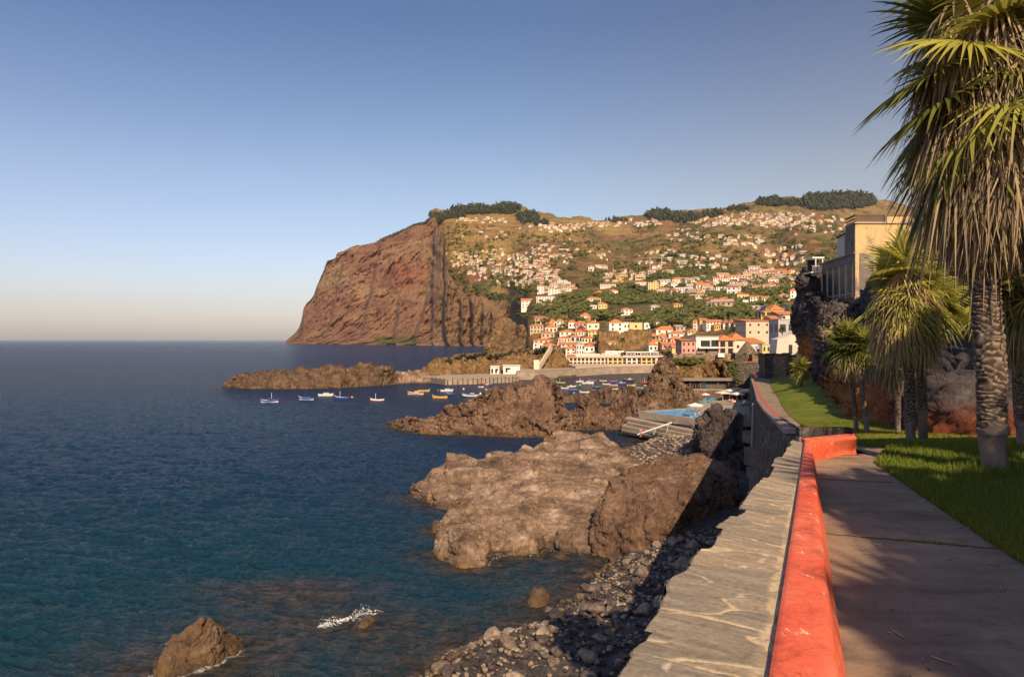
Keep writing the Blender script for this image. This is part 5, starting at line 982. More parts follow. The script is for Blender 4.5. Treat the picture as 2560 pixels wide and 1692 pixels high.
# ---- left quarter above the headland
H_('long low building with a dull red roof above the left quarter', 1338, 1419, 803, 796, 'gable', 790, 'tan', 'red', 9, 1, rz=T(-2))
H_('small cream house with hip roof at the top of the left quarter', 1451, 1478, 797, 789, 'hip', 782, 'cream', cols=2, chim=True)
H_('cream house with a wide dark porch under the long red roof', 1351, 1372, 811, 803, 'hip', 798, 'cream', cols=1, ws=1.8)
H_('plain cream house with one tall window right of the porch house', 1374, 1391, 812, 804, 'hip', 798, 'cream', cols=1)
H_('narrow two storey cream house beside the dark garden palm', 1391, 1409, 818, 802, 'hip', 797, 'cream', cols=2, rows=2, win='shut')
H_('tan cornered house with cream front, leftmost of the quarter', 1327, 1361, 833, 814, 'hip', 809, 'tan', cols=4, rows=2, rz=T(-8), win='shut', chim=True)
H_('cream house with three tall shutters and two chimneys', 1363, 1393, 833, 818, 'hip', 811, 'cream', cols=3, chim=True, win='shut', ws=1.25)
H_('broad house with orange hip roof above the tan corner house', 1362, 1388, 816, 811, 'hip', 806, 'peach', cols=2)
H_('low tan house with overhanging orange roof below the three shutter house', 1353, 1386, 845, 833, 'hip', 827.5, 'tan', cols=3, win='shut')
H_('white gabled house left of the pink one', 1421, 1441, 821, 806, 'hip', 800, 'white', cols=2, rows=1)
H_('orange roofed house behind the white gabled one', 1412, 1428, 812, 806, 'gable', 801, 'tan', cols=2)
pk = H_('pink two storey house with a deep red balcony', 1439, 1466, 826, 808, 'hip', 802, 'pink', cols=3, rows=2)
H_('cream corner house with vine balcony right of the pink one', 1467, 1498, 825, 807.5, 'hip', 802, 'cream', cols=2, chim=True)
H_('peach house with steep roof above the cream corner house', 1464, 1485, 806, 798, 'hip', 790, 'peach', cols=1)
H_('long white house with three square windows under an orange roof', 1399, 1437, 839, 829.5, 'hip', 824, 'white', cols=3)
H_('long cream house with four dark windows joined to the white one', 1438, 1466, 840, 830, 'hip', 825, 'cream', cols=4)
H_('cream house with a flat top and small paired windows', 1470, 1497, 842, 827.5, 'hip', 824, 'yellow', cols=3, rows=2)
H_('cream house with wide pale shutters in the third row', 1426, 1450, 855, 842, 'hip', 836.5, 'pale', cols=2, ws=1.5)
H_('low cream house with four windows left of the pale shutter house', 1396, 1425, 856, 845, 'hip', 840, 'cream', cols=4)
H_('terrace house with a row of tall green doors', 1454, 1494, 857, 845, 'hip', 841, 'cream', cols=5, win='shut', ws=1.2)
H_('wide house with orange eaves at the left foot of the quarter', 1334, 1384, 858, 850.5, 'hip', 846, 'peach', cols=4)
H_('small house with a pale weathered roof in the middle of the quarter', 1393, 1418, 863, 856, 'hip', 850, 'tan', 'brown', 1)
H_('white house with slatted ground floor above the headland', 1333, 1345, 876, 859, 'flat', None, 'white', cols=1, rows=2)
H_('white cube house next to the slatted one above the headland', 1346, 1358, 873, 859, 'flat', None, 'white', cols=1)
H_('house with a broad orange roof right above the white stairway', 1358, 1392, 872, 864, 'hip', 857, 'peach', cols=3)
H_('house with a long orange roof above the headland crest', 1402, 1440, 867, 862.5, 'gable', 858, 'pale', cols=3)
H_('house with a brown pyramid roof and two round windows', 1441, 1461, 875, 861, 'hip', 853.5, 'white', 'brown', 3, 1)
H_('cream arched house low down beside the headland', 1414, 1440, 887, 871, 'hip', 864, 'cream', cols=2, rows=2)
H_('white stepped house with outside stairs', 1441, 1460, 888, 873, 'flat', None, 'white', cols=3, rows=1, win='shut')
H_('small white house with orange roof over the hotel left end', 1461, 1486, 881, 866, 'hip', 860, 'white', cols=2, rows=1)
H_('white low house with terrace right of the stepped one', 1462, 1488, 890, 883, 'flat', None, 'white', cols=3)
H_('cream hip roofed cottage left of the twin', 1493, 1514, 869, 855, 'hip', 849, 'cream', cols=1, rows=1)
H_('cream hip roofed cottage with five windows, right of the twin', 1514, 1547, 877, 856.5, 'hip', 850, 'cream', cols=3, rows=2, chim=True)
H_('small dull red roofed house behind the twin cottages', 1474, 1494, 866, 860, 'gable', 855, 'tan', 'red', 2)
# ---- the rock with the big white house
rock('ochre rock cliff carrying the big white house in mid town',
 [[1496, (878, 0, 405), (850, 0, 411), (830, 0, 416)], [1520, (880, 0, 405), (850, 0, 411), (828, 0, 417)], [1560, (880, 0, 405), (852, 0, 411), (827, 0, 417)], [1600, (882, 0, 405), (852, 0, 412), (825, 0, 418)], [1625, (882, 0, 405), (850, 0, 413), (826, 0, 419)]],
 160, 60, 1.6, 6, M['rock_ochre'], block=1.3, bsc=4, b1=12, b2=30, seed=91, shore=False, under=2)
H_('big white square house with orange pyramid roof on the rock cliff', 1523, 1559, 828, 806.5, 'hip', 797, 'white', cols=2, rows=2, Y=422, d=9)
H_('flat roofed pale yellow house right of the big white one', 1574, 1606, 825, 807, 'flat', None, 'yellow', cols=1, rows=1, Y=424)
H_('low white wing between big white house and flat yellow house', 1559, 1576, 826, 806, 'flat', None, 'white', cols=2, Y=426)
H_('small white block with a roof terrace right of the flat yellow house', 1610, 1625, 823, 807, 'flat', None, 'white', cols=1)
H_('tiny white house with a mast above the right quarter', 1635, 1650, 818, 805.5, 'flat', None, 'white', cols=2)
# ---- right quarter
H_('white house with three windows and broad orange hip roof, highest of the right quarter', 1640, 1693, 835, 824, 'hip', 815, 'white', cols=3, chim=True)
H_('long white house under a wide orange roof in the right quarter', 1672, 1720, 843, 834, 'hip', 827, 'white', cols=3)
H_('small open house with orange umbrella roof at the left of the right quarter', 1623, 1646, 848, 841, 'hip', 833, 'tan', cols=1, ws=1.6)
H_('low house with orange pyramid roof behind the umbrella roofed one', 1646, 1670, 849, 841, 'hip', 832.5, 'tan', cols=2)
H_('white narrow house with orange hip roof beside the restaurant', 1620, 1643, 879, 862, 'hip', 853, 'white', cols=2, rz=T(10))
H_('yellow fronted small house above the narrow white one', 1630, 1652, 862, 852, 'hip', 847, 'yellow', cols=2)
H_('cream cottage with two windows in the heart of the right quarter', 1658, 1677, 857, 848, 'hip', 843, 'cream', cols=2)
H_('cream house with green shutters left of the pink cube house', 1677, 1704, 858, 848, 'hip', 839, 'cream', cols=3, win='shut')
H_('red walled low house with orange roof behind the dark tree', 1655, 1697, 871, 861, 'gable', 855, 'pink', cols=3)
H_('small yellow house beside the pink cube house', 1680, 1702, 880, 870, 'hip', 863, 'yellow', cols=1)
H_('pink cube house with white framed window on the stone wall', 1704, 1739, 884, 852, 'shed', 848, 'pink', 'red', cols=3, rows=2, Y=196, d=7, ws=.8)
mh = H_('white modern house with two deep glazed balconies on the stone wall', 1740, 1797, 884, 842, 'flat', None, 'white', cols=1, rows=1, Y=197, d=8, ws=.01)
H_('cream and rose house with slate coloured windows and orange roof', 1797, 1836, 886, 851.5, 'hip', 838, 'peach', cols=2, rows=2, Y=196, d=8, ws=1.5)
H_('cream house wing with very broad orange roof behind the stone cone', 1828, 1862, 884, 850, 'hip', 833, 'cream', cols=1, rows=1, Y=201, d=8, ws=.6)
H_('pale house with sloping orange roof line behind the stone cone', 1853, 1910, 884, 858, 'shed', 845, 'white', cols=2, Y=206, d=9)
H_('low yellow annex with green window and washing line', 1906, 1926, 883, 862, 'flat', None, 'yellow', cols=2, Y=203, d=5)
H_('white row house block left of the tall yellow block', 1733, 1750, 826, 804, 'hip', 799, 'pale', cols=2, rows=3)
H_('tall narrow yellow block dotted with small windows', 1750, 1766, 823, 800, 'shed', 795, 'yellow', cols=3, rows=5, ws=.7)
H_('white apartment house with wide orange roof right of the tall yellow block', 1766, 1807, 823, 805, 'gable', 799, 'white', cols=5, rows=3)
H_('orange small house in front of the white apartment house', 1786, 1806, 825, 813, 'hip', 809, 'ochre', cols=4, rows=1)
for i, (a, lab) in enumerate([(1808, 'first'), (1822, 'second'), (1836, 'third'), (1850, 'fourth')]):
    H_(f'{lab} from the left of four white gabled row houses with arched windows', a, a+14, 821, 808, 'front', 797, 'white', 'red', cols=1, rows=2, ws=1.1)
H_('large blank cream building with three small windows per floor', 1865, 1928, 840, 803, 'shed', 797, 'peach', cols=3, rows=2, Y=250, d=12, ws=.62)
H_('white lower wing with gable beside the blank cream building', 1928, 1946, 838, 797, 'gable', 789, 'white', cols=1, Y=252, d=8, ws=.3)
H_('yellow house with dark doors under a big orange hip roof', 1903, 1927, 797, 776, 'hip', 770, 'ochre', cols=2, Y=300, d=8, win='shut', ws=1.5)
H_('cream house with the biggest orange roof below the rock', 1927, 1960, 792, 775, 'hip', 761, 'cream', cols=1, Y=305, d=12, ws=.01)
H_('house with slanting orange roof against the dark rock', 1950, 1990, 800, 787, 'shed', 776, 'cream', cols=2, Y=290, d=9)
H_('grey modern house with wide dark windows above the blank building', 1870, 1898, 781, 764, 'flat', None, 'grey', cols=2, rows=2, ws=1.3)
H_('flat roofed house with ramp beside the olive tree', 1898, 1908, 778, 766, 'flat', None, 'grey', cols=1)
H_('grey white hall with barrel roof behind the gabled wall', 1946, 1990, 842, 800, 'flat', None, 'grey', cols=2, Y=215, d=8, ws=1.6)
H_('long low grey roofed shed in the right quarter', 1690, 1730, 826, 817, 'gable', 812, 'grey', 'brown', cols=4)
H_('terrace house with orange roof above the pink cube house', 1719, 1745, 835, 829, 'hip', 823, 'cream', cols=3)
# ---- lower hillside
for t_ in [
 ('white five storey apartment block with rows of small windows', 1343, 1389, 760, 741, 'flat', None, 'white', 'red', 7, 4),
 ('white tower block with an orange top, left of the apartments', 1343, 1359, 735, 715, 'front', 710, 'white', 'orange', 2, 4),
 ('white terraced flats right of the tower block', 1370, 1401, 736, 723, 'flat', None, 'white', 'red', 4, 3),
 ('stepped white and orange apartments on the left slope edge', 1303, 1332, 772, 752, 'shed', 745, 'white', 'orange', 3, 3),
 ('peach low house below the white apartment block', 1341, 1385, 768, 762, 'gable', 759, 'peach', 'orange', 5, 1),
 ('cream house with arches above the tree grove', 1467, 1502, 759, 746, 'hip', 742, 'cream', 'orange', 5, 2),
 ('yellow verandah house with orange roof above the tree grove', 1496, 1518, 772, 760, 'hip', 755, 'yellow', 'orange', 3, 1),
 ('white low house left of the yellow verandah house', 1474, 1496, 772, 763, 'flat', None, 'white', 'orange', 3, 1),
 ('long pale house on the terrace above the banana grove', 1500, 1540, 720, 711, 'gable', 708, 'pale', 'red', 5, 1),
 ('white villa with orange roof amid the banana grove', 1524, 1545, 740, 727, 'hip', 722, 'white', 'orange', 3, 1),
 ('white two storey house above the dark trees in mid slope', 1552, 1582, 788, 774, 'hip', 769, 'white', 'orange', 3, 2),
 ('orange roofed bungalow beside the banana grove', 1488, 1512, 736, 731, 'hip', 726, 'peach', 'orange', 2, 1),
 ('yellow apartment block at the middle of the slope', 1620, 1646, 724, 706, 'flat', None, 'yellow', 'orange', 4, 3),
 ('white house row left of the yellow apartment block', 1590, 1620, 716, 706, 'hip', 702, 'white', 'orange', 4, 1),
 ('orange roofed house row below the yellow apartment block', 1645, 1680, 733, 723, 'hip', 718, 'pale', 'orange', 4, 1),
 ('white flats with long balconies right of the orange roofed row', 1688, 1721, 732, 719, 'flat', None, 'white', 'orange', 5, 2),
 ('cream apartment house above the long balconies', 1681, 1721, 713, 698, 'hip', 693, 'cream', 'orange', 5, 2),
 ('white apartments with many balconies at the right middle slope', 1780, 1824, 712, 696, 'gable', 692, 'white', 'orange', 7, 3),
 ('small white block below the many balconied apartments', 1790, 1826, 731, 718, 'flat', None, 'white', 'orange', 5, 2),
 ('white villa with a long orange roof over the dry field', 1761, 1798, 759, 748, 'hip', 742, 'white', 'orange', 4, 1),
 ('orange hip roofed house right of the white villa over the field', 1800, 1831, 757, 748, 'hip', 742, 'peach', 'orange', 3, 1),
 ('low white farmhouse at the left end of the dry field', 1625, 1650, 775, 765, 'hip', 761, 'white', 'brown', 2, 1),
 ('yellow farmhouse with orange roof in the dry field', 1682, 1706, 767, 762, 'hip', 757, 'yellow', 'orange', 3, 1),
 ('yellow house with deep eaves below the slope road', 1840, 1872, 748, 736, 'hip', 731, 'yellow', 'red', 3, 1),
 ('broad cream house with orange roofs at the slope road bend', 1875, 1905, 758, 742, 'hip', 735, 'cream', 'orange', 4, 2),
 ('white house with balconies next to the broad cream one', 1905, 1930, 757, 745, 'gable', 740, 'white', 'orange', 4, 2),
 ('white square house beside the steps under the slope road', 1857, 1871, 765, 750, 'flat', None, 'white', 'orange', 2, 1),
 ('white hip roofed house right of the balconied one', 1948, 1975, 752, 739, 'hip', 733, 'white', 'orange', 3, 1),
 ('two storey white house with orange roof nearest the dark rock', 1976, 1997, 745, 727, 'hip', 721, 'white', 'orange', 2, 2),
 ('white two storey house above the one nearest the dark rock', 1977, 2000, 724, 710, 'hip', 704, 'white', 'orange', 2, 2)]:
    H_(t_[0], t_[1], t_[2], t_[3], t_[4], t_[5], t_[6], t_[7], t_[8], t_[9], t_[10], rz=T(random.choice([-12, 0, 0, 10])))

# ---- houses of the upper slopes
r = random.Random(33); protos = {}
def farproto(kind, wall, rm):
    k = (kind, wall, rm)
    if k not in protos:
        w, d, h, roof = [(10, 8, 4.2, 'hip'), (13, 8, 5.8, 'gable'), (8, 8, 6.2, 'hip'), (12, 9, 6, 'flat'), (9, 10, 4.5, 'front'), (16, 8, 3.6, 'gable')][kind]
        mb = MB(); mb.box((0, 0, (h-5)/2), (w, d, h+5)); rp = house_mesh(mb, w, d, h, roof, 1.9, .5); rp(mb); mb.cur = 2
        for i in range(int(w//3)):
            for j in range(1 if h < 5 else 2): mb.box((-w/2+w*(i+.5)/int(w//3), -d/2-.03, h*(j+.55)/(1 if h < 5 else 2)), (1.25, .14, 1.35))
        if kind in (1, 3): mb.cur = 0; mb.box((0, -d/2-.8, h*.5), (w*.8, 1.5, .2)); mb.box((0, -d/2-1.5, h*.5+.5), (w*.8, .1, .8))
        protos[k] = (mb.mesh('house', [MW[wall], MR['flat'] if roof == 'flat' else MR[rm], GLASS]), mb, ['orange hip', 'orange gabled', 'orange hip', 'flat', 'orange gabled', 'orange gabled'][kind] if rm == 'orange' else ['brown hip', 'brown gabled', 'brown hip', 'flat', 'brown gabled', 'brown gabled'][kind] if rm == 'brown' else ['dull red hip', 'dull red gabled', 'dull red hip', 'flat', 'dull red gabled', 'dull red gabled'][kind])
    return protos[k]
REG = [('in the dense cluster on the left slope', 1235, 662, 95, 36, 105), ('in the crowded belt right of the left cluster', 1325, 690, 75, 30, 80), ('near the cliff edge at the far left of the slope', 1150, 646, 50, 18, 24), ('on the spur above the crowded belt', 1370, 635, 55, 22, 26),
       ('along the wooded ridge at the left', 1205, 552, 70, 6, 22), ('on the saddle of the ridge', 1390, 570, 75, 9, 34), ('on the ridge left of the central wood', 1500, 562, 60, 7, 26), ('below the central wood on the ridge', 1610, 556, 60, 8, 18),
       ('beside the ravine in the centre', 1560, 690, 55, 22, 30), ('scattered in the centre above the ravine', 1650, 650, 60, 28, 26), ('in the middle of the right slope', 1745, 655, 75, 20, 30), ('low on the right slope among banana groves', 1760, 722, 110, 26, 52), ('low at the far right under the viaduct', 1925, 700, 80, 26, 44),
       ('around the hill spur on the right', 1850, 603, 90, 13, 34), ('scattered high above the centre', 1720, 590, 60, 16, 18), ('high on the right slope below the hilltop wood', 1905, 548, 110, 17, 84), ('at the top right behind the yellow building', 2030, 560, 100, 26, 60), ('high on the right shoulder', 1790, 556, 70, 14, 40), ('right of the hill spur', 1965, 640, 70, 24, 34), ('lone on the dry slope in the centre left', 1450, 640, 70, 45, 14), ('below the crowded belt by the terraces', 1385, 722, 50, 12, 14), ('beside the summit chapel on the left hill', 1215, 590, 60, 14, 8), ('between the field and the right quarter', 1860, 780, 70, 14, 8)]
cand = []
for reg, cx_, cy_, rx, ry, n in REG:
    for i in range(int(n*1.3)):
        a = r.uniform(0, 6.28); q = math.sqrt(r.random())*(1 if r.random() < .85 else 1.25); px = cx_+rx*q*math.cos(a); py = cy_+ry*q*math.sin(a)
        if any(abs(px-hx) < 16 and -16 < py-hy < 6 for hx, hy in HOUSES) and py > 700: continue
        p = hill_hit(px, py)
        if p is None or p[1] < 430: continue
        s = r.choice([.55, .65, .75, .85, 1., 1.15])*(1.2 if p[1] > 2300 else 1.); cand.append((s/p[1], reg, p, s))
cand.sort(key=lambda c: -c[0]); clus = MB(); n_ind = 300-len(HOUSES)
clV, clF, clM, cn = [], [], [], 0; mi_of = {k: i for i, k in enumerate(list(MW)+['r_'+q for q in MR]+['glass'])}
for i, (_, reg, p, s) in enumerate(cand):
    kind = r.choice([0, 0, 1, 1, 2, 3, 4, 5]); wall = r.choice(['white', 'white', 'white', 'cream', 'cream', 'pale', 'peach', 'yellow', 'tan']); rm = r.choice(['orange', 'brown', 'red', 'brown'])
    me, mb, rn = farproto(kind, wall, rm); rz = R(r.choice([-30, -18, -8, 0, 8, 20, 35]))
    if i < n_ind:
        o = link(bpy.data.objects.new('house', me)); o.location = (p[0], p[1]+3, p[2]); o.rotation_euler = (0, 0, rz); o.scale = (s, s, s); lb = f'small {wall} house, {rn} roof, {reg}'
        if wall == 'pale': lb = lb.replace('pale', 'beige')
        tag(o, lb, 'house', lb.replace(' house,', ' houses,'))
    else:
        V = np.array(mb.v)*s; ca, sa = math.cos(rz), math.sin(rz); V = np.stack([V[:, 0]*ca-V[:, 1]*sa+p[0], V[:, 0]*sa+V[:, 1]*ca+p[1]+3, V[:, 2]+p[2]], 1); lut = [mi_of[wall], mi_of['r_flat'] if kind == 3 else mi_of['r_'+rm], mi_of['glass']]
        for f, m_ in zip(mb.f, mb.m):
            for t in ([f] if len(f) == 4 else [f+(f[-1],)]): clF.append([v+cn for v in t][:4]); clM.append(lut[m_])
        clV.append(V); cn += len(V)
if clV:
    me = bpy.data.meshes.new('far houses'); me.from_pydata(np.concatenate(clV).tolist(), [], [tuple(dict.fromkeys(f)) for f in clF])
    for m_ in list(MW.values())+list(MR.values())+[GLASS]: me.materials.append(m_)
    me.polygons.foreach_set('material_index', clM); me.update(); o = link(bpy.data.objects.new('distant_houses', me)); tag(o, 'tiny distant white and cream houses scattered over the far slopes', 'houses', kind='stuff')

# ================================================================== vegetation of the slopes
TREEM = leafmat('tree leaves', (.045, .062, .016), (.25, .24, .075), .2, .7); PINE = leafmat('dark pine leaves', (.022, .032, .018), (.070, .082, .038), .05, .8); BARK = paint('bark', (.09, .06, .04))
def crown_mesh(name, seed, n, size, mat, flat=.8):
    rg = np.random.default_rng(seed); k = 9; cc = rg.normal(size=(k, 3))*np.array([.42, .42, .28*flat]); cr = rg.uniform(.28, .5, k); j = rg.integers(0, k, n)
    d = rg.normal(size=(n, 3)); d /= np.linalg.norm(d, axis=1)[:, None]; c = cc[j]+d*(cr[j]*rg.uniform(.6, 1.05, n))[:, None]*np.array([1, 1, flat])
    u = rg.normal(size=(n, 3)); u = nrm(np.cross(u, d)); v = np.cross(u, d); s = size*rg.uniform(.6, 1.3, n)[:, None]
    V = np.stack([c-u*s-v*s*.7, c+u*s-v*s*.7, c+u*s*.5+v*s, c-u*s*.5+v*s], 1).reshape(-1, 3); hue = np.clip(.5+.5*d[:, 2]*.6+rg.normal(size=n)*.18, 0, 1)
    return mesh_np(name, V, np.arange(4*n).reshape(-1, 4), mat, False, np.repeat(hue, 4)[:, None]*np.ones((1, 3)))
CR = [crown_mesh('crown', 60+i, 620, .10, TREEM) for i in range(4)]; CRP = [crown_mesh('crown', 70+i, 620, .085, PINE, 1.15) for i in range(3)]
mb = MB(); mb.tube([(0, 0, -1.6), (.03, .02, -.6), (-.03, .04, -.1)], [.09, .06, .03], 7); mb.tube([(.02, .02, -.75), (.3, .1, -.15)], [.045, .02], 5); mb.tube([(.02, .02, -.65), (-.25, -.1, -.1)], [.04, .02], 5); TRK = mb.mesh('trunk', BARK)
def tree(label, px, base, top, wpx, Y=None, pine=False, group='trees of the town', cat='tree', sx=1.):
    if Y is None: p = hill_hit(px, base); Y = p[1] if p is not None else 450
    b = W(px, base, Y); h = (base-top)*Y/F; s = h*.45; e = tag(empty('broadleaf_tree' if not pine else 'pine_tree', b, r.uniform(0, 6)), label, cat, group); w_ = wpx*Y/F*.5/.85
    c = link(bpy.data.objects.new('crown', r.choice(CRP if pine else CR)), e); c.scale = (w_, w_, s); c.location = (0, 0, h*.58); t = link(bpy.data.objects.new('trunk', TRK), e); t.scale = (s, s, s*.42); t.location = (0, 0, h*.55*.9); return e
for t_ in [('dense dark green tree left of the pair below the slope road', 1506, 803, 775, 28), ('dense dark green tree right of the pair below the slope road', 1530, 803, 777, 24), ('rounded dark tree beside the big white house', 1551, 797, 773, 24), ('bushy tree behind the flat yellow house', 1575, 803, 786, 22), ('tree right of the flat yellow house', 1600, 802, 784, 20),
           ('round bright green tree at the right edge of the left quarter', 1494, 856, 832, 16), ('tall green tree against the rock cliff left side', 1501, 842, 818, 14), ('dark green creeper tree hanging on the rock cliff', 1596, 862, 822, 26), ('slim cypress like tree by the white tower block', 1340, 740, 715, 8), ('tall dark tree above the white apartments', 1445, 728, 702, 14), ('dark spreading tree over the right end of the restaurant', 1667, 892, 865, 26), ('bushy olive tree under the blank cream building', 1918, 862, 825, 22),
           ('dark tree beside the grey modern house', 1876, 792, 777, 34), ('small garden tree by the yellow verandah house', 1528, 775, 765, 14), ('round tree in the dry field', 1752, 805, 790, 14), ('pair of shrubs below the white villa over the field', 1790, 765, 752, 18), ('green bush above the blank cream building', 1842, 826, 815, 44), ('shrub row above the pink cube house', 1700, 812, 800, 60), ('shrub on the old town terraces', 1408, 822, 806, 16), ('large dark tree over the orange bank', 1310, 850, 834, 18), ('low green tree over the ochre bank', 1290, 870, 852, 22),
           ('dark tree in front of the apartments at the grove edge', 1420, 762, 745, 34), ('dark tree at the right of the grove edge', 1450, 762, 748, 30), ('olive green tree below the apartments', 1400, 782, 764, 30), ('olive green tree by the palms below the apartments', 1440, 790, 768, 26), ('broad tree near the centre terraces', 1365, 785, 768, 26), ('tree above the dry field edge', 1612, 738, 722, 30), ('tall round tree above the banana grove', 1585, 728, 706, 26)]:
    tree(t_[0], t_[1], t_[2], t_[3], t_[4])
for x, y, h, q in [(9.8, -11.5, 13, 3.4), (14.6, -2.5, 12.5, 3.), (8.4, -16, 14, 3.4), (10.4, -3.5, 10.8, 2.6), (8.4, -2.2, 9.2, 2.0), (9.6, -7.6, 11, 2.6), (11.9, 6., 9., 2.2), (13.3, -13, 15, 3.4)]:  # unseen trees, added to cast shade on path and lawn
    e = tag(empty('broadleaf_tree', (x, y, 15.6), r.uniform(0, 6)), 'leafy tree added out of view to shade the path', 'tree', 'unseen trees added to shade path and lawn')
    for dx, dy, dz, kk in ((0, 0, 0, 1), (.5*q, .3*q, .25, .7), (-.45*q, .4*q, -.3, .65), (.1*q, -.5*q, .3, .7)): c = link(bpy.data.objects.new('crown', r.choice(CR)), e); c.scale = (q*kk, q*kk, q*kk*.8); c.location = (dx, dy, h+dz); c.rotation_euler = (0, 0, r.uniform(0, 6))
    t = link(bpy.data.objects.new('trunk', TRK), e); t.scale = (2.6, 2.6, h/1.6*.98); t.location = (0, 0, h*.98)
def scatter(name, label, pts, meshes, cat='trees'):
    V, Fc, C, n = [], [], [], 0
    for p, s, k in pts:
        me = meshes[k % len(meshes)]; nv = len(me.vertices); co_ = np.empty(nv*3, np.float32); me.vertices.foreach_get('co', co_); co_ = co_.reshape(-1, 3); f = np.arange(nv).reshape(-1, 4)
        q = np.array(s) if hasattr(s, '__len__') else np.array([s, s, s]); V.append(co_*q+p); Fc.append(f+n); n += nv; c = np.empty(nv*4, np.float32); me.color_attributes['Col'].data.foreach_get('color', c); C.append(c.reshape(-1, 4)[:, :3])
    o = obj_np(name, np.concatenate(V), np.concatenate(Fc), me.materials[0], smooth=False, col=np.concatenate(C)); tag(o, label, cat, kind='stuff')
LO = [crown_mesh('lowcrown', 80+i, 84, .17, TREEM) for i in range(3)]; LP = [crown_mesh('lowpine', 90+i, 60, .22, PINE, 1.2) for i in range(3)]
pts = []
for (cx_, cy_, rx, ry, n, sz) in [(1118, 541, 45, 8, 120, 13), (1190, 528, 65, 8, 300, 15), (1268, 524, 30, 12, 150, 15), (1318, 545, 30, 13, 130, 12), (1355, 560, 20, 6, 50, 11), (1025, 568, 55, 13, 0, 9), (1655, 542, 40, 10, 260, 17), (1710, 548, 34, 9, 200, 15), (1780, 537, 25, 7, 90, 14), (1930, 508, 40, 9, 160, 15), (1990, 510, 30, 6, 90, 13), (2060, 508, 60, 18, 520, 20), (2130, 505, 60, 18, 420, 20), (1845, 524, 30, 5, 60, 12), (1540, 552, 30, 4, 40, 10)]:
    for i in range(n):
        a = r.uniform(0, 6.28); q = math.sqrt(r.random()); px = cx_+rx*q*math.cos(a); p = hill_hit(px, cy_+ry*q*math.sin(a))
        if p is None: j = int(np.argmin(np.abs(HPX[NRH//2]-px))); i_ = int(np.argmin(HPY[:, j])); p = HP[i_, j].copy()
        s = sz*r.choice([.45, .6, .75, .9, 1.1, 1.35]); pts.append((p+np.array([0, 0, s*.45]), (s*.75, s*.75, s), i))
scatter('ridge_wood', 'dark pine woods covering the tops of the far ridge', pts, LP, 'woodland')
pts = []
for j, x in enumerate(np.linspace(905, 1078, 420)):           # trees along the crest of the cliff
    dens = .3 if x < 950 else 1.
    if r.random() > dens: continue
    yy = np.interp(x, [843, 862, 894, 932, 956, 997, 1037, 1064, 1076, 1083], [636, 630, 617, 612, 601, 585, 566, 561, 549, 545]); Yc = np.interp(x, [843, 932, 1037, 1083], [3300, 3150, 2880, 2740]); p = np.array(W(x, yy+1, Yc+r.uniform(0, 40))); s = r.uniform(7, 13) if x > 950 else r.uniform(4, 9); pts.append((p+np.array([0, 0, s*.3]), (s, s, s*.9), j))
for i in range(90): p = np.array(W(1090+r.uniform(-12, 22), 548+r.uniform(-2, 6), 2790)); s = r.uniform(10, 17); pts.append((p, (s, s, s), i))
scatter('cliff_top_wood', 'dark shrubs and pines along the top edge of the sea cliff', pts, LP, 'woodland')
pts = []
for i in range(4200):
    px = r.uniform(1110, 2120); py = r.uniform(560, 800) if r.random() < .7 else r.uniform(690, 820); 
    if fbm(np.array([[px/60., py/22., 0]]), 3, 200)[0] < -.02: continue
    p = hill_hit(px, py)
    if p is None: continue
    s = r.uniform(2.2, 5.5)*(1+.5*(p[1] > 1500)); pts.append((p+np.array([0, 0, s*.35]), (s*1.3, s*1.3, s), i))
for (cx_, cy_, rx, ry, n) in [(1560, 752, 62, 9, 420), (1480, 736, 40, 6, 200), (1590, 722, 28, 12, 160), (1790, 735, 50, 9, 240), (1850, 712, 50, 10, 220), (1262, 742, 50, 6, 140), (1330, 722, 40, 5, 120), (1620, 806, 30, 10, 150), (1690, 797, 30, 8, 120), (1380, 770, 60, 10, 160), (1750, 690, 40, 8, 90), (1300, 790, 40, 10, 60)]:
    for i in range(int(n*.42)):
        a = r.uniform(0, 6.28); q = math.sqrt(r.random()); p = hill_hit(cx_+rx*q*math.cos(a), cy_+ry*q*math.sin(a))
        if p is None: continue
        s = r.uniform(1.6, 3.2)*(1 if p[1] < 900 else 1.7); pts.append((p+np.array([0, 0, s*.3]), (s*1.3, s*1.3, s), i))
scatter('hillside_shrubs', 'green shrubs and banana plants dotted over the hillside', pts, LO, 'shrubs')
# ================================================================== harbour
def slab(name, mats, pts, z0, z1, parent=None, bevel=0.):
    """pts: world (x, y) anticlockwise seen from above"""
    mb = MB(); mb.prism(pts, z0, z1); return mb.build(name, mats, parent, bevel=bevel)
def xy(px, Y): return ((px-CX)/F*Y, Y)
# pier apron with fender posts
ap = tag(empty('pier', (0, 0, 0)), 'low concrete landing pier with dark timber fenders below the headland', 'pier')
front = [G(1064, 955)[:2], G(1113, 962)[:2], G(1189, 960)[:2], G(1296, 955)[:2]]
slab('deck', CONC2, front+[xy(1300, 330), xy(1180, 335), xy(1050, 312)], -2, 2., ap)
kb = MB()
for (a, b) in zip(front[:-1], front[1:]):
    L = math.dist(a, b); n = int(L/1.9)
    for i in range(n):
        x, y = a[0]+(b[0]-a[0])*(i+.5)/n, a[1]+(b[1]-a[1])*(i+.5)/n; f = MB(); f.box((x, y-.18, .9+.3*(i % 2)), (.32, .3, 2.2+.6*(i % 2))); f.build('fender', DARKP, ap)
    kb.tube([(a[0], a[1]+.3, 2.12), (b[0], b[1]+.3, 2.12)], .13, 4)
kb.build('kerb', CONC2, ap)
for i in range(8):
    x, y = front[0][0]+(front[1][0]-front[0][0])*i/7, front[0][1]+(front[1][1]-front[0][1])*i/7+.4; f = MB(); f.box((x, y, 2.45), (.3, .3, .9)); f.build('bollard', CONC2, ap)
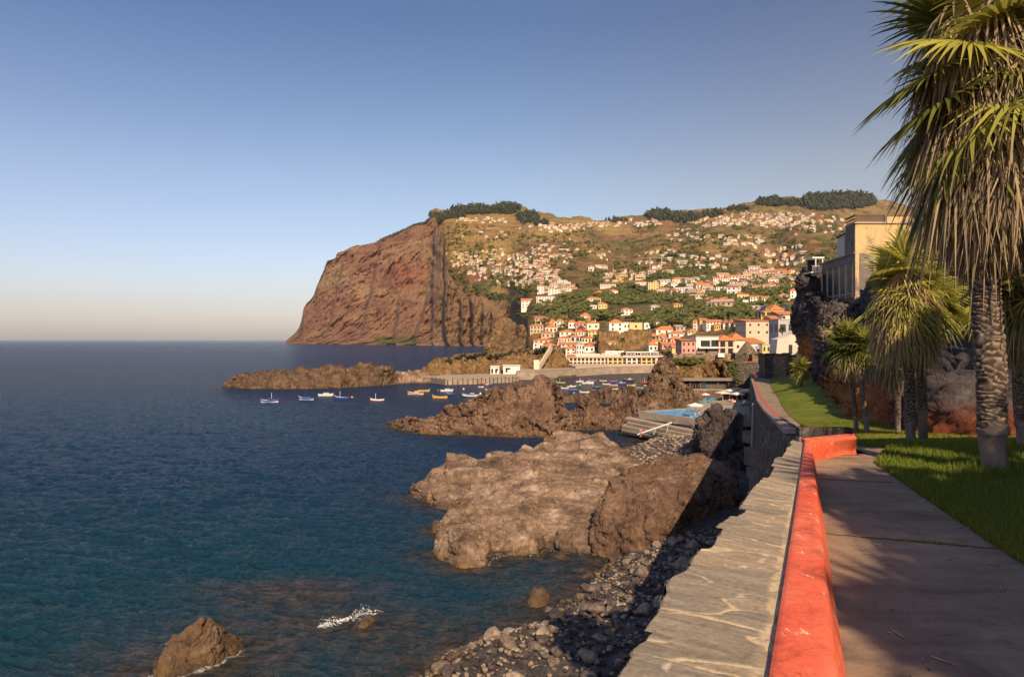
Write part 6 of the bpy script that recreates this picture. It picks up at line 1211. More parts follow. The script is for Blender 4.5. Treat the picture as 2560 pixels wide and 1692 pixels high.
# main quay wall, two tiers
qw = tag(empty('quay_wall', (0, 0, 0)), 'long curved sandy coloured harbour wall in two tiers below the hotel row', 'harbour wall')
q0 = [G(1292, 949.5)[:2], G(1345, 948)[:2], G(1400, 943.5)[:2], G(1448, 940)[:2], G(1520, 935)[:2], G(1590, 932.5)[:2], G(1680, 931)[:2]]
L, s = resample(q0, 60); up_ = np.array([[x*1.004, y*1.004] for x, y in L])
slab('lower_tier', CONC2, [tuple(p) for p in L]+[xy(1700, 440), xy(1290, 352)], -2, 3.7, qw)
L2 = L[22:]; L2 = np.array([[x*(1+3.2/y), y+3.2] for x, y in L2]); slab('upper_tier', paint('pale quay plaster', (.50, .38, .27)), [tuple(p) for p in L2]+[xy(1700, 440), xy(1400, 378)], 3., 4.75, qw)
mb = MB(); mb.tube([(x, y-.02, 3.62) for x, y in L], .12, 5); mb.build('ledge', CONC, qw)
rock('low dark rocks at the foot of the harbour wall', [[1392, (946, 0), (944, .4), (942, .8)], [1402, (946, 0), (942, .8), (939.5, 1.3)], [1420, (944, 0), (941, .8), (938, 1.4)], [1440, (942, 0), (939.5, .7), (937.5, 1.1)]], 60, 30, .3, 1.5, M['rock_dark'], block=.4, bsc=1.2, b1=1, b2=3, seed=93)
# town ground between quay and slope
V = []
g_ = plain('town ground', (.24, .175, .11), .95, .4, .05, .1)
pp = [[xy(px, Y) for px in np.linspace(1402, 1960, 30)] for Y in (372, 388, 398, 410)]
Z = [4.7, 5.6, 7.2, 8.5]; V = np.array([[(x*(1 if i else 1), y, z+.2*math.sin(j*.9)) for j, (x, y) in enumerate(row)] for i, (row, z) in enumerate(zip(pp, Z))])
obj_np('town_ground', V.reshape(-1, 3), grid_faces(4, 30), g_); bpy.data.objects['town_ground']['kind'] = 'structure'
# sheds on the pier
for lab, l, r_, b, t, dr in (('small white harbour hut, left of the two on the quay', 1226, 1248, 933, 916, 2), ('wider white harbour store with flat overhanging roof on the quay', 1258, 1300, 931, 914, 1)):
    Y = 316; p = W((l+r_)/2, b, Y); w = (r_-l)*Y/F; h = (b-t)*Y/F; e = tag(empty('harbour_hut', (p[0], Y+2, p[2])), lab, 'hut'); m_ = MB(); m_.box((0, 0, h/2-.5), (w, 4, h+1)); m_.build('wall', MW['white'], e); m_ = MB(); m_.box((0, 0, h+.12), (w+.6, 4.8, .24)); m_.build('roof', WHITEP, e)
    for i in range(dr): m_ = MB(); m_.box((-w*.3+w*.45*i, -2.03, 1.05), (.9, .1, 2.)); m_.build('door', GLASS, e)
    m_ = MB(); m_.box((-w*.2 if dr == 1 else w*.25, -2.03, h*.55), (w*.25, .1, h*.25)); m_.build('window', GLASS, e)
# white stair up the headland
st = tag(empty('stairway', (0, 0, 0)), 'straight white walled stairway climbing the headland from the quay', 'stairway'); a = Vector(W(1345, 922, 330)); b = Vector(W(1379, 867, 350)); n = 26
mb = MB()
for i in range(n):
    p = a.lerp(b, (i+.5)/n); mb.box((p.x, p.y-1.2, p.z-.6), (1.1, 2.4, 1.6+.02*i))
mb.build('steps', CONC2, st); m_ = MB(); m_.prism([(a.x-.7, a.y-2.6), (a.x-.45, a.y-2.6), (b.x-.45, b.y-2.4), (b.x-.7, b.y-2.4)], [a.z-1.5, a.z-1.5, b.z-1.5, b.z-1.5], [a.z+1, a.z+1, b.z+1, b.z+1]); m_.build('side_wall', MW['cream'], st)
p = W(1341, 921, 328); m_ = MB(); m_.box((p[0], 328, p[2]+1.6), (2.6, 3, 5)); m_.build('landing_block', MW['cream'], st)
# hotel row: joined facades with paired bays
ht = tag(empty('hotel_row', (0, 0, 0)), 'long two storey harbour hotel of white and yellow bays with a pink terrace edge', 'hotel')
YH = 372; zb = W(0, 913, YH)[2]; zt = W(0, 894, YH)[2]; zm = (zb+zt)/2; k = YH/F; BAL = paint('balcony rail', (.5, .42, .34))
segs = [(1423, 1512, 'cream', 9), (1512, 1520, 'rec', 1), (1520, 1556, 'yellow', 3), (1556, 1567, 'rec', 1), (1567, 1592, 'white', 2), (1592, 1604, 'rec', 1), (1604, 1629, 'yellow', 2), (1629, 1641, 'rec', 1), (1641, 1660, 'white', 1)]
for l, r_, colr, nb in segs:
    x0, x1 = (l-CX)*k, (r_-CX)*k; w = x1-x0
    if colr == 'rec':
        m_ = MB(); m_.box(((x0+x1)/2, YH+2.6, (zb+zt)/2), (w, 2, zt-zb)); m_.build('recess_wall', MW['stone'], ht); m_ = MB(); m_.box(((x0+x1)/2, YH+.8, zm), (w, 1.6, .15)); m_.build('balcony', BAL, ht); m_ = MB(); m_.box(((x0+x1)/2, YH+1.55, zb+.9), (w*.7, .1, 1.5)); m_.build('window', GLASS, ht); continue
    # frame of piers and beams so that bays are real recesses
    m_ = MB(); m_.box(((x0+x1)/2, YH+1.9, (zb+zt)/2), (w, 1.6, zt-zb))
    bw = w/nb
    for i in range(nb+1): m_.box((x0+bw*i, YH+.5, (zb+zt)/2), (bw*.26, 1.2, zt-zb))
    for zz, hh in ((zb+.15, .3), (zm, .55), (zt-.2, .4)): m_.box(((x0+x1)/2, YH+.53, zz), (w-.02, 1.1, hh))
    m_.build('facade', MW[colr], ht)
    for i in range(nb):
        xc = x0+bw*(i+.5); o_ = MB(); o_.box((xc, YH+1.06, zb+.95), (bw*.5, .08, 1.3)); o_.build('door', GLASS, ht); o_ = MB(); o_.box((xc, YH+1.06, zt-1.1), (bw*.55, .08, 1.4)); o_.build('window', GLASS, ht)
        o_ = MB(); o_.box((xc, YH-.15, zm+.55), (bw*.7, .06, .06)); o_.box((xc, YH-.15, zm+.35), (bw*.7, .04, .04)); o_.box((xc, YH-.15, zm+.15), (bw*.7, .04, .04)); o_.build('balcony', BAL, ht)
x0, x1 = (1420-CX)*k, (1664-CX)*k; m_ = MB(); m_.box(((x0+x1)/2, YH+4, zt+.25), (x1-x0, 9.2, .5)); m_.build('roof', paint('pink terrace edge', (.68, .42, .34)), ht)
m_ = MB(); xx = (1440-CX)*k; m_.add([(x0-.3, YH-.8, zt+.5), (xx, YH-.8, zt+.5), (xx, YH+6, zt+1.7), (x0-.3, YH+6, zt+1.7)], [(0, 1, 2, 3)]); m_.build('tiled_lean_to', MR['orange'], ht)
m_ = MB(); m_.box(((1421-CX)*k, YH+1, (zb+zt)/2-.3), (.5, 3, zt-zb+.6)); m_.build('end_wall', MW['tan'], ht)
# restaurant terrace over the hotel
rs = tag(empty('restaurant', (0, 0, 0)), 'open restaurant pavilion with long white roof above the right half of the hotel', 'restaurant'); YR = 380; k = YR/F; z0 = W(0, 892, YR)[2]; z1 = W(0, 881, YR)[2]; x0, x1 = (1556-CX)*k, (1662-CX)*k
m_ = MB(); m_.box((((1564+1645)/2-CX)*k, YR+2, z1+.15), ((1645-1564)*k, 6.5, .55)); m_.build('roof', WHITEP, rs); m_ = MB(); m_.box(((x0+x1)/2, YR+5, (z0+z1)/2), (x1-x0, .3, z1-z0)); m_.build('back_wall', DARKP, rs)  # dark back wall stands in for the shaded interior
m_ = MB(); m_.box(((x0+x1)/2, YR-1.4, z0+.45), (x1-x0, .12, .9)); m_.build('parapet', paint('rose parapet', (.7, .48, .4)), rs); m_ = MB(); m_.box(((x0+x1)/2, YR+2, z0-.2), (x1-x0, 7, .4)); m_.build('floor', WHITEP, rs)
for px in (1565, 1587, 1593, 1600, 1625, 1645): m_ = MB(); m_.box(((px-CX)*k, YR-1, (z0+z1)/2), (.22, .22, z1-z0)); m_.build('post', WHITEP, rs)
def parasol(label, x, y, z, r_, h, mat, square=True, group='parasols', peak=.28, name='parasol', rot=.5):
    e = tag(empty(name, (x, y, z), rot), label, 'parasol', group); n = 4 if square else 8; m_ = MB(); R_ = r_*(1.25 if square else 1)
    rim = [(R_*math.cos(2*math.pi*j/n+math.pi/n), R_*math.sin(2*math.pi*j/n+math.pi/n), h) for j in range(n)]; m_.add(rim+[(0, 0, h+peak*r_)], [(j, (j+1) % n, n) for j in range(n)]); m_.add([(a, b, c-.03) for a, b, c in rim]+[(a, b, c-.16) for a, b, c in rim], [(j, (j+1) % n, n+(j+1) % n, n+j) for j in range(n)])
    m_.build('canopy', mat, e); m_ = MB(); m_.tube([(0, 0, 0), (0, 0, h+peak*r_*.9)], .045, 6); m_.build('pole', WHITEP, e); m_ = MB(); m_.lathe((0, 0, 0), [(0, .1), (.28, .1), (.3, 0)], 10); m_.build('base', CONC, e); return e
CANV = paint('cream canvas', (.80, .68, .48)); CANW = paint('white canvas', (.82, .78, .72))
for i, px in enumerate((1569, 1577, 1584, 1604, 1611, 1618, 1626, 1634, 1641, 1652)): parasol('small white parasol in the row under the restaurant roof', (px-CX)*k, YR-.6, z0, .85, 1.5, CANW, False, 'parasols on the restaurant terrace')
cn = tag(empty('awning', (0, 0, 0)), 'long low white canopy on the terrace left of the restaurant', 'canopy'); m_ = MB(); m_.box((((1503+1545)/2-CX)*k, YR+1, W(0, 884, YR)[2]), ((1545-1503)*k, 4, .35)); m_.build('canopy', WHITEP, cn)
for px in (1504, 1524, 1544): m_ = MB(); m_.box(((px-CX)*k, YR-.8, W(0, 888, YR)[2]), (.2, .2, 1.9)); m_.build('post', WHITEP, cn)
# retaining steps of the town
for i, (l, r_, b, t, Y, mt) in enumerate([(1414, 1500, 893, 884, 384, 'cream'), (1500, 1566, 893, 887, 388, 'pale'), (1513, 1560, 884, 877, 400, 'white')]):
    k_ = Y/F; m_ = MB(); m_.box((((l+r_)/2-CX)*k_, Y+2, (W(0, b, Y)[2]+W(0, t, Y)[2])/2-1), ((r_-l)*k_, 4, (b-t)*k_+2)); tag(m_.build('terrace_wall', MW[mt]), ['cream garden wall behind the hotel left half', 'pale garden wall behind the hotel middle', 'white terrace wall under the twin cottages'][i], 'wall')

# viaducts far up
for lab, l, r_, pd, Y, pier in (('grey motorway viaduct on tall piers at the far right slope', 1968, 2050, 638, 1700, (2001, 2023, 2043)), ('dark viaduct crossing the central ravine', 1598, 1656, 652, 1650, (1612, 1640))):
    e = tag(empty('viaduct', (0, 0, 0)), lab, 'viaduct'); k_ = Y/F; z = W(0, pd, Y)[2]; m_ = MB(); n = 16
    for i in range(n): x = ((l+(r_-l)*(i+.5)/n)-CX)*k_; m_.box((x, Y-60+(i-n/2)**2*.3, z), ((r_-l)*k_/n+.6, 9, 1.6))
    m_.build('deck', CONC, e)
    for px in pier: m_ = MB(); m_.box(((px-CX)*k_, Y-60, z-14), (2.6, 5, 28)); m_.build('pier', CONC, e)
# mast and chapel on the left hill
p = hill_hit(1219, 545) 
mk = tag(empty('radio_mast', (W(1219, 528, 3000))), 'thin red and white lattice radio mast on the wooded left hill', 'mast'); m_ = MB(); m_.tube([(0, 0, -20), (0, 0, 42)], [1.1, .5], 4); m_.build('lattice', paint('mast red', (.6, .3, .25)), mk)
for (l, r_, b, t, Y, lab) in ((1251, 1284, 532, 526, 3020, 'long pale hilltop hotel on the left summit'), (1880, 1922, 522, 516, 3300, 'long white hall on the ridge beside the right wood')):
    k_ = Y/F; e = tag(empty('hilltop_building', W((l+r_)/2, b, Y)), lab, 'building'); w = (r_-l)*k_; h = (b-t)*k_; m_ = MB(); m_.box((0, 0, h/2-6), (w, 14, h+12)); m_.build('wall', MW['cream'], e); m_ = MB(); m_.box((0, 0, h+.6), (w+2, 16, 1.2)); m_.build('roof', MR['red'], e)
    for i in range(6): m_ = MB(); m_.box((-w/2+w*(i+.5)/6, -7.1, h*.5), (w/12, .3, h*.35)); m_.build('window', GLASS, e)

# ================================================================== boats
BM = {k_: paint('boat '+k_, c, .4) for k_, c in dict(blue=(.03, .10, .42), white=(.82, .78, .72), yellow=(.75, .42, .05), orange=(.70, .25, .05), red=(.55, .05, .04), green=(.03, .22, .12), navy=(.05, .05, .25), purple=(.16, .07, .38), cream=(.72, .6, .4), dark=(.04, .045, .05), teal=(.05, .16, .2), cover=(.04, .13, .3), olive=(.35, .30, .05)).items()}
def hull_mesh(L_, B_, H_h, strake):
    """double-ended fishing hull, material 0 hull, 1 lower strake, 2 inside"""
    n, m = 22, 9; V = []; t = np.linspace(-1, 1, n)
    for i, a in enumerate(t):
        hb = B_/2*(1-abs(a)**2.6)**.75+.02; sh = H_h*(1+.75*max(0, a)**2.2+.45*max(0, -a)**2.2); rake = .06*L_*a*abs(a)
        for j in range(m):
            u = j/(m-1); z = -.25*H_h+(sh+.25*H_h)*u; y = hb*(.35+.65*math.sin(u*1.57)**.7) if abs(a) < 1 else .02; V.append((a*L_/2+rake*u, y, z))
    V = np.array(V); Vr = V*np.array([1, -1, 1]); F1 = grid_faces(n, m); F2 = F1[:, ::-1]+len(V); mi = []
    for f in F1: u = (f[0] % m)/(m-1); mi.append(1 if u < strake else 0)
    for f in F1: u = (f[0] % m)/(m-1); mi.append(1 if u < strake else 0)
    # deck a little below the gunwale, and gunwale rim
    dk = []; base = 2*len(V); V3 = []
    for i in range(n): p = V[i*m+m-1]; V3 += [(p[0], p[1]*.9, p[2]-.14), (p[0], -p[1]*.9, p[2]-.14), (p[0], p[1]*.9, p[2]), (p[0], -p[1]*.9, p[2])]
    F3 = []
    for i in range(n-1):
        a, b = base+4*i, base+4*i+4; F3 += [(a, b, b+1, a+1), (a+2, b+2, b, a), (a+1, b+1, b+3, a+3)]; o1, o2 = i*m+m-1, (i+1)*m+m-1; F3 += [(o1, o2, b+2, a+2), (len(V)+o2, len(V)+o1, a+3, b+3)]
    Fc = np.concatenate([F1, F2, np.array(F3)]); mi += ([2]*3+[0]*2)*(n-1); return np.concatenate([V, Vr, np.array(V3)]), Fc, mi
def boat(label, px, py, wpx, hull, low, kind='open', top='white', rz=0., cover=None, group='boats moored in the harbour', Y=None):
    p = G(px, py); k_ = p[1]/F; L_ = wpx*k_/max(.35, abs(math.cos(R(rz)))); e = tag(empty('fishing_boat' if kind != 'motor' else 'motor_boat', (p[0], p[1], -.05), R(rz)), label, 'boat', group)
    B_ = L_*.3; H_h = L_*.115+.12; V, Fc, mi = hull_mesh(L_, B_, H_h, .42); obj_np('hull', V, Fc, [BM[hull], BM[low], BM['cream']], e, midx=mi)
    if kind in ('cabin', 'motor', 'mast'):
        c = MB(); s = L_*(.28 if kind != 'motor' else .42); x = (-.08 if kind == 'cabin' else .04)*L_; c.box((x, 0, H_h+L_*.05), (s, B_*.62, L_*.13), taper=.88); cb_ = c.build('cabin', BM[top], e, bevel=.03); w_ = MB(); w_.box((x, 0, H_h+L_*.07), (s*.84, B_*.63, L_*.04)); w_.build('cabin_window', GLASS, cb_)
    if kind in ('mast', 'open2'):
        m_ = MB(); m_.tube([(L_*.12, 0, 0), (L_*.12, 0, L_*.6)], .05, 6); m_.build('mast', WHITEP, e); 
    if kind == 'open' or kind == 'open2':
        for x in (-.2, .05, .26): m_ = MB(); m_.box((x*L_, 0, H_h*.86), (.22, B_*.75, .06)); m_.build('thwart', BM['cream'], e)
        m_ = MB(); m_.tube([(L_*.5, 0, H_h*1.3), (L_*.56, 0, H_h*2.3)], .06, 6); m_.build('stem_post', BM['white' if hull != 'white' else low], e)
    if cover: m_ = MB(); n = 7; prof = [(B_*.42*math.cos(math.pi*j/(n-1)), H_h*1.+L_*.07*math.sin(math.pi*j/(n-1))) for j in range(n)]; m_.add([(x, y, z) for x in (-L_*.3, L_*.28) for y, z in prof], [(j, j+1, n+j+1, n+j) for j in range(n-1)]+[tuple(range(n))[::-1], tuple(range(n, 2*n))]); m_.build('cover', BM[cover], e)
    return e
BO = [('long blue fishing boat with white strake and mast, farthest left', 674, 1005.5, 41, 'blue', 'white', 'mast', 'navy', 4, None), ('blue boat with white lower hull second from the left', 766, 999.5, 35, 'blue', 'white', 'open', 'white', 175, 'cover'), ('white cabin motor boat third from the left', 814, 990, 34, 'white', 'white', 'motor', 'white', 8, None),
 ('bright blue open boat with orange ball on a pole', 854, 997, 33, 'blue', 'blue', 'open2', 'white', 178, None), ('white and red rowing boat alone between islet and ridge', 943, 1002.5, 33, 'white', 'red', 'open2', 'white', 176, None), ('white and orange boat with small wheelhouse', 1039, 986.5, 38, 'orange', 'white', 'cabin', 'white', 172, None), ('yellow open boat just behind the wheelhouse boat', 1060, 979, 26, 'yellow', 'yellow', 'open', 'white', 5, None),
 ('yellow and orange open boat with a dark bow ball', 1100, 996, 35, 'yellow', 'orange', 'open', 'white', 178, None), ('white sloop without sails near the middle', 1117, 978.5, 29, 'white', 'white', 'motor', 'white', 12, None), ('small blue dinghy below the white sloop', 1126, 986, 16, 'blue', 'blue', 'open', 'white', 170, None), ('white double ended boat with blue trim nearest the ridge tip', 1177, 992.5, 40, 'white', 'dark', 'cabin', 'white', 174, 'cover'),
 ('low white skiff off the pier', 1202, 968, 13, 'white', 'white', 'open', 'white', 0, None), ('red skiff moored under the pier, leftmost of three in line', 1207, 960, 12, 'red', 'red', 'open', 'white', 0, None), ('white skiff between red and blue skiffs under the pier', 1218, 961.3, 9, 'white', 'white', 'open', 'white', 0, None), ('small blue skiff under the pier', 1226, 962, 9, 'blue', 'blue', 'open', 'white', 0, None), ('orange red boat half hidden by the reddish ridge', 1223, 976, 20, 'red', 'white', 'open', 'white', 170, None),
 ('red flat boat right of the pier end', 1312, 961.5, 15, 'red', 'red', 'open', 'white', 175, None), ('pale blue little boat behind the ridge peak', 1331, 958, 9, 'teal', 'white', 'open', 'white', 0, None),
 ('yellow and green boat with blue cover at the left of the pool', 1402, 958.5, 21, 'yellow', 'green', 'open2', 'white', 175, 'cover'), ('white sailing boat with bare mast', 1449, 955, 18, 'white', 'white', 'mast', 'white', 8, None), ('white and mustard boat under a green covered one', 1429, 968, 22, 'white', 'olive', 'cabin', 'white', 4, None), ('boat wrapped in a bright green cover', 1446, 968, 12, 'green', 'green', 'open', 'white', 60, 'green'),
 ('long white launch in the centre of the pool', 1470, 959.5, 28, 'white', 'white', 'motor', 'white', 4, None), ('blue and red boat behind the long white launch', 1482, 953.5, 20, 'blue', 'red', 'open', 'white', 176, 'cover'), ('small white boat alone at the back of the pool', 1508, 953.5, 17, 'white', 'teal', 'open', 'white', 178, None), ('purple covered boat at the back of the pool', 1532, 955.5, 20, 'purple', 'purple', 'open', 'white', 2, 'purple'), ('white and blue fishing boat right of the purple one', 1554, 960, 22, 'blue', 'blue', 'cabin', 'white', 3, None),
 ('cream open boat left of the salmon one', 1516, 961.5, 18, 'white', 'cream', 'open', 'white', 172, None), ('salmon and white boat in the middle right of the pool', 1534, 964, 20, 'orange', 'white', 'open', 'white', 178, None), ('dark hulled boat with tan deck and high ends', 1572, 952.5, 28, 'dark', 'dark', 'cabin', 'white', 176, None), ('yellow and white boat in front of the dark hulled one', 1578, 964.5, 20, 'yellow', 'white', 'open', 'white', 4, None),
 ('red boat by the craggy rock at the right of the pool', 1614, 957.5, 22, 'red', 'red', 'open2', 'white', 174, None), ('cream skiff below the red boat', 1617, 964.5, 15, 'cream', 'cream', 'open', 'white', 0, None), ('blue and white boat with dark engine by the craggy rock', 1598, 970.5, 19, 'teal', 'white', 'open', 'white', 172, None), ('dark teal boat in the middle of the pool', 1491, 969, 18, 'teal', 'dark', 'open', 'white', 178, 'teal'), ('small dull red dinghy below the dark teal boat', 1483, 976.5, 10, 'red', 'teal', 'open', 'white', 0, None),
 ('bright blue and purple covered boat at the front left of the pool', 1432, 976.5, 23, 'blue', 'purple', 'open', 'white', 178, 'cover'), ('white boat with blue trim left of the bright blue covered one', 1412, 971.5, 18, 'white', 'white', 'open', 'white', 174, None), ('long white rowing boat at the front of the pool', 1461, 982, 23, 'white', 'cream', 'open', 'white', 172, None), ('yellow topped dinghy peeping out beside the ridge', 1397, 981, 11, 'yellow', 'red', 'open', 'white', 0, 'yellow'), ('white boat partly behind the rock bar', 1538, 973.5, 14, 'white', 'white', 'open', 'white', 10, None)]
for a in BO: boat(a[0], a[1], a[2], a[3], a[4], a[5], a[6], a[7], a[8], a[9])
for lab, px, py, c in (('tiny white buoy near the sloop', 1159, 973, 'white'), ('tiny red buoy left of the sloop', 1096, 977, 'red'), ('pale pink mooring buoy at the front of the pool', 1435, 984, 'white'), ('small white buoy by the double ended boat', 1201, 985, 'white'), ('orange float trailing behind the bright blue boat', 880, 994, 'orange')):
    p = G(px, py); m_ = MB(); m_.lathe((0, 0, 0), [(.01, -.3), (.3, -.1), (.36, .12), (.24, .36), (.06, .46), (.05, .6)], 12); tag(m_.build('buoy', BM[c], smooth=True, loc=(p[0], p[1], 0)), lab, 'buoy')

V0, F0 = ICO2; rg = np.random.default_rng(3); VV, FF, nv = [], [], 0
for i in range(340):
    k_ = rg.random(); px = 800+140*k_+rg.normal()*5; c = np.array(G(px, np.interp(px, [790, 840, 900, 950], [1566, 1556, 1540, 1528])+rg.normal()*3)); c[2] = abs(rg.normal())*(.07+.42*math.exp(-((px-905)/16)**2)+.12*math.exp(-((px-830)/14)**2)); s_ = rg.uniform(.006, .030)*(1.3-min(1, c[2])); VV.append(V0[:, :]*s_*np.array([1.4, 1, .8])+c); FF.append(F0+nv); nv += len(V0)
tag(obj_np('sea_spray', np.concatenate(VV), np.concatenate(FF), paint('spray white', (.85, .83, .78))), 'white spray thrown up by the wave breaking over the low rock', 'spray', kind='stuff')

# ================================================================== bar, pool and bathing steps
def quadbox(name, mat, P, down, parent=None, bevel=0.):
    """top quad P (world points) extruded down"""
    m_ = MB(); n = len(P); m_.add([tuple(p) for p in P]+[(p[0], p[1], p[2]-down) for p in P], [tuple(range(n))]+[tuple(range(2*n-1, n-1, -1))]+[(i, n+i, n+(i+1) % n, (i+1) % n) for i in range(n)]); return m_.build(name, mat, parent, bevel=bevel)
br = tag(empty('beach_bar', (0, 0, 0)), 'low flat roofed beach bar with turquoise door and window band under the ochre cliff', 'bar'); YB = 162; k = YB/F; z0 = W(0, 971, YB)[2]; z1 = W(0, 950, YB)[2]
bx = lambda l, r_, b, t, y0, dy, nm, mt: (lambda m_: (m_.box((((l+r_)/2-CX)*k, YB+y0, (W(0, b, YB)[2]+W(0, t, YB)[2])/2), ((r_-l)*k, dy, (b-t)*k)), m_.build(nm, mt, br)))(MB())
bx(1690, 1842, 950.5, 947, 1.5, 7, 'roof', paint('bar roof', (.30, .21, .16))); bx(1694, 1838, 971, 950, 4.6, .3, 'back_wall', MW['stone']); bx(1686, 1846, 977, 971, 1., 9, 'terrace', CONC)
bx(1766, 1818, 971, 961.5, .6, .25, 'counter_wall', MW['cream']); bx(1766, 1818, 961.5, 953, .8, .12, 'window', paint('teal glass', (.04, .13, .13), .2)); bx(1756, 1765, 970, 953, .4, .2, 'door', paint('turquoise door', (.03, .45, .60))); bx(1726, 1745, 971, 954, 1.5, .1, 'opening', paint('unlit opening blue', (.02, .05, .14))); bx(1727, 1744, 958, 953.5, 1.2, .1, 'blue_blind', BM['blue']); bx(1700, 1722, 970, 953, 3, .2, 'side_wall', MW['tan']); bx(1819, 1842, 971, 951, 2.2, 3, 'end_block', MW['stone'])  # opening is a dark panel in place of the unlit inside
for px in (1704, 1722, 1747, 1791, 1818): bx(px-1.2, px+1.2, 971, 950, -1.2, .25, 'post', paint('rust brown post', (.20, .08, .04)))
m_ = MB()
for px in range(1690, 1842, 7): p = W(px, 971, YB-3); m_.tube([p, (p[0], p[1], p[2]+.95)], .025, 4)
for h in (.95, .5): m_.tube([(W(1690, 971, YB-3)[0], YB-3, W(0, 971, YB-3)[2]+h), (W(1842, 971, YB-3)[0], YB-3, W(0, 971, YB-3)[2]+h)], .025, 4)
tag(m_.build('railing', paint('thin rail', (.35, .3, .25))), 'thin metal railing along the front of the beach bar terrace', 'railing')
# deck and pool
dk = tag(empty('pool_terrace', (0, 0, 0)), 'stone sun terrace with raised pool walls beside the rocks', 'terrace'); zD = 4.4
quadbox('deck', CONC, [G(1712, 1021, zD), G(1800, 1040, zD), G(1890, 1040, zD), G(1892, 1001, zD), G(1770, 1001, zD)], 1.6, dk)
quadbox('upper_deck', CONC, [G(1775, 1004, zD+.35), G(1850, 1010, zD+.35), G(1890, 1008, zD+.35), G(1890, 999, zD+.35), G(1800, 999, zD+.35)], .33, dk)
pa = [G(1598, 1027.5, zD), G(1757, 1048, zD), G(1800, 1030, zD), G(1772, 1017, zD)]
quadbox('pool_wall', CONC2, [pa[0], pa[1], (pa[1][0]+.1, pa[1][1]+.45, zD), (pa[0][0]+.1, pa[0][1]+.45, zD)], 1.35, dk); quadbox('pool_shell', paint('pool lining', (.2, .45, .6)), [(p[0], p[1]+.3, zD-.35) for p in pa], 1.2, dk)
quadbox('pool_kerb', CONC, [(pa[0][0], pa[0][1], zD+.03), (pa[3][0], pa[3][1], zD+.03), (pa[3][0]+.4, pa[3][1]-.5, zD+.03), (pa[0][0]+.5, pa[0][1]-.6, zD+.03)], .2, dk)
m, nt, b_ = nt_of('pool water'); set_in(b_, Roughness=.25); v = coords(nt); f = noise(nt, v, 1.2, 4, .6); nt.links.new(ramp(nt, f, [(.3, (.03, .30, .60)), (.7, (.08, .46, .80))]), b_.inputs['Base Color']); bump(nt, b_, noise(nt, v, 2.5, 4, .6), .6, .04)
pw = [(p[0], p[1]+.3, zD-.1) for p in pa]; m_ = MB(); m_.add(pw, [(0, 1, 2, 3)]); tag(m_.build('pool_water', m), kind='structure')
quadbox('lower_platform', CONC2, [G(1600, 1040, 3.05), G(1740, 1066, 3.05), G(1755, 1064, 3.05), G(1757, 1046, 3.05), G(1600, 1027, 3.05)], .6, dk)
sp = tag(empty('bathing_steps', (0, 0, 0)), 'broad concrete bathing steps going down to the sea below the pool', 'steps'); E = [((1561, 1043), (1757, 1080)), ((1567, 1054), (1748, 1089)), ((1555, 1062), (1736, 1096)), ((1553, 1070), (1722, 1098)), ((1552, 1076), (1700, 1099)), ((1556, 1083), (1672, 1098))]
for i, (a, b) in enumerate(E[:-1]):
    z = 2.95-.5*i; c, d = E[i][0], E[i][1]; A = G(a[0], a[1]+2, z); B = G(b[0], b[1]+2, z); Ab = (A[0]+1.2, A[1]+3.2, z); Bb = (B[0]+.2, B[1]+3.2, z); quadbox('step', CONC2, [A, B, Bb, Ab], .42, sp)
quadbox('foundation', paint('dark wet concrete', (.09, .065, .05)), [G(1556, 1086, .25), G(1690, 1099, .25), G(1757, 1082, 1.5), G(1700, 1046, 2.2), G(1575, 1040, 2.2)], 1.4, sp)
a = Vector(G(1594, 1086, 1.6)); b = Vector(G(1680, 1056, 3.9)); m_ = MB(); m_.tube([a, b], .13, 8); m_.tube([a.lerp(b, .9), a.lerp(b, .9)-Vector((.3, 0, 1.4))], .04, 6); m_.tube([a.lerp(b, .55), a.lerp(b, .55)-Vector((.5, 0, 1.2))], .04, 6); tag(m_.build('handrail', WHITEP), 'thick white sloping handrail pole across the bathing steps', 'handrail')
m_ = MB(); A = Vector(G(1684, 1058, 3.1)); B = Vector(G(1712, 1036, 4.4))
for o_ in (0, .8): m_.tube([A+Vector((o_, 0, 0)), B+Vector((o_, 0, 0))], .05, 6); m_.tube([A+Vector((o_, 0, .9)), B+Vector((o_, 0, .9))], .035, 6)
for i in range(9): p = A.lerp(B, i/8); m_.box((p.x+.4, p.y, p.z), (.8, .22, .05)); m_.tube([p, p+Vector((0, 0, .9))], .025, 4)
tag(m_.build('metal_stair', paint('galvanised steel', (.4, .33, .25), .4)), 'small metal stair from the steps up to the pool', 'stair')
m_ = MB(); A = Vector(G(1726, 1057, 3.2))
for o_ in (0, .45): m_.tube([A+Vector((o_, 0, 0)), A+Vector((o_, .1, 2.)), A+Vector((o_, .5, 2.2))], .045, 6)
for i in range(6): m_.tube([A+Vector((0, 0, .25+i*.3)), A+Vector((.45, 0, .25+i*.3))], .03, 5)
tag(m_.build('pool_ladder', WHITEP), 'white ladder standing at the pool wall under the big parasol', 'ladder')
m_ = MB(); P = [Vector(G(px, py, zD)) for px, py in [(1598, 1027.5), (1640, 1033), (1680, 1038), (1720, 1043), (1755, 1047.5)]]
for a, b in zip(P[:-1], P[1:]):
    for i in range(2): q = a.lerp(b, i/2); m_.tube([q, q+Vector((0, 0, 1.))], .02, 4)
m_.tube([p+Vector((0, 0, 1.)) for p in P], .02, 4); m_.tube([p+Vector((0, 0, .5)) for p in P], .015, 4); tag(m_.build('railing', paint('grey rail', (.3, .28, .26))), 'thin see-through railing along the pool wall', 'railing')
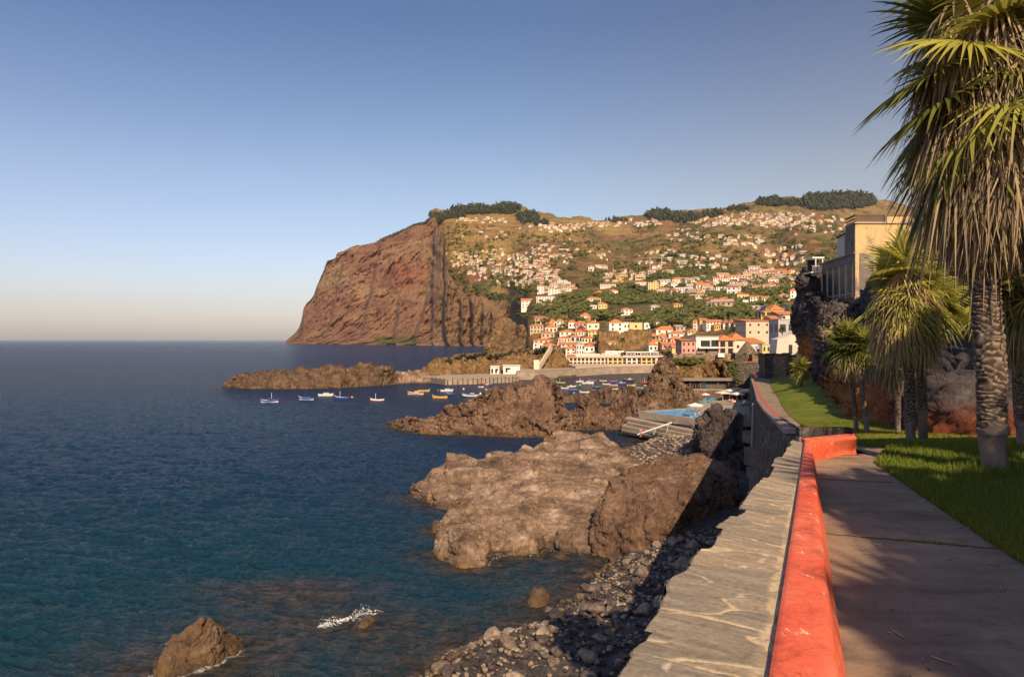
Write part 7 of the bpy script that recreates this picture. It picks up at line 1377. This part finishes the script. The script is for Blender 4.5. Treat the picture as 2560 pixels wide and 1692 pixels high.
for lab, px, py, r_, h, mt, sq in (('big white parasol at the pool edge above the ladder', 1738, 1041, 1.45, 2., CANW, False), ('round white parasol over the blue deck chairs', 1764, 1005, .95, 1.7, CANW, False), ('cream parasol furthest left of the terrace group', 1807, 1006, 1.35, 2.1, CANV, True), ('cream parasol second from left in the terrace group', 1824, 1001, 1.35, 2.2, CANV, True), ('sand coloured parasol at the back of the terrace group', 1842, 998, 1.35, 2.35, paint('sand canvas', (.55, .42, .28)), True), ('whitish parasol at the front of the terrace group', 1842, 1008, 1.3, 2., CANW, True), ('tan parasol right of the whitish one', 1856, 1003, 1.3, 2.1, paint('tan canvas', (.6, .46, .3)), True), ('parasol partly hidden by the sea wall corner', 1870, 1001, 1.3, 2.3, CANV, True)):
    p = G(px, py, zD); parasol(lab, p[0], p[1], zD, r_, h, mt, sq, 'parasols by the pool', .3, rot=.3)
BLU = paint('cyan plastic', (.03, .42, .68), .4)
def lounger(label, px, py, mat, sc__=1., z=zD):
    p = G(px, py, z); e = tag(empty('deck_chair', (p[0], p[1], z), .4), label, 'deck chair', 'deck chairs by the pool'); m_ = MB(); m_.box((0, 0, .34), (1.3*sc__, .6, .07)); m_.build('seat', mat, e); m_ = MB(); m_.add([(.62*sc__, -.3, .36), (.62*sc__, .3, .36), (1.05*sc__, .3, .95), (1.05*sc__, -.3, .95)], [(0, 1, 2, 3)]); m_.add([(.66*sc__, -.3, .32), (.66*sc__, .3, .32), (1.09*sc__, .3, .91), (1.09*sc__, -.3, .91)], [(3, 2, 1, 0)]); m_.build('backrest', mat, e)
    for x in (-.55, .55):
        for y in (-.25, .25): m_ = MB(); m_.box((x*sc__, y, .16), (.06, .06, .32)); m_.build('leg', WHITEP, e)
lounger('cyan deck chair left under the round parasol', 1753, 1006.5, BLU); lounger('cyan deck chair right under the round parasol', 1768, 1006, BLU); lounger('cyan deck chair furthest right under the round parasol', 1775, 1005, BLU); lounger('white deck chair near the sea wall', 1852, 1012, WHITEP)
def person(label, px, py, z, h, shirt, pants, hair, pose='stand', rz=0., Y=None, skin=(.55, .30, .19)):
    p = G(px, py, z); k_ = h/1.72; e = tag(empty('person', (p[0], p[1], z), rz), label, 'person')
    J = {'pel': (0, 0, .95), 'che': (0, 0, 1.3), 'nec': (0, .0, 1.47), 'hea': (0, -.02, 1.62), 'shl': (-.18, 0, 1.42), 'shr': (.18, 0, 1.42), 'ell': (-.24, .03, 1.13), 'elr': (.24, .03, 1.13), 'hal': (-.25, -.08, .88), 'har': (.25, -.08, .88), 'hil': (-.09, 0, .92), 'hir': (.09, 0, .92), 'knl': (-.11, -.05, .5), 'knr': (.11, .06, .5), 'fol': (-.11, -.02, .05), 'for': (.12, .16, .07), 'tol': (-.11, -.18, .03), 'tor': (.12, .02, .03)}
    if pose == 'sit':
        for a in ('pel', 'che', 'nec', 'hea', 'shl', 'shr', 'ell', 'elr', 'hal', 'har', 'hil', 'hir'): J[a] = (J[a][0], J[a][1], J[a][2]-.45)
        J.update(knl=(-.13, -.42, .5), knr=(.13, -.42, .5), fol=(-.13, -.5, .06), **{'for': (.13, -.5, .06)}, tol=(-.13, -.64, .04), tor=(.13, -.64, .04), hal=(-.2, -.3, .6), har=(.2, -.3, .6))
    ks = list(J); E_ = [('pel', 'che'), ('che', 'nec'), ('nec', 'hea'), ('che', 'shl'), ('che', 'shr'), ('shl', 'ell'), ('shr', 'elr'), ('ell', 'hal'), ('elr', 'har'), ('pel', 'hil'), ('pel', 'hir'), ('hil', 'knl'), ('hir', 'knr'), ('knl', 'fol'), ('knr', 'for'), ('fol', 'tol'), ('for', 'tor')]
    rad = dict(pel=.13, che=.13, nec=.055, hea=.10, shl=.06, shr=.06, ell=.042, elr=.042, hal=.032, har=.032, hil=.085, hir=.085, knl=.058, knr=.058, fol=.042, tol=.032, tor=.032); rad['for'] = .042
    def skin_obj(name, names, mat, parent, grow=1.):
        idx = {n: i for i, n in enumerate(names)}; ed = [(idx[a], idx[b]) for a, b in E_ if a in idx and b in idx]; me = bpy.data.meshes.new(name); me.from_pydata([tuple(c*k_ for c in J[n]) for n in names], ed, []); me.materials.append(mat); o = link(bpy.data.objects.new(name, me), parent); md = o.modifiers.new('skin', 'SKIN')
        for i, n in enumerate(names): me.skin_vertices[0].data[i].radius = (rad[n]*grow*k_, rad[n]*grow*k_*(.8 if n in ('pel', 'che') else 1)); me.skin_vertices[0].data[i].use_root = (i == 0)
        o.modifiers.new('sub', 'SUBSURF').levels = 1; o.modifiers['sub'].render_levels = 2; return o
    sk = paint('skin', skin, .6); body = skin_obj('body', ks, sk, e)
    if shirt: skin_obj('shirt', ['che', 'pel', 'nec', 'shl', 'shr', 'ell', 'elr'], paint('shirt cloth', shirt), e, 1.14)
    if pants: skin_obj('trousers', ['pel', 'hil', 'hir', 'knl', 'knr'], paint('trouser cloth', pants), e, 1.15)
    m_ = MB(); hx = J['hea']; m_.lathe((hx[0]*k_, (hx[1]+.02)*k_, (hx[2]-.02)*k_), [(.105*k_, -.05*k_), (.118*k_, .03*k_), (.10*k_, .10*k_), (.05*k_, .145*k_), (.005, .15*k_)], 14); m_.build('hair', paint('hair', hair), e, smooth=True)
person('person in pale top and light shorts walking on the far end of the path', 1890, 952.5, 9.55, 1.72, (.75, .62, .52), (.62, .5, .4), (.08, .05, .03), rz=.3)
person('person in orange shorts standing at the foot of the bathing steps', 1602, 1093, 1.5, 1.7, None, (.8, .15, .05), (.05, .03, .02))
person('sunbather in orange seated left under the whitish parasol', 1824, 1009, zD, 1.7, (.75, .3, .15), (.7, .2, .08), (.1, .05, .03), 'sit', .6)
person('sunbather in pink seated right of the one in orange', 1831, 1010, zD, 1.7, (.75, .42, .36), (.6, .3, .3), (.12, .07, .04), 'sit', -.3)
person('seated person in white with dark legs near the deck chair', 1837, 1013, zD, 1.7, (.85, .8, .75), (.05, .04, .05), (.05, .03, .02), 'sit', .2)
person('bather with red shorts standing beside the pool ladder', 1748, 1050, zD, 1.7, None, (.5, .08, .04), (.05, .03, .02))

# ================================================================== stone walls, lookout cone and bastion
def stonebox(label, px0, px1, ptop, pbot, Y, dy, name='stone_wall', rz=0., cat='wall', mat=None, seed=1, amp=.08, z=None):
    k_ = Y/F; w = (px1-px0)*k_; zt = W(0, ptop, Y)[2]; zb = W(0, pbot, Y)[2] if z is None else z; nx, nz, ny = max(8, int(w/.4)), max(6, int((zt-zb)/.4)), 5
    X = np.concatenate([np.full(ny, -w/2), np.linspace(-w/2, w/2, nx), np.full(ny, w/2)]); Yy = np.concatenate([np.linspace(dy, 0, ny), np.zeros(nx), np.linspace(0, dy, ny)]); zz = np.concatenate([np.linspace(zb, zt, nz), [zt, zt]]); P = np.zeros((nz+2, len(X), 3))
    P[..., 0] = X; P[..., 1] = Yy; P[..., 2] = zz[:, None]; P[-2, :, 1] = P[-2, :, 1]+.02; P[-1, :, 0] *= .9; P[-1, :, 1] = dy*.5; P = rough_surface(P, amp, .8, seed, 4)
    o = obj_np(name, P.reshape(-1, 3), grid_faces(P.shape[0], P.shape[1]), mat or WALLM); o.location = (((px0+px1)/2-CX)*k_, Y, 0); o.rotation_euler = (0, 0, rz); tag(o, label, cat); return o
def wallmat2(name, mul):
    m = WALLM.copy(); m.name = name; nt = m.node_tree; b = nt.nodes['Principled BSDF']; l = b.inputs['Base Color'].links[0]; src = l.from_socket; mx = nt.nodes.new('ShaderNodeMix'); mx.data_type = 'RGBA'; mx.blend_type = 'MULTIPLY'; mx.inputs[0].default_value = 1; nt.links.new(src, mx.inputs[6]); mx.inputs[7].default_value = (*mul, 1); nt.links.new(mx.outputs[2], b.inputs['Base Color']); return m
WARM = wallmat2('warm rubble masonry', (2.5, 2.1, 1.7)); MID = wallmat2('brown rubble masonry', (1.6, 1.35, 1.15))
stonebox('long weathered stone wall carrying the pink and white houses', 1683, 1848, 883.5, 912, 183, 6, mat=WARM, seed=3)
stonebox('tall dark bastion wall closing the end of the far sea wall', 1839, 1918, 905, 1000, 172, 9, mat=WALLM, seed=5, z=0.)
m_ = MB(); p = W(1857, 904.5, 171.8); q = W(1900, 904.5, 171.8); m_.box(((p[0]+q[0])/2, 172.1, p[2]+.02), (q[0]-p[0], .5, .14)); tag(m_.build('red_ledge', REDM), 'thin red ledge on top of the bastion wall', 'ledge')
lk = tag(empty('stone_lookout', (W(1871, 884, 185)[0], 186, 0)), 'conical stone roofed lookout hut on a square stone base', 'stone hut'); zc = W(0, 884, 185)[2]
m_ = MB(); n = 40; prof = [(2.75, -.05), (2.6, .25), (2.0, 1.1), (1.35, 2.0), (.75, 2.75), (.35, 3.1), (.02, 3.25)]; m_.lathe((0, 0, zc), prof, n); o = m_.build('cone_roof', MID, lk, smooth=True)
m_ = MB(); m_.box((0, 0, zc-1.4), (4.4, 4.4, 2.8)); m_.build('base', WARM, lk, rz=.5)
stonebox('low stone wall right of the lookout hut', 1880, 1916, 886, 906, 181, 4, mat=WARM, seed=8)
stonebox('small stone block left of the lookout hut, coloured dark for shade', 1838, 1866, 882, 906, 180, 4, mat=WALLM, seed=9)  # dark masonry stands in for the block's shaded left face
stonebox('dark rough stone tower like wall where the path ends', 1914, 1974, 884, 962, 150, 7, mat=WALLM, seed=11, amp=.35, rz=-.15, z=9.)
stonebox('dark stone wall behind the small young palm', 1966, 2012, 888, 950, 142, 7, mat=MID, seed=12, amp=.3, z=9.)
m_ = MB(); p = W(1962, 931, 146); m_.box((p[0], 145, p[2]), (1.9, .3, 3.2)); tag(m_.build('gate', paint('weathered gate boards', (.20, .12, .09)), bevel=.03), 'weathered brown board gate in the dark stone wall', 'gate')
k_ = 176/F
gw = tag(empty('gabled_house', (0, 0, 0)), 'beige house wall with sweeping top edge and one tall dark door', 'house'); pts = [(1940, 887), (1996, 890), (2014, 860), (2009, 820), (1996, 824), (1982, 834), (1965, 842), (1944, 848)]; P = [W(a, b, 172) for a, b in pts]; n = len(P); m_ = MB(); m_.add([tuple(p) for p in P]+[(p[0]+.5, p[1]+6, p[2]) for p in P], [tuple(range(n)), tuple(range(2*n-1, n-1, -1))]+[(i, n+i, n+(i+1) % n, (i+1) % n) for i in range(n)]); m_.build('wall', MW['pale'], gw)
m_ = MB(); p = W(1976.5, 873, 171.9); m_.box((p[0], 171.95, p[2]), (.9, .1, 2.3)); m_.build('door', GLASS, gw)
# details of the modern house and neighbours
def onwall(parent, l, r_, b, t, Y, mt, nm, dy=.12, off=-.08):
    m_ = MB(); m_.box((((l+r_)/2-CX)*Y/F, Y+off, (W(0, b, Y)[2]+W(0, t, Y)[2])/2), ((r_-l)*Y/F, dy, (b-t)*Y/F)); o = m_.build(nm, mt, parent); o.matrix_parent_inverse = Matrix.Translation(-Vector(parent.location)); return o
yp = pk.location[1]-3.6
try: d_ = pk.children[0].dimensions[1]
except Exception: d_ = 7
yp = pk.location[1]-min(9, (1466-1439)*(pk.location[1])/F*.9)/2
onwall(pk, 1446, 1459, 824, 815, yp, DARKP, 'balcony_shade_panel', .1, -.1); onwall(pk, 1444, 1461, 824.5, 822, yp, BM['red'], 'balcony', 1.2, -.7)  # flat dark panel painted as the shade behind the balcony
YM = 197; k_ = YM/F
def onwall(parent, l, r_, b, t, Y, mt, nm, dy=.12, off=-.08): m_ = MB(); m_.box((((l+r_)/2-CX)*Y/F, Y+off, (W(0, b, Y)[2]+W(0, t, Y)[2])/2), ((r_-l)*Y/F, dy, (b-t)*Y/F)); o = m_.build(nm, mt, parent); o.matrix_parent_inverse = parent.matrix_world.inverted() if False else Matrix.Translation(-Vector(parent.location)); return o
onwall(mh, 1752, 1772, 866, 851, YM, GLASS, 'balcony_door'); onwall(mh, 1776, 1796, 866, 850, YM, GLASS, 'balcony_door'); onwall(mh, 1744, 1797, 871, 867.5, YM, WHITEP, 'balcony', 1.3, -.7); onwall(mh, 1741, 1762, 884, 873, YM, MW['stone'], 'plinth', .3, -.2); onwall(mh, 1771, 1797, 884, 873, YM, MW['stone'], 'plinth', .3, -.2); onwall(mh, 1763, 1769, 884, 872, YM, GLASS, 'door', .2, -.12); onwall(mh, 1773, 1775, 866, 850, YM, MW['white'], 'pier', 1.2, -.6)
for i in range(5): onwall(mh, 1753+i*4, 1753.6+i*4, 866, 851, YM, DARKP, 'door_frame', .1, -.16)
for lab, l, r_, b, t, Y in (('dark blue solar panel on the orange roof by the rock', 1962, 1973, 774, 763, 285), ('row of solar panels on the yellow house roof', 1899, 1916, 775, 766, 296)):
    a, b_, c, d = W(l, b, Y), W(r_-3, b, Y), W(r_, t, Y+1.5), W(l+3, t, Y+1.5); m_ = MB(); m_.add([a, b_, c, d]+[(p[0], p[1]+.15, p[2]-.1) for p in (a, b_, c, d)], [(0, 1, 2, 3), (7, 6, 5, 4), (0, 4, 5, 1), (1, 5, 6, 2), (2, 6, 7, 3), (3, 7, 4, 0)]); tag(m_.build('solar_panel', paint('solar glass', (.03, .04, .08), .2)), lab, 'solar panel')
m_ = MB(); p = W(1801, 888, 182); m_.box((p[0], 181.6, p[2]), (1.7, 1., 1.)); m_.box((p[0], 181.6, p[2]+.55), (1.8, 1.1, .1)); tag(m_.build('white_cabinet', WHITEP, bevel=.03), 'white box cabinet standing on the stone wall below the cream house', 'cabinet')
m_ = MB(); p = W(1894, 872, 199); m_.tube([(p[0]-1.2, 199, p[2]+.9), (p[0]+1.4, 199, p[2]+.9)], .02, 4); cl = m_.build('line', WHITEP); clw = tag(empty('washing_line', (0, 0, 0)), 'washing line with pink and blue cloths by the yellow annex', 'washing line'); cl.parent = clw
for i, c in enumerate(((.6, .2, .25), (.15, .3, .55), (.3, .5, .7))): m_ = MB(); m_.box((p[0]-.6+i*.45, 199, p[2]+.4), (.4, .03, .95)); m_.build('cloth', paint('cloth', c), clw)
# blue green plants along the stone wall foot
pts = []
for i in range(70): px = r.uniform(1668, 1760); q = W(px, r.uniform(897, 910), 178.5); s = r.uniform(.5, .95); pts.append((np.array(q), (s*1.3, s*1.3, s), i))
for i in range(60): px = r.uniform(1824, 1846); q = W(px, r.uniform(905, 955), 170); s = r.uniform(.4, .8); pts.append((np.array(q), (s, s, s), i))
scatter('agave_bed', 'blue green plants growing along the foot of the stone wall', pts, LO, 'plants')
pts = []
for i in range(150): px = r.uniform(1120, 1385); j = min(int((px-1120)/265*12), 11); q = W(px, np.interp(px, [1120, 1190, 1240, 1290, 1380], [893, 884, 880, 874, 866])+r.uniform(1, 14), np.interp(px, [1120, 1190, 1290, 1380], [325, 338, 352, 356])-r.uniform(0, 8)); s = r.uniform(.5, 1.3); pts.append((np.array(q), (s*1.4, s*1.4, s*.8), i))
scatter('headland_scrub', 'dry low scrub on the headland behind the quay', pts, LP, 'scrub')
for i, (px, b, t, Y) in enumerate([(1400, 826, 815, None), (1416, 826, 815, None), (1556, 867, 842, 400), (1421, 800, 775, None), (1433, 796, 772, None), (1215, 889, 870, 352), (1955, 842, 815, 200)]):
    if Y is None: p = hill_hit(px, b); Y = p[1]
    q = Vector(W(px, b, Y)); h = (b-t)*Y/F; e = tag(empty('date_palm', q), ['garden palm beside the narrow cream house', 'second garden palm right of the narrow cream house', 'bushy palm against the rock cliff right of the cottages', 'tall thin palm on the brown bank', 'second tall thin palm on the brown bank', 'palm on the headland by the water', 'palm leaning before the grey hall'][i], 'palm tree', 'palms of the town')
    m_ = MB(); m_.tube([(0, 0, -.6), (.1, 0, h*.4), (.05, 0, h*.72)], [.28, .2, .2], 7); m_.build('trunk', BARK, e, smooth=True); Lv = Leaves(); rg = np.random.default_rng(i)
    for j in range(34):
        az = j*2.399; el = 1.3-1.9*(j/34); d = np.array([math.cos(az)*math.cos(el), math.sin(az)*math.cos(el), math.sin(el)]); tt = np.linspace(0, 1, 6)[:, None]; P = np.array([.05, 0, h*.72])+d*h*.42*tt-np.array([0, 0, 1])*h*.22*tt**2; sd = nrm(np.cross(d, np.array([0, 0, 1.]))); Lv.strip(P, h*np.array([.03, .1, .12, .1, .07, .01]), nrm(sd+np.array([0, 0, .5])), rg.uniform(.1, .7)); Lv.strip(P, h*np.array([.03, .1, .12, .1, .07, .01]), nrm(sd-np.array([0, 0, .5])), rg.uniform(.1, .7))
    Lv.obj('fronds', TREEM, e)

# ================================================================== old building on the cliff
yb = tag(empty('cliff_building', (0, 0, 0)), 'tall old yellow building with railed roof terrace and long dark window wall on the cliff', 'building')
YEL = None
def yelmat():
    m, nt, b = nt_of('stained yellow plaster'); v = coords(nt); f = noise(nt, v, .35, 6, .7); c = ramp(nt, f, [(.36, (.24, .17, .11)), (.46, (.58, .40, .19)), (.7, (.72, .50, .22))]); c = mixc(nt, .5, c, ramp(nt, noise(nt, coords(nt, (1, 1, .2)), 1.5, 6, .7), [(.3, (.72, .7, .68)), (.62, (1.15, 1.15, 1.1))]), 'MULTIPLY'); nt.links.new(c, b.inputs['Base Color']); set_in(b, Roughness=.9); return m
YEL = yelmat(); GRY = plain('shade grey render', (.20, .155, .13), .9, .35, .6, .02)  # dark grey stands in for shade on the seaward side
Y0 = 110.; X0 = (2138-CX)/F*Y0; z = lambda py: W(0, py, Y0)[2]
def ybox(nm, x0, x1, y0, y1, z0_, z1_, mt): m_ = MB(); m_.prism([(x0, y0), (x1, y0), (x1, y1), (x0, y1)], z0_, z1_); return m_.build(nm, mt, yb)
sl = (56.95-X0)/15.   # the seaward side drifts right with distance
def side(nm, y0, y1, z0_, z1_, mt, off=0., th=.3): m_ = MB(); a = X0+sl*(y0-Y0)-off; b = X0+sl*(y1-Y0)-off; m_.prism([(a, y0), (a+th, y0), (b+th, y1), (b, y1)], z0_, z1_); return m_.build(nm, mt, yb)
m_ = MB(); m_.prism([(X0+.02, Y0), (X0+15, Y0+.5), (X0+15, Y0+14), (X0+sl*4, Y0+4)], z(757), z(557)); m_.build('tower_wall', YEL, yb)
side('side_shade_sheet', Y0+.05, Y0+4, z(632), z(557), GRY, .06); m_ = MB(); m_.prism([(X0-.25, Y0-.25), (X0+15, Y0+.25), (X0+15, Y0+14), (X0-.1+sl*4, Y0+4.2)], z(558.5), z(556)); m_.build('cornice', MW['tan'], yb)  # thin dark sheet carries the shade of the tower's seaward side
m_ = MB(); m_.prism([(X0-.1, Y0-.1), (X0+.15, Y0-.1), (X0+.15+sl*4, Y0+4), (X0-.1+sl*4, Y0+4)], z(556), z(553)); m_.prism([(X0-.1, Y0-.1), (X0+.15, Y0-.1), (X0+.15+sl*4, Y0+4), (X0-.1+sl*4, Y0+4)], z(548), z(545.5)); m_.prism([(X0-.1, Y0-.1), (X0+5, Y0-.1), (X0+5, Y0+.2), (X0-.1, Y0+.2)], z(538), z(535.5)); m_.prism([(X0-.1, Y0-.1), (X0+.15, Y0-.1), (X0+.15+sl*4, Y0+4), (X0-.1+sl*4, Y0+4)], z(540), z(536)); m_.prism([(X0-.1, Y0-.1), (X0+5, Y0-.1), (X0+5, Y0+.2), (X0-.1, Y0+.2)], z(556), z(552.5))
for i in range(30): m_.box((X0+.1+i*.165, Y0+.05, z(545)), (.07, .12, .95))
m_.build('balustrade', plain('brown balustrade', (.22, .14, .09), .9), yb); ybox('parapet', X0+5.1, X0+15, Y0-.05, Y0+.3, z(557), z(542), YEL); ybox('corner_pier', X0+4.7, X0+5.1, Y0-.12, Y0+.35, z(557), z(536), GRY)
m_ = MB(); m_.prism([(56.02, 115), (57.6, 115), (58.6, 119.5), (57.0, 119.5)], z(640), z(574)); m_.build('white_rear_block', paint('dull white render', (.62, .54, .46)), yb); m_ = MB(); m_.prism([(55.8, 114.7), (57.8, 114.7), (58.8, 120), (56.8, 120)], z(574), z(571)); m_.build('rear_roof', DARKP, yb)
side('side_wall', Y0+.02, Y0+15.5, z(742), z(633), GRY, .0, 3.); side('side_cornice', Y0, Y0+15.6, z(634), z(631), MW['stone'], .22, .5); side('string_course', Y0, Y0+15.6, z(652), z(650), MW['stone'], .12, .3); side('side_base', Y0-.02, Y0+15.8, z(745)-6, z(741.5), MID, .15, 3.); ybox('corner_quoins', X0-.1, X0+1.1, Y0-.1, Y0+.5, z(810), z(741), WARM); ybox('front_base', X0+1., X0+15, Y0-.05, Y0+2, z(810), z(756), MID)
for i in range(5):
    y = Y0+.8+i*2.95; side('pilaster', y-.2, y+.15, z(741), z(655), MW['tan'], .14, .3)
    for j in range(3): side('window', y+.35+j*.78, y+.92+j*.78, z(728), z(664), GLASS, .05, .12)
    side('sill', y+.2, y+2.7, z(733), z(731), MW['tan'], .16, .2)
side('pilaster', Y0+15.2, Y0+15.6, z(741), z(655), MW['tan'], .14, .3)
# glazed balcony room at the seaward end
gb = tag(empty('balcony_room', (0, 0, 0)), 'small white framed glazed balcony room hanging at the seaward end of the building', 'balcony'); yc = 126.; g = lambda px, py: W(px, py, yc)
def gbx(nm, l, r_, b, t, y0, dy, mt): m_ = MB(); m_.box((((l+r_)/2-CX)*yc/F, yc+y0, (g(0, b)[2]+g(0, t)[2])/2), ((r_-l)*yc/F, dy, (b-t)*yc/F)); m_.build(nm, mt, gb)
gbx('floor', 2025, 2058, 683, 680, 1, 3, WHITEP); gbx('roof', 2028, 2058, 647, 643, 1, 3, WHITEP); gbx('back_wall', 2031, 2058, 680, 647, 2.2, .2, GLASS)
for l in (2036, 2053): gbx('post', l, l+2.4, 680, 647, -.3, .2, WHITEP)
for l in range(2028, 2056, 2): gbx('baluster', l, l+.35, 679, 665, -.45, .05, MW['pale'])
gbx('handrail', 2027, 2057, 665.6, 664.6, -.45, .1, MW['pale'])
sea()
haze()
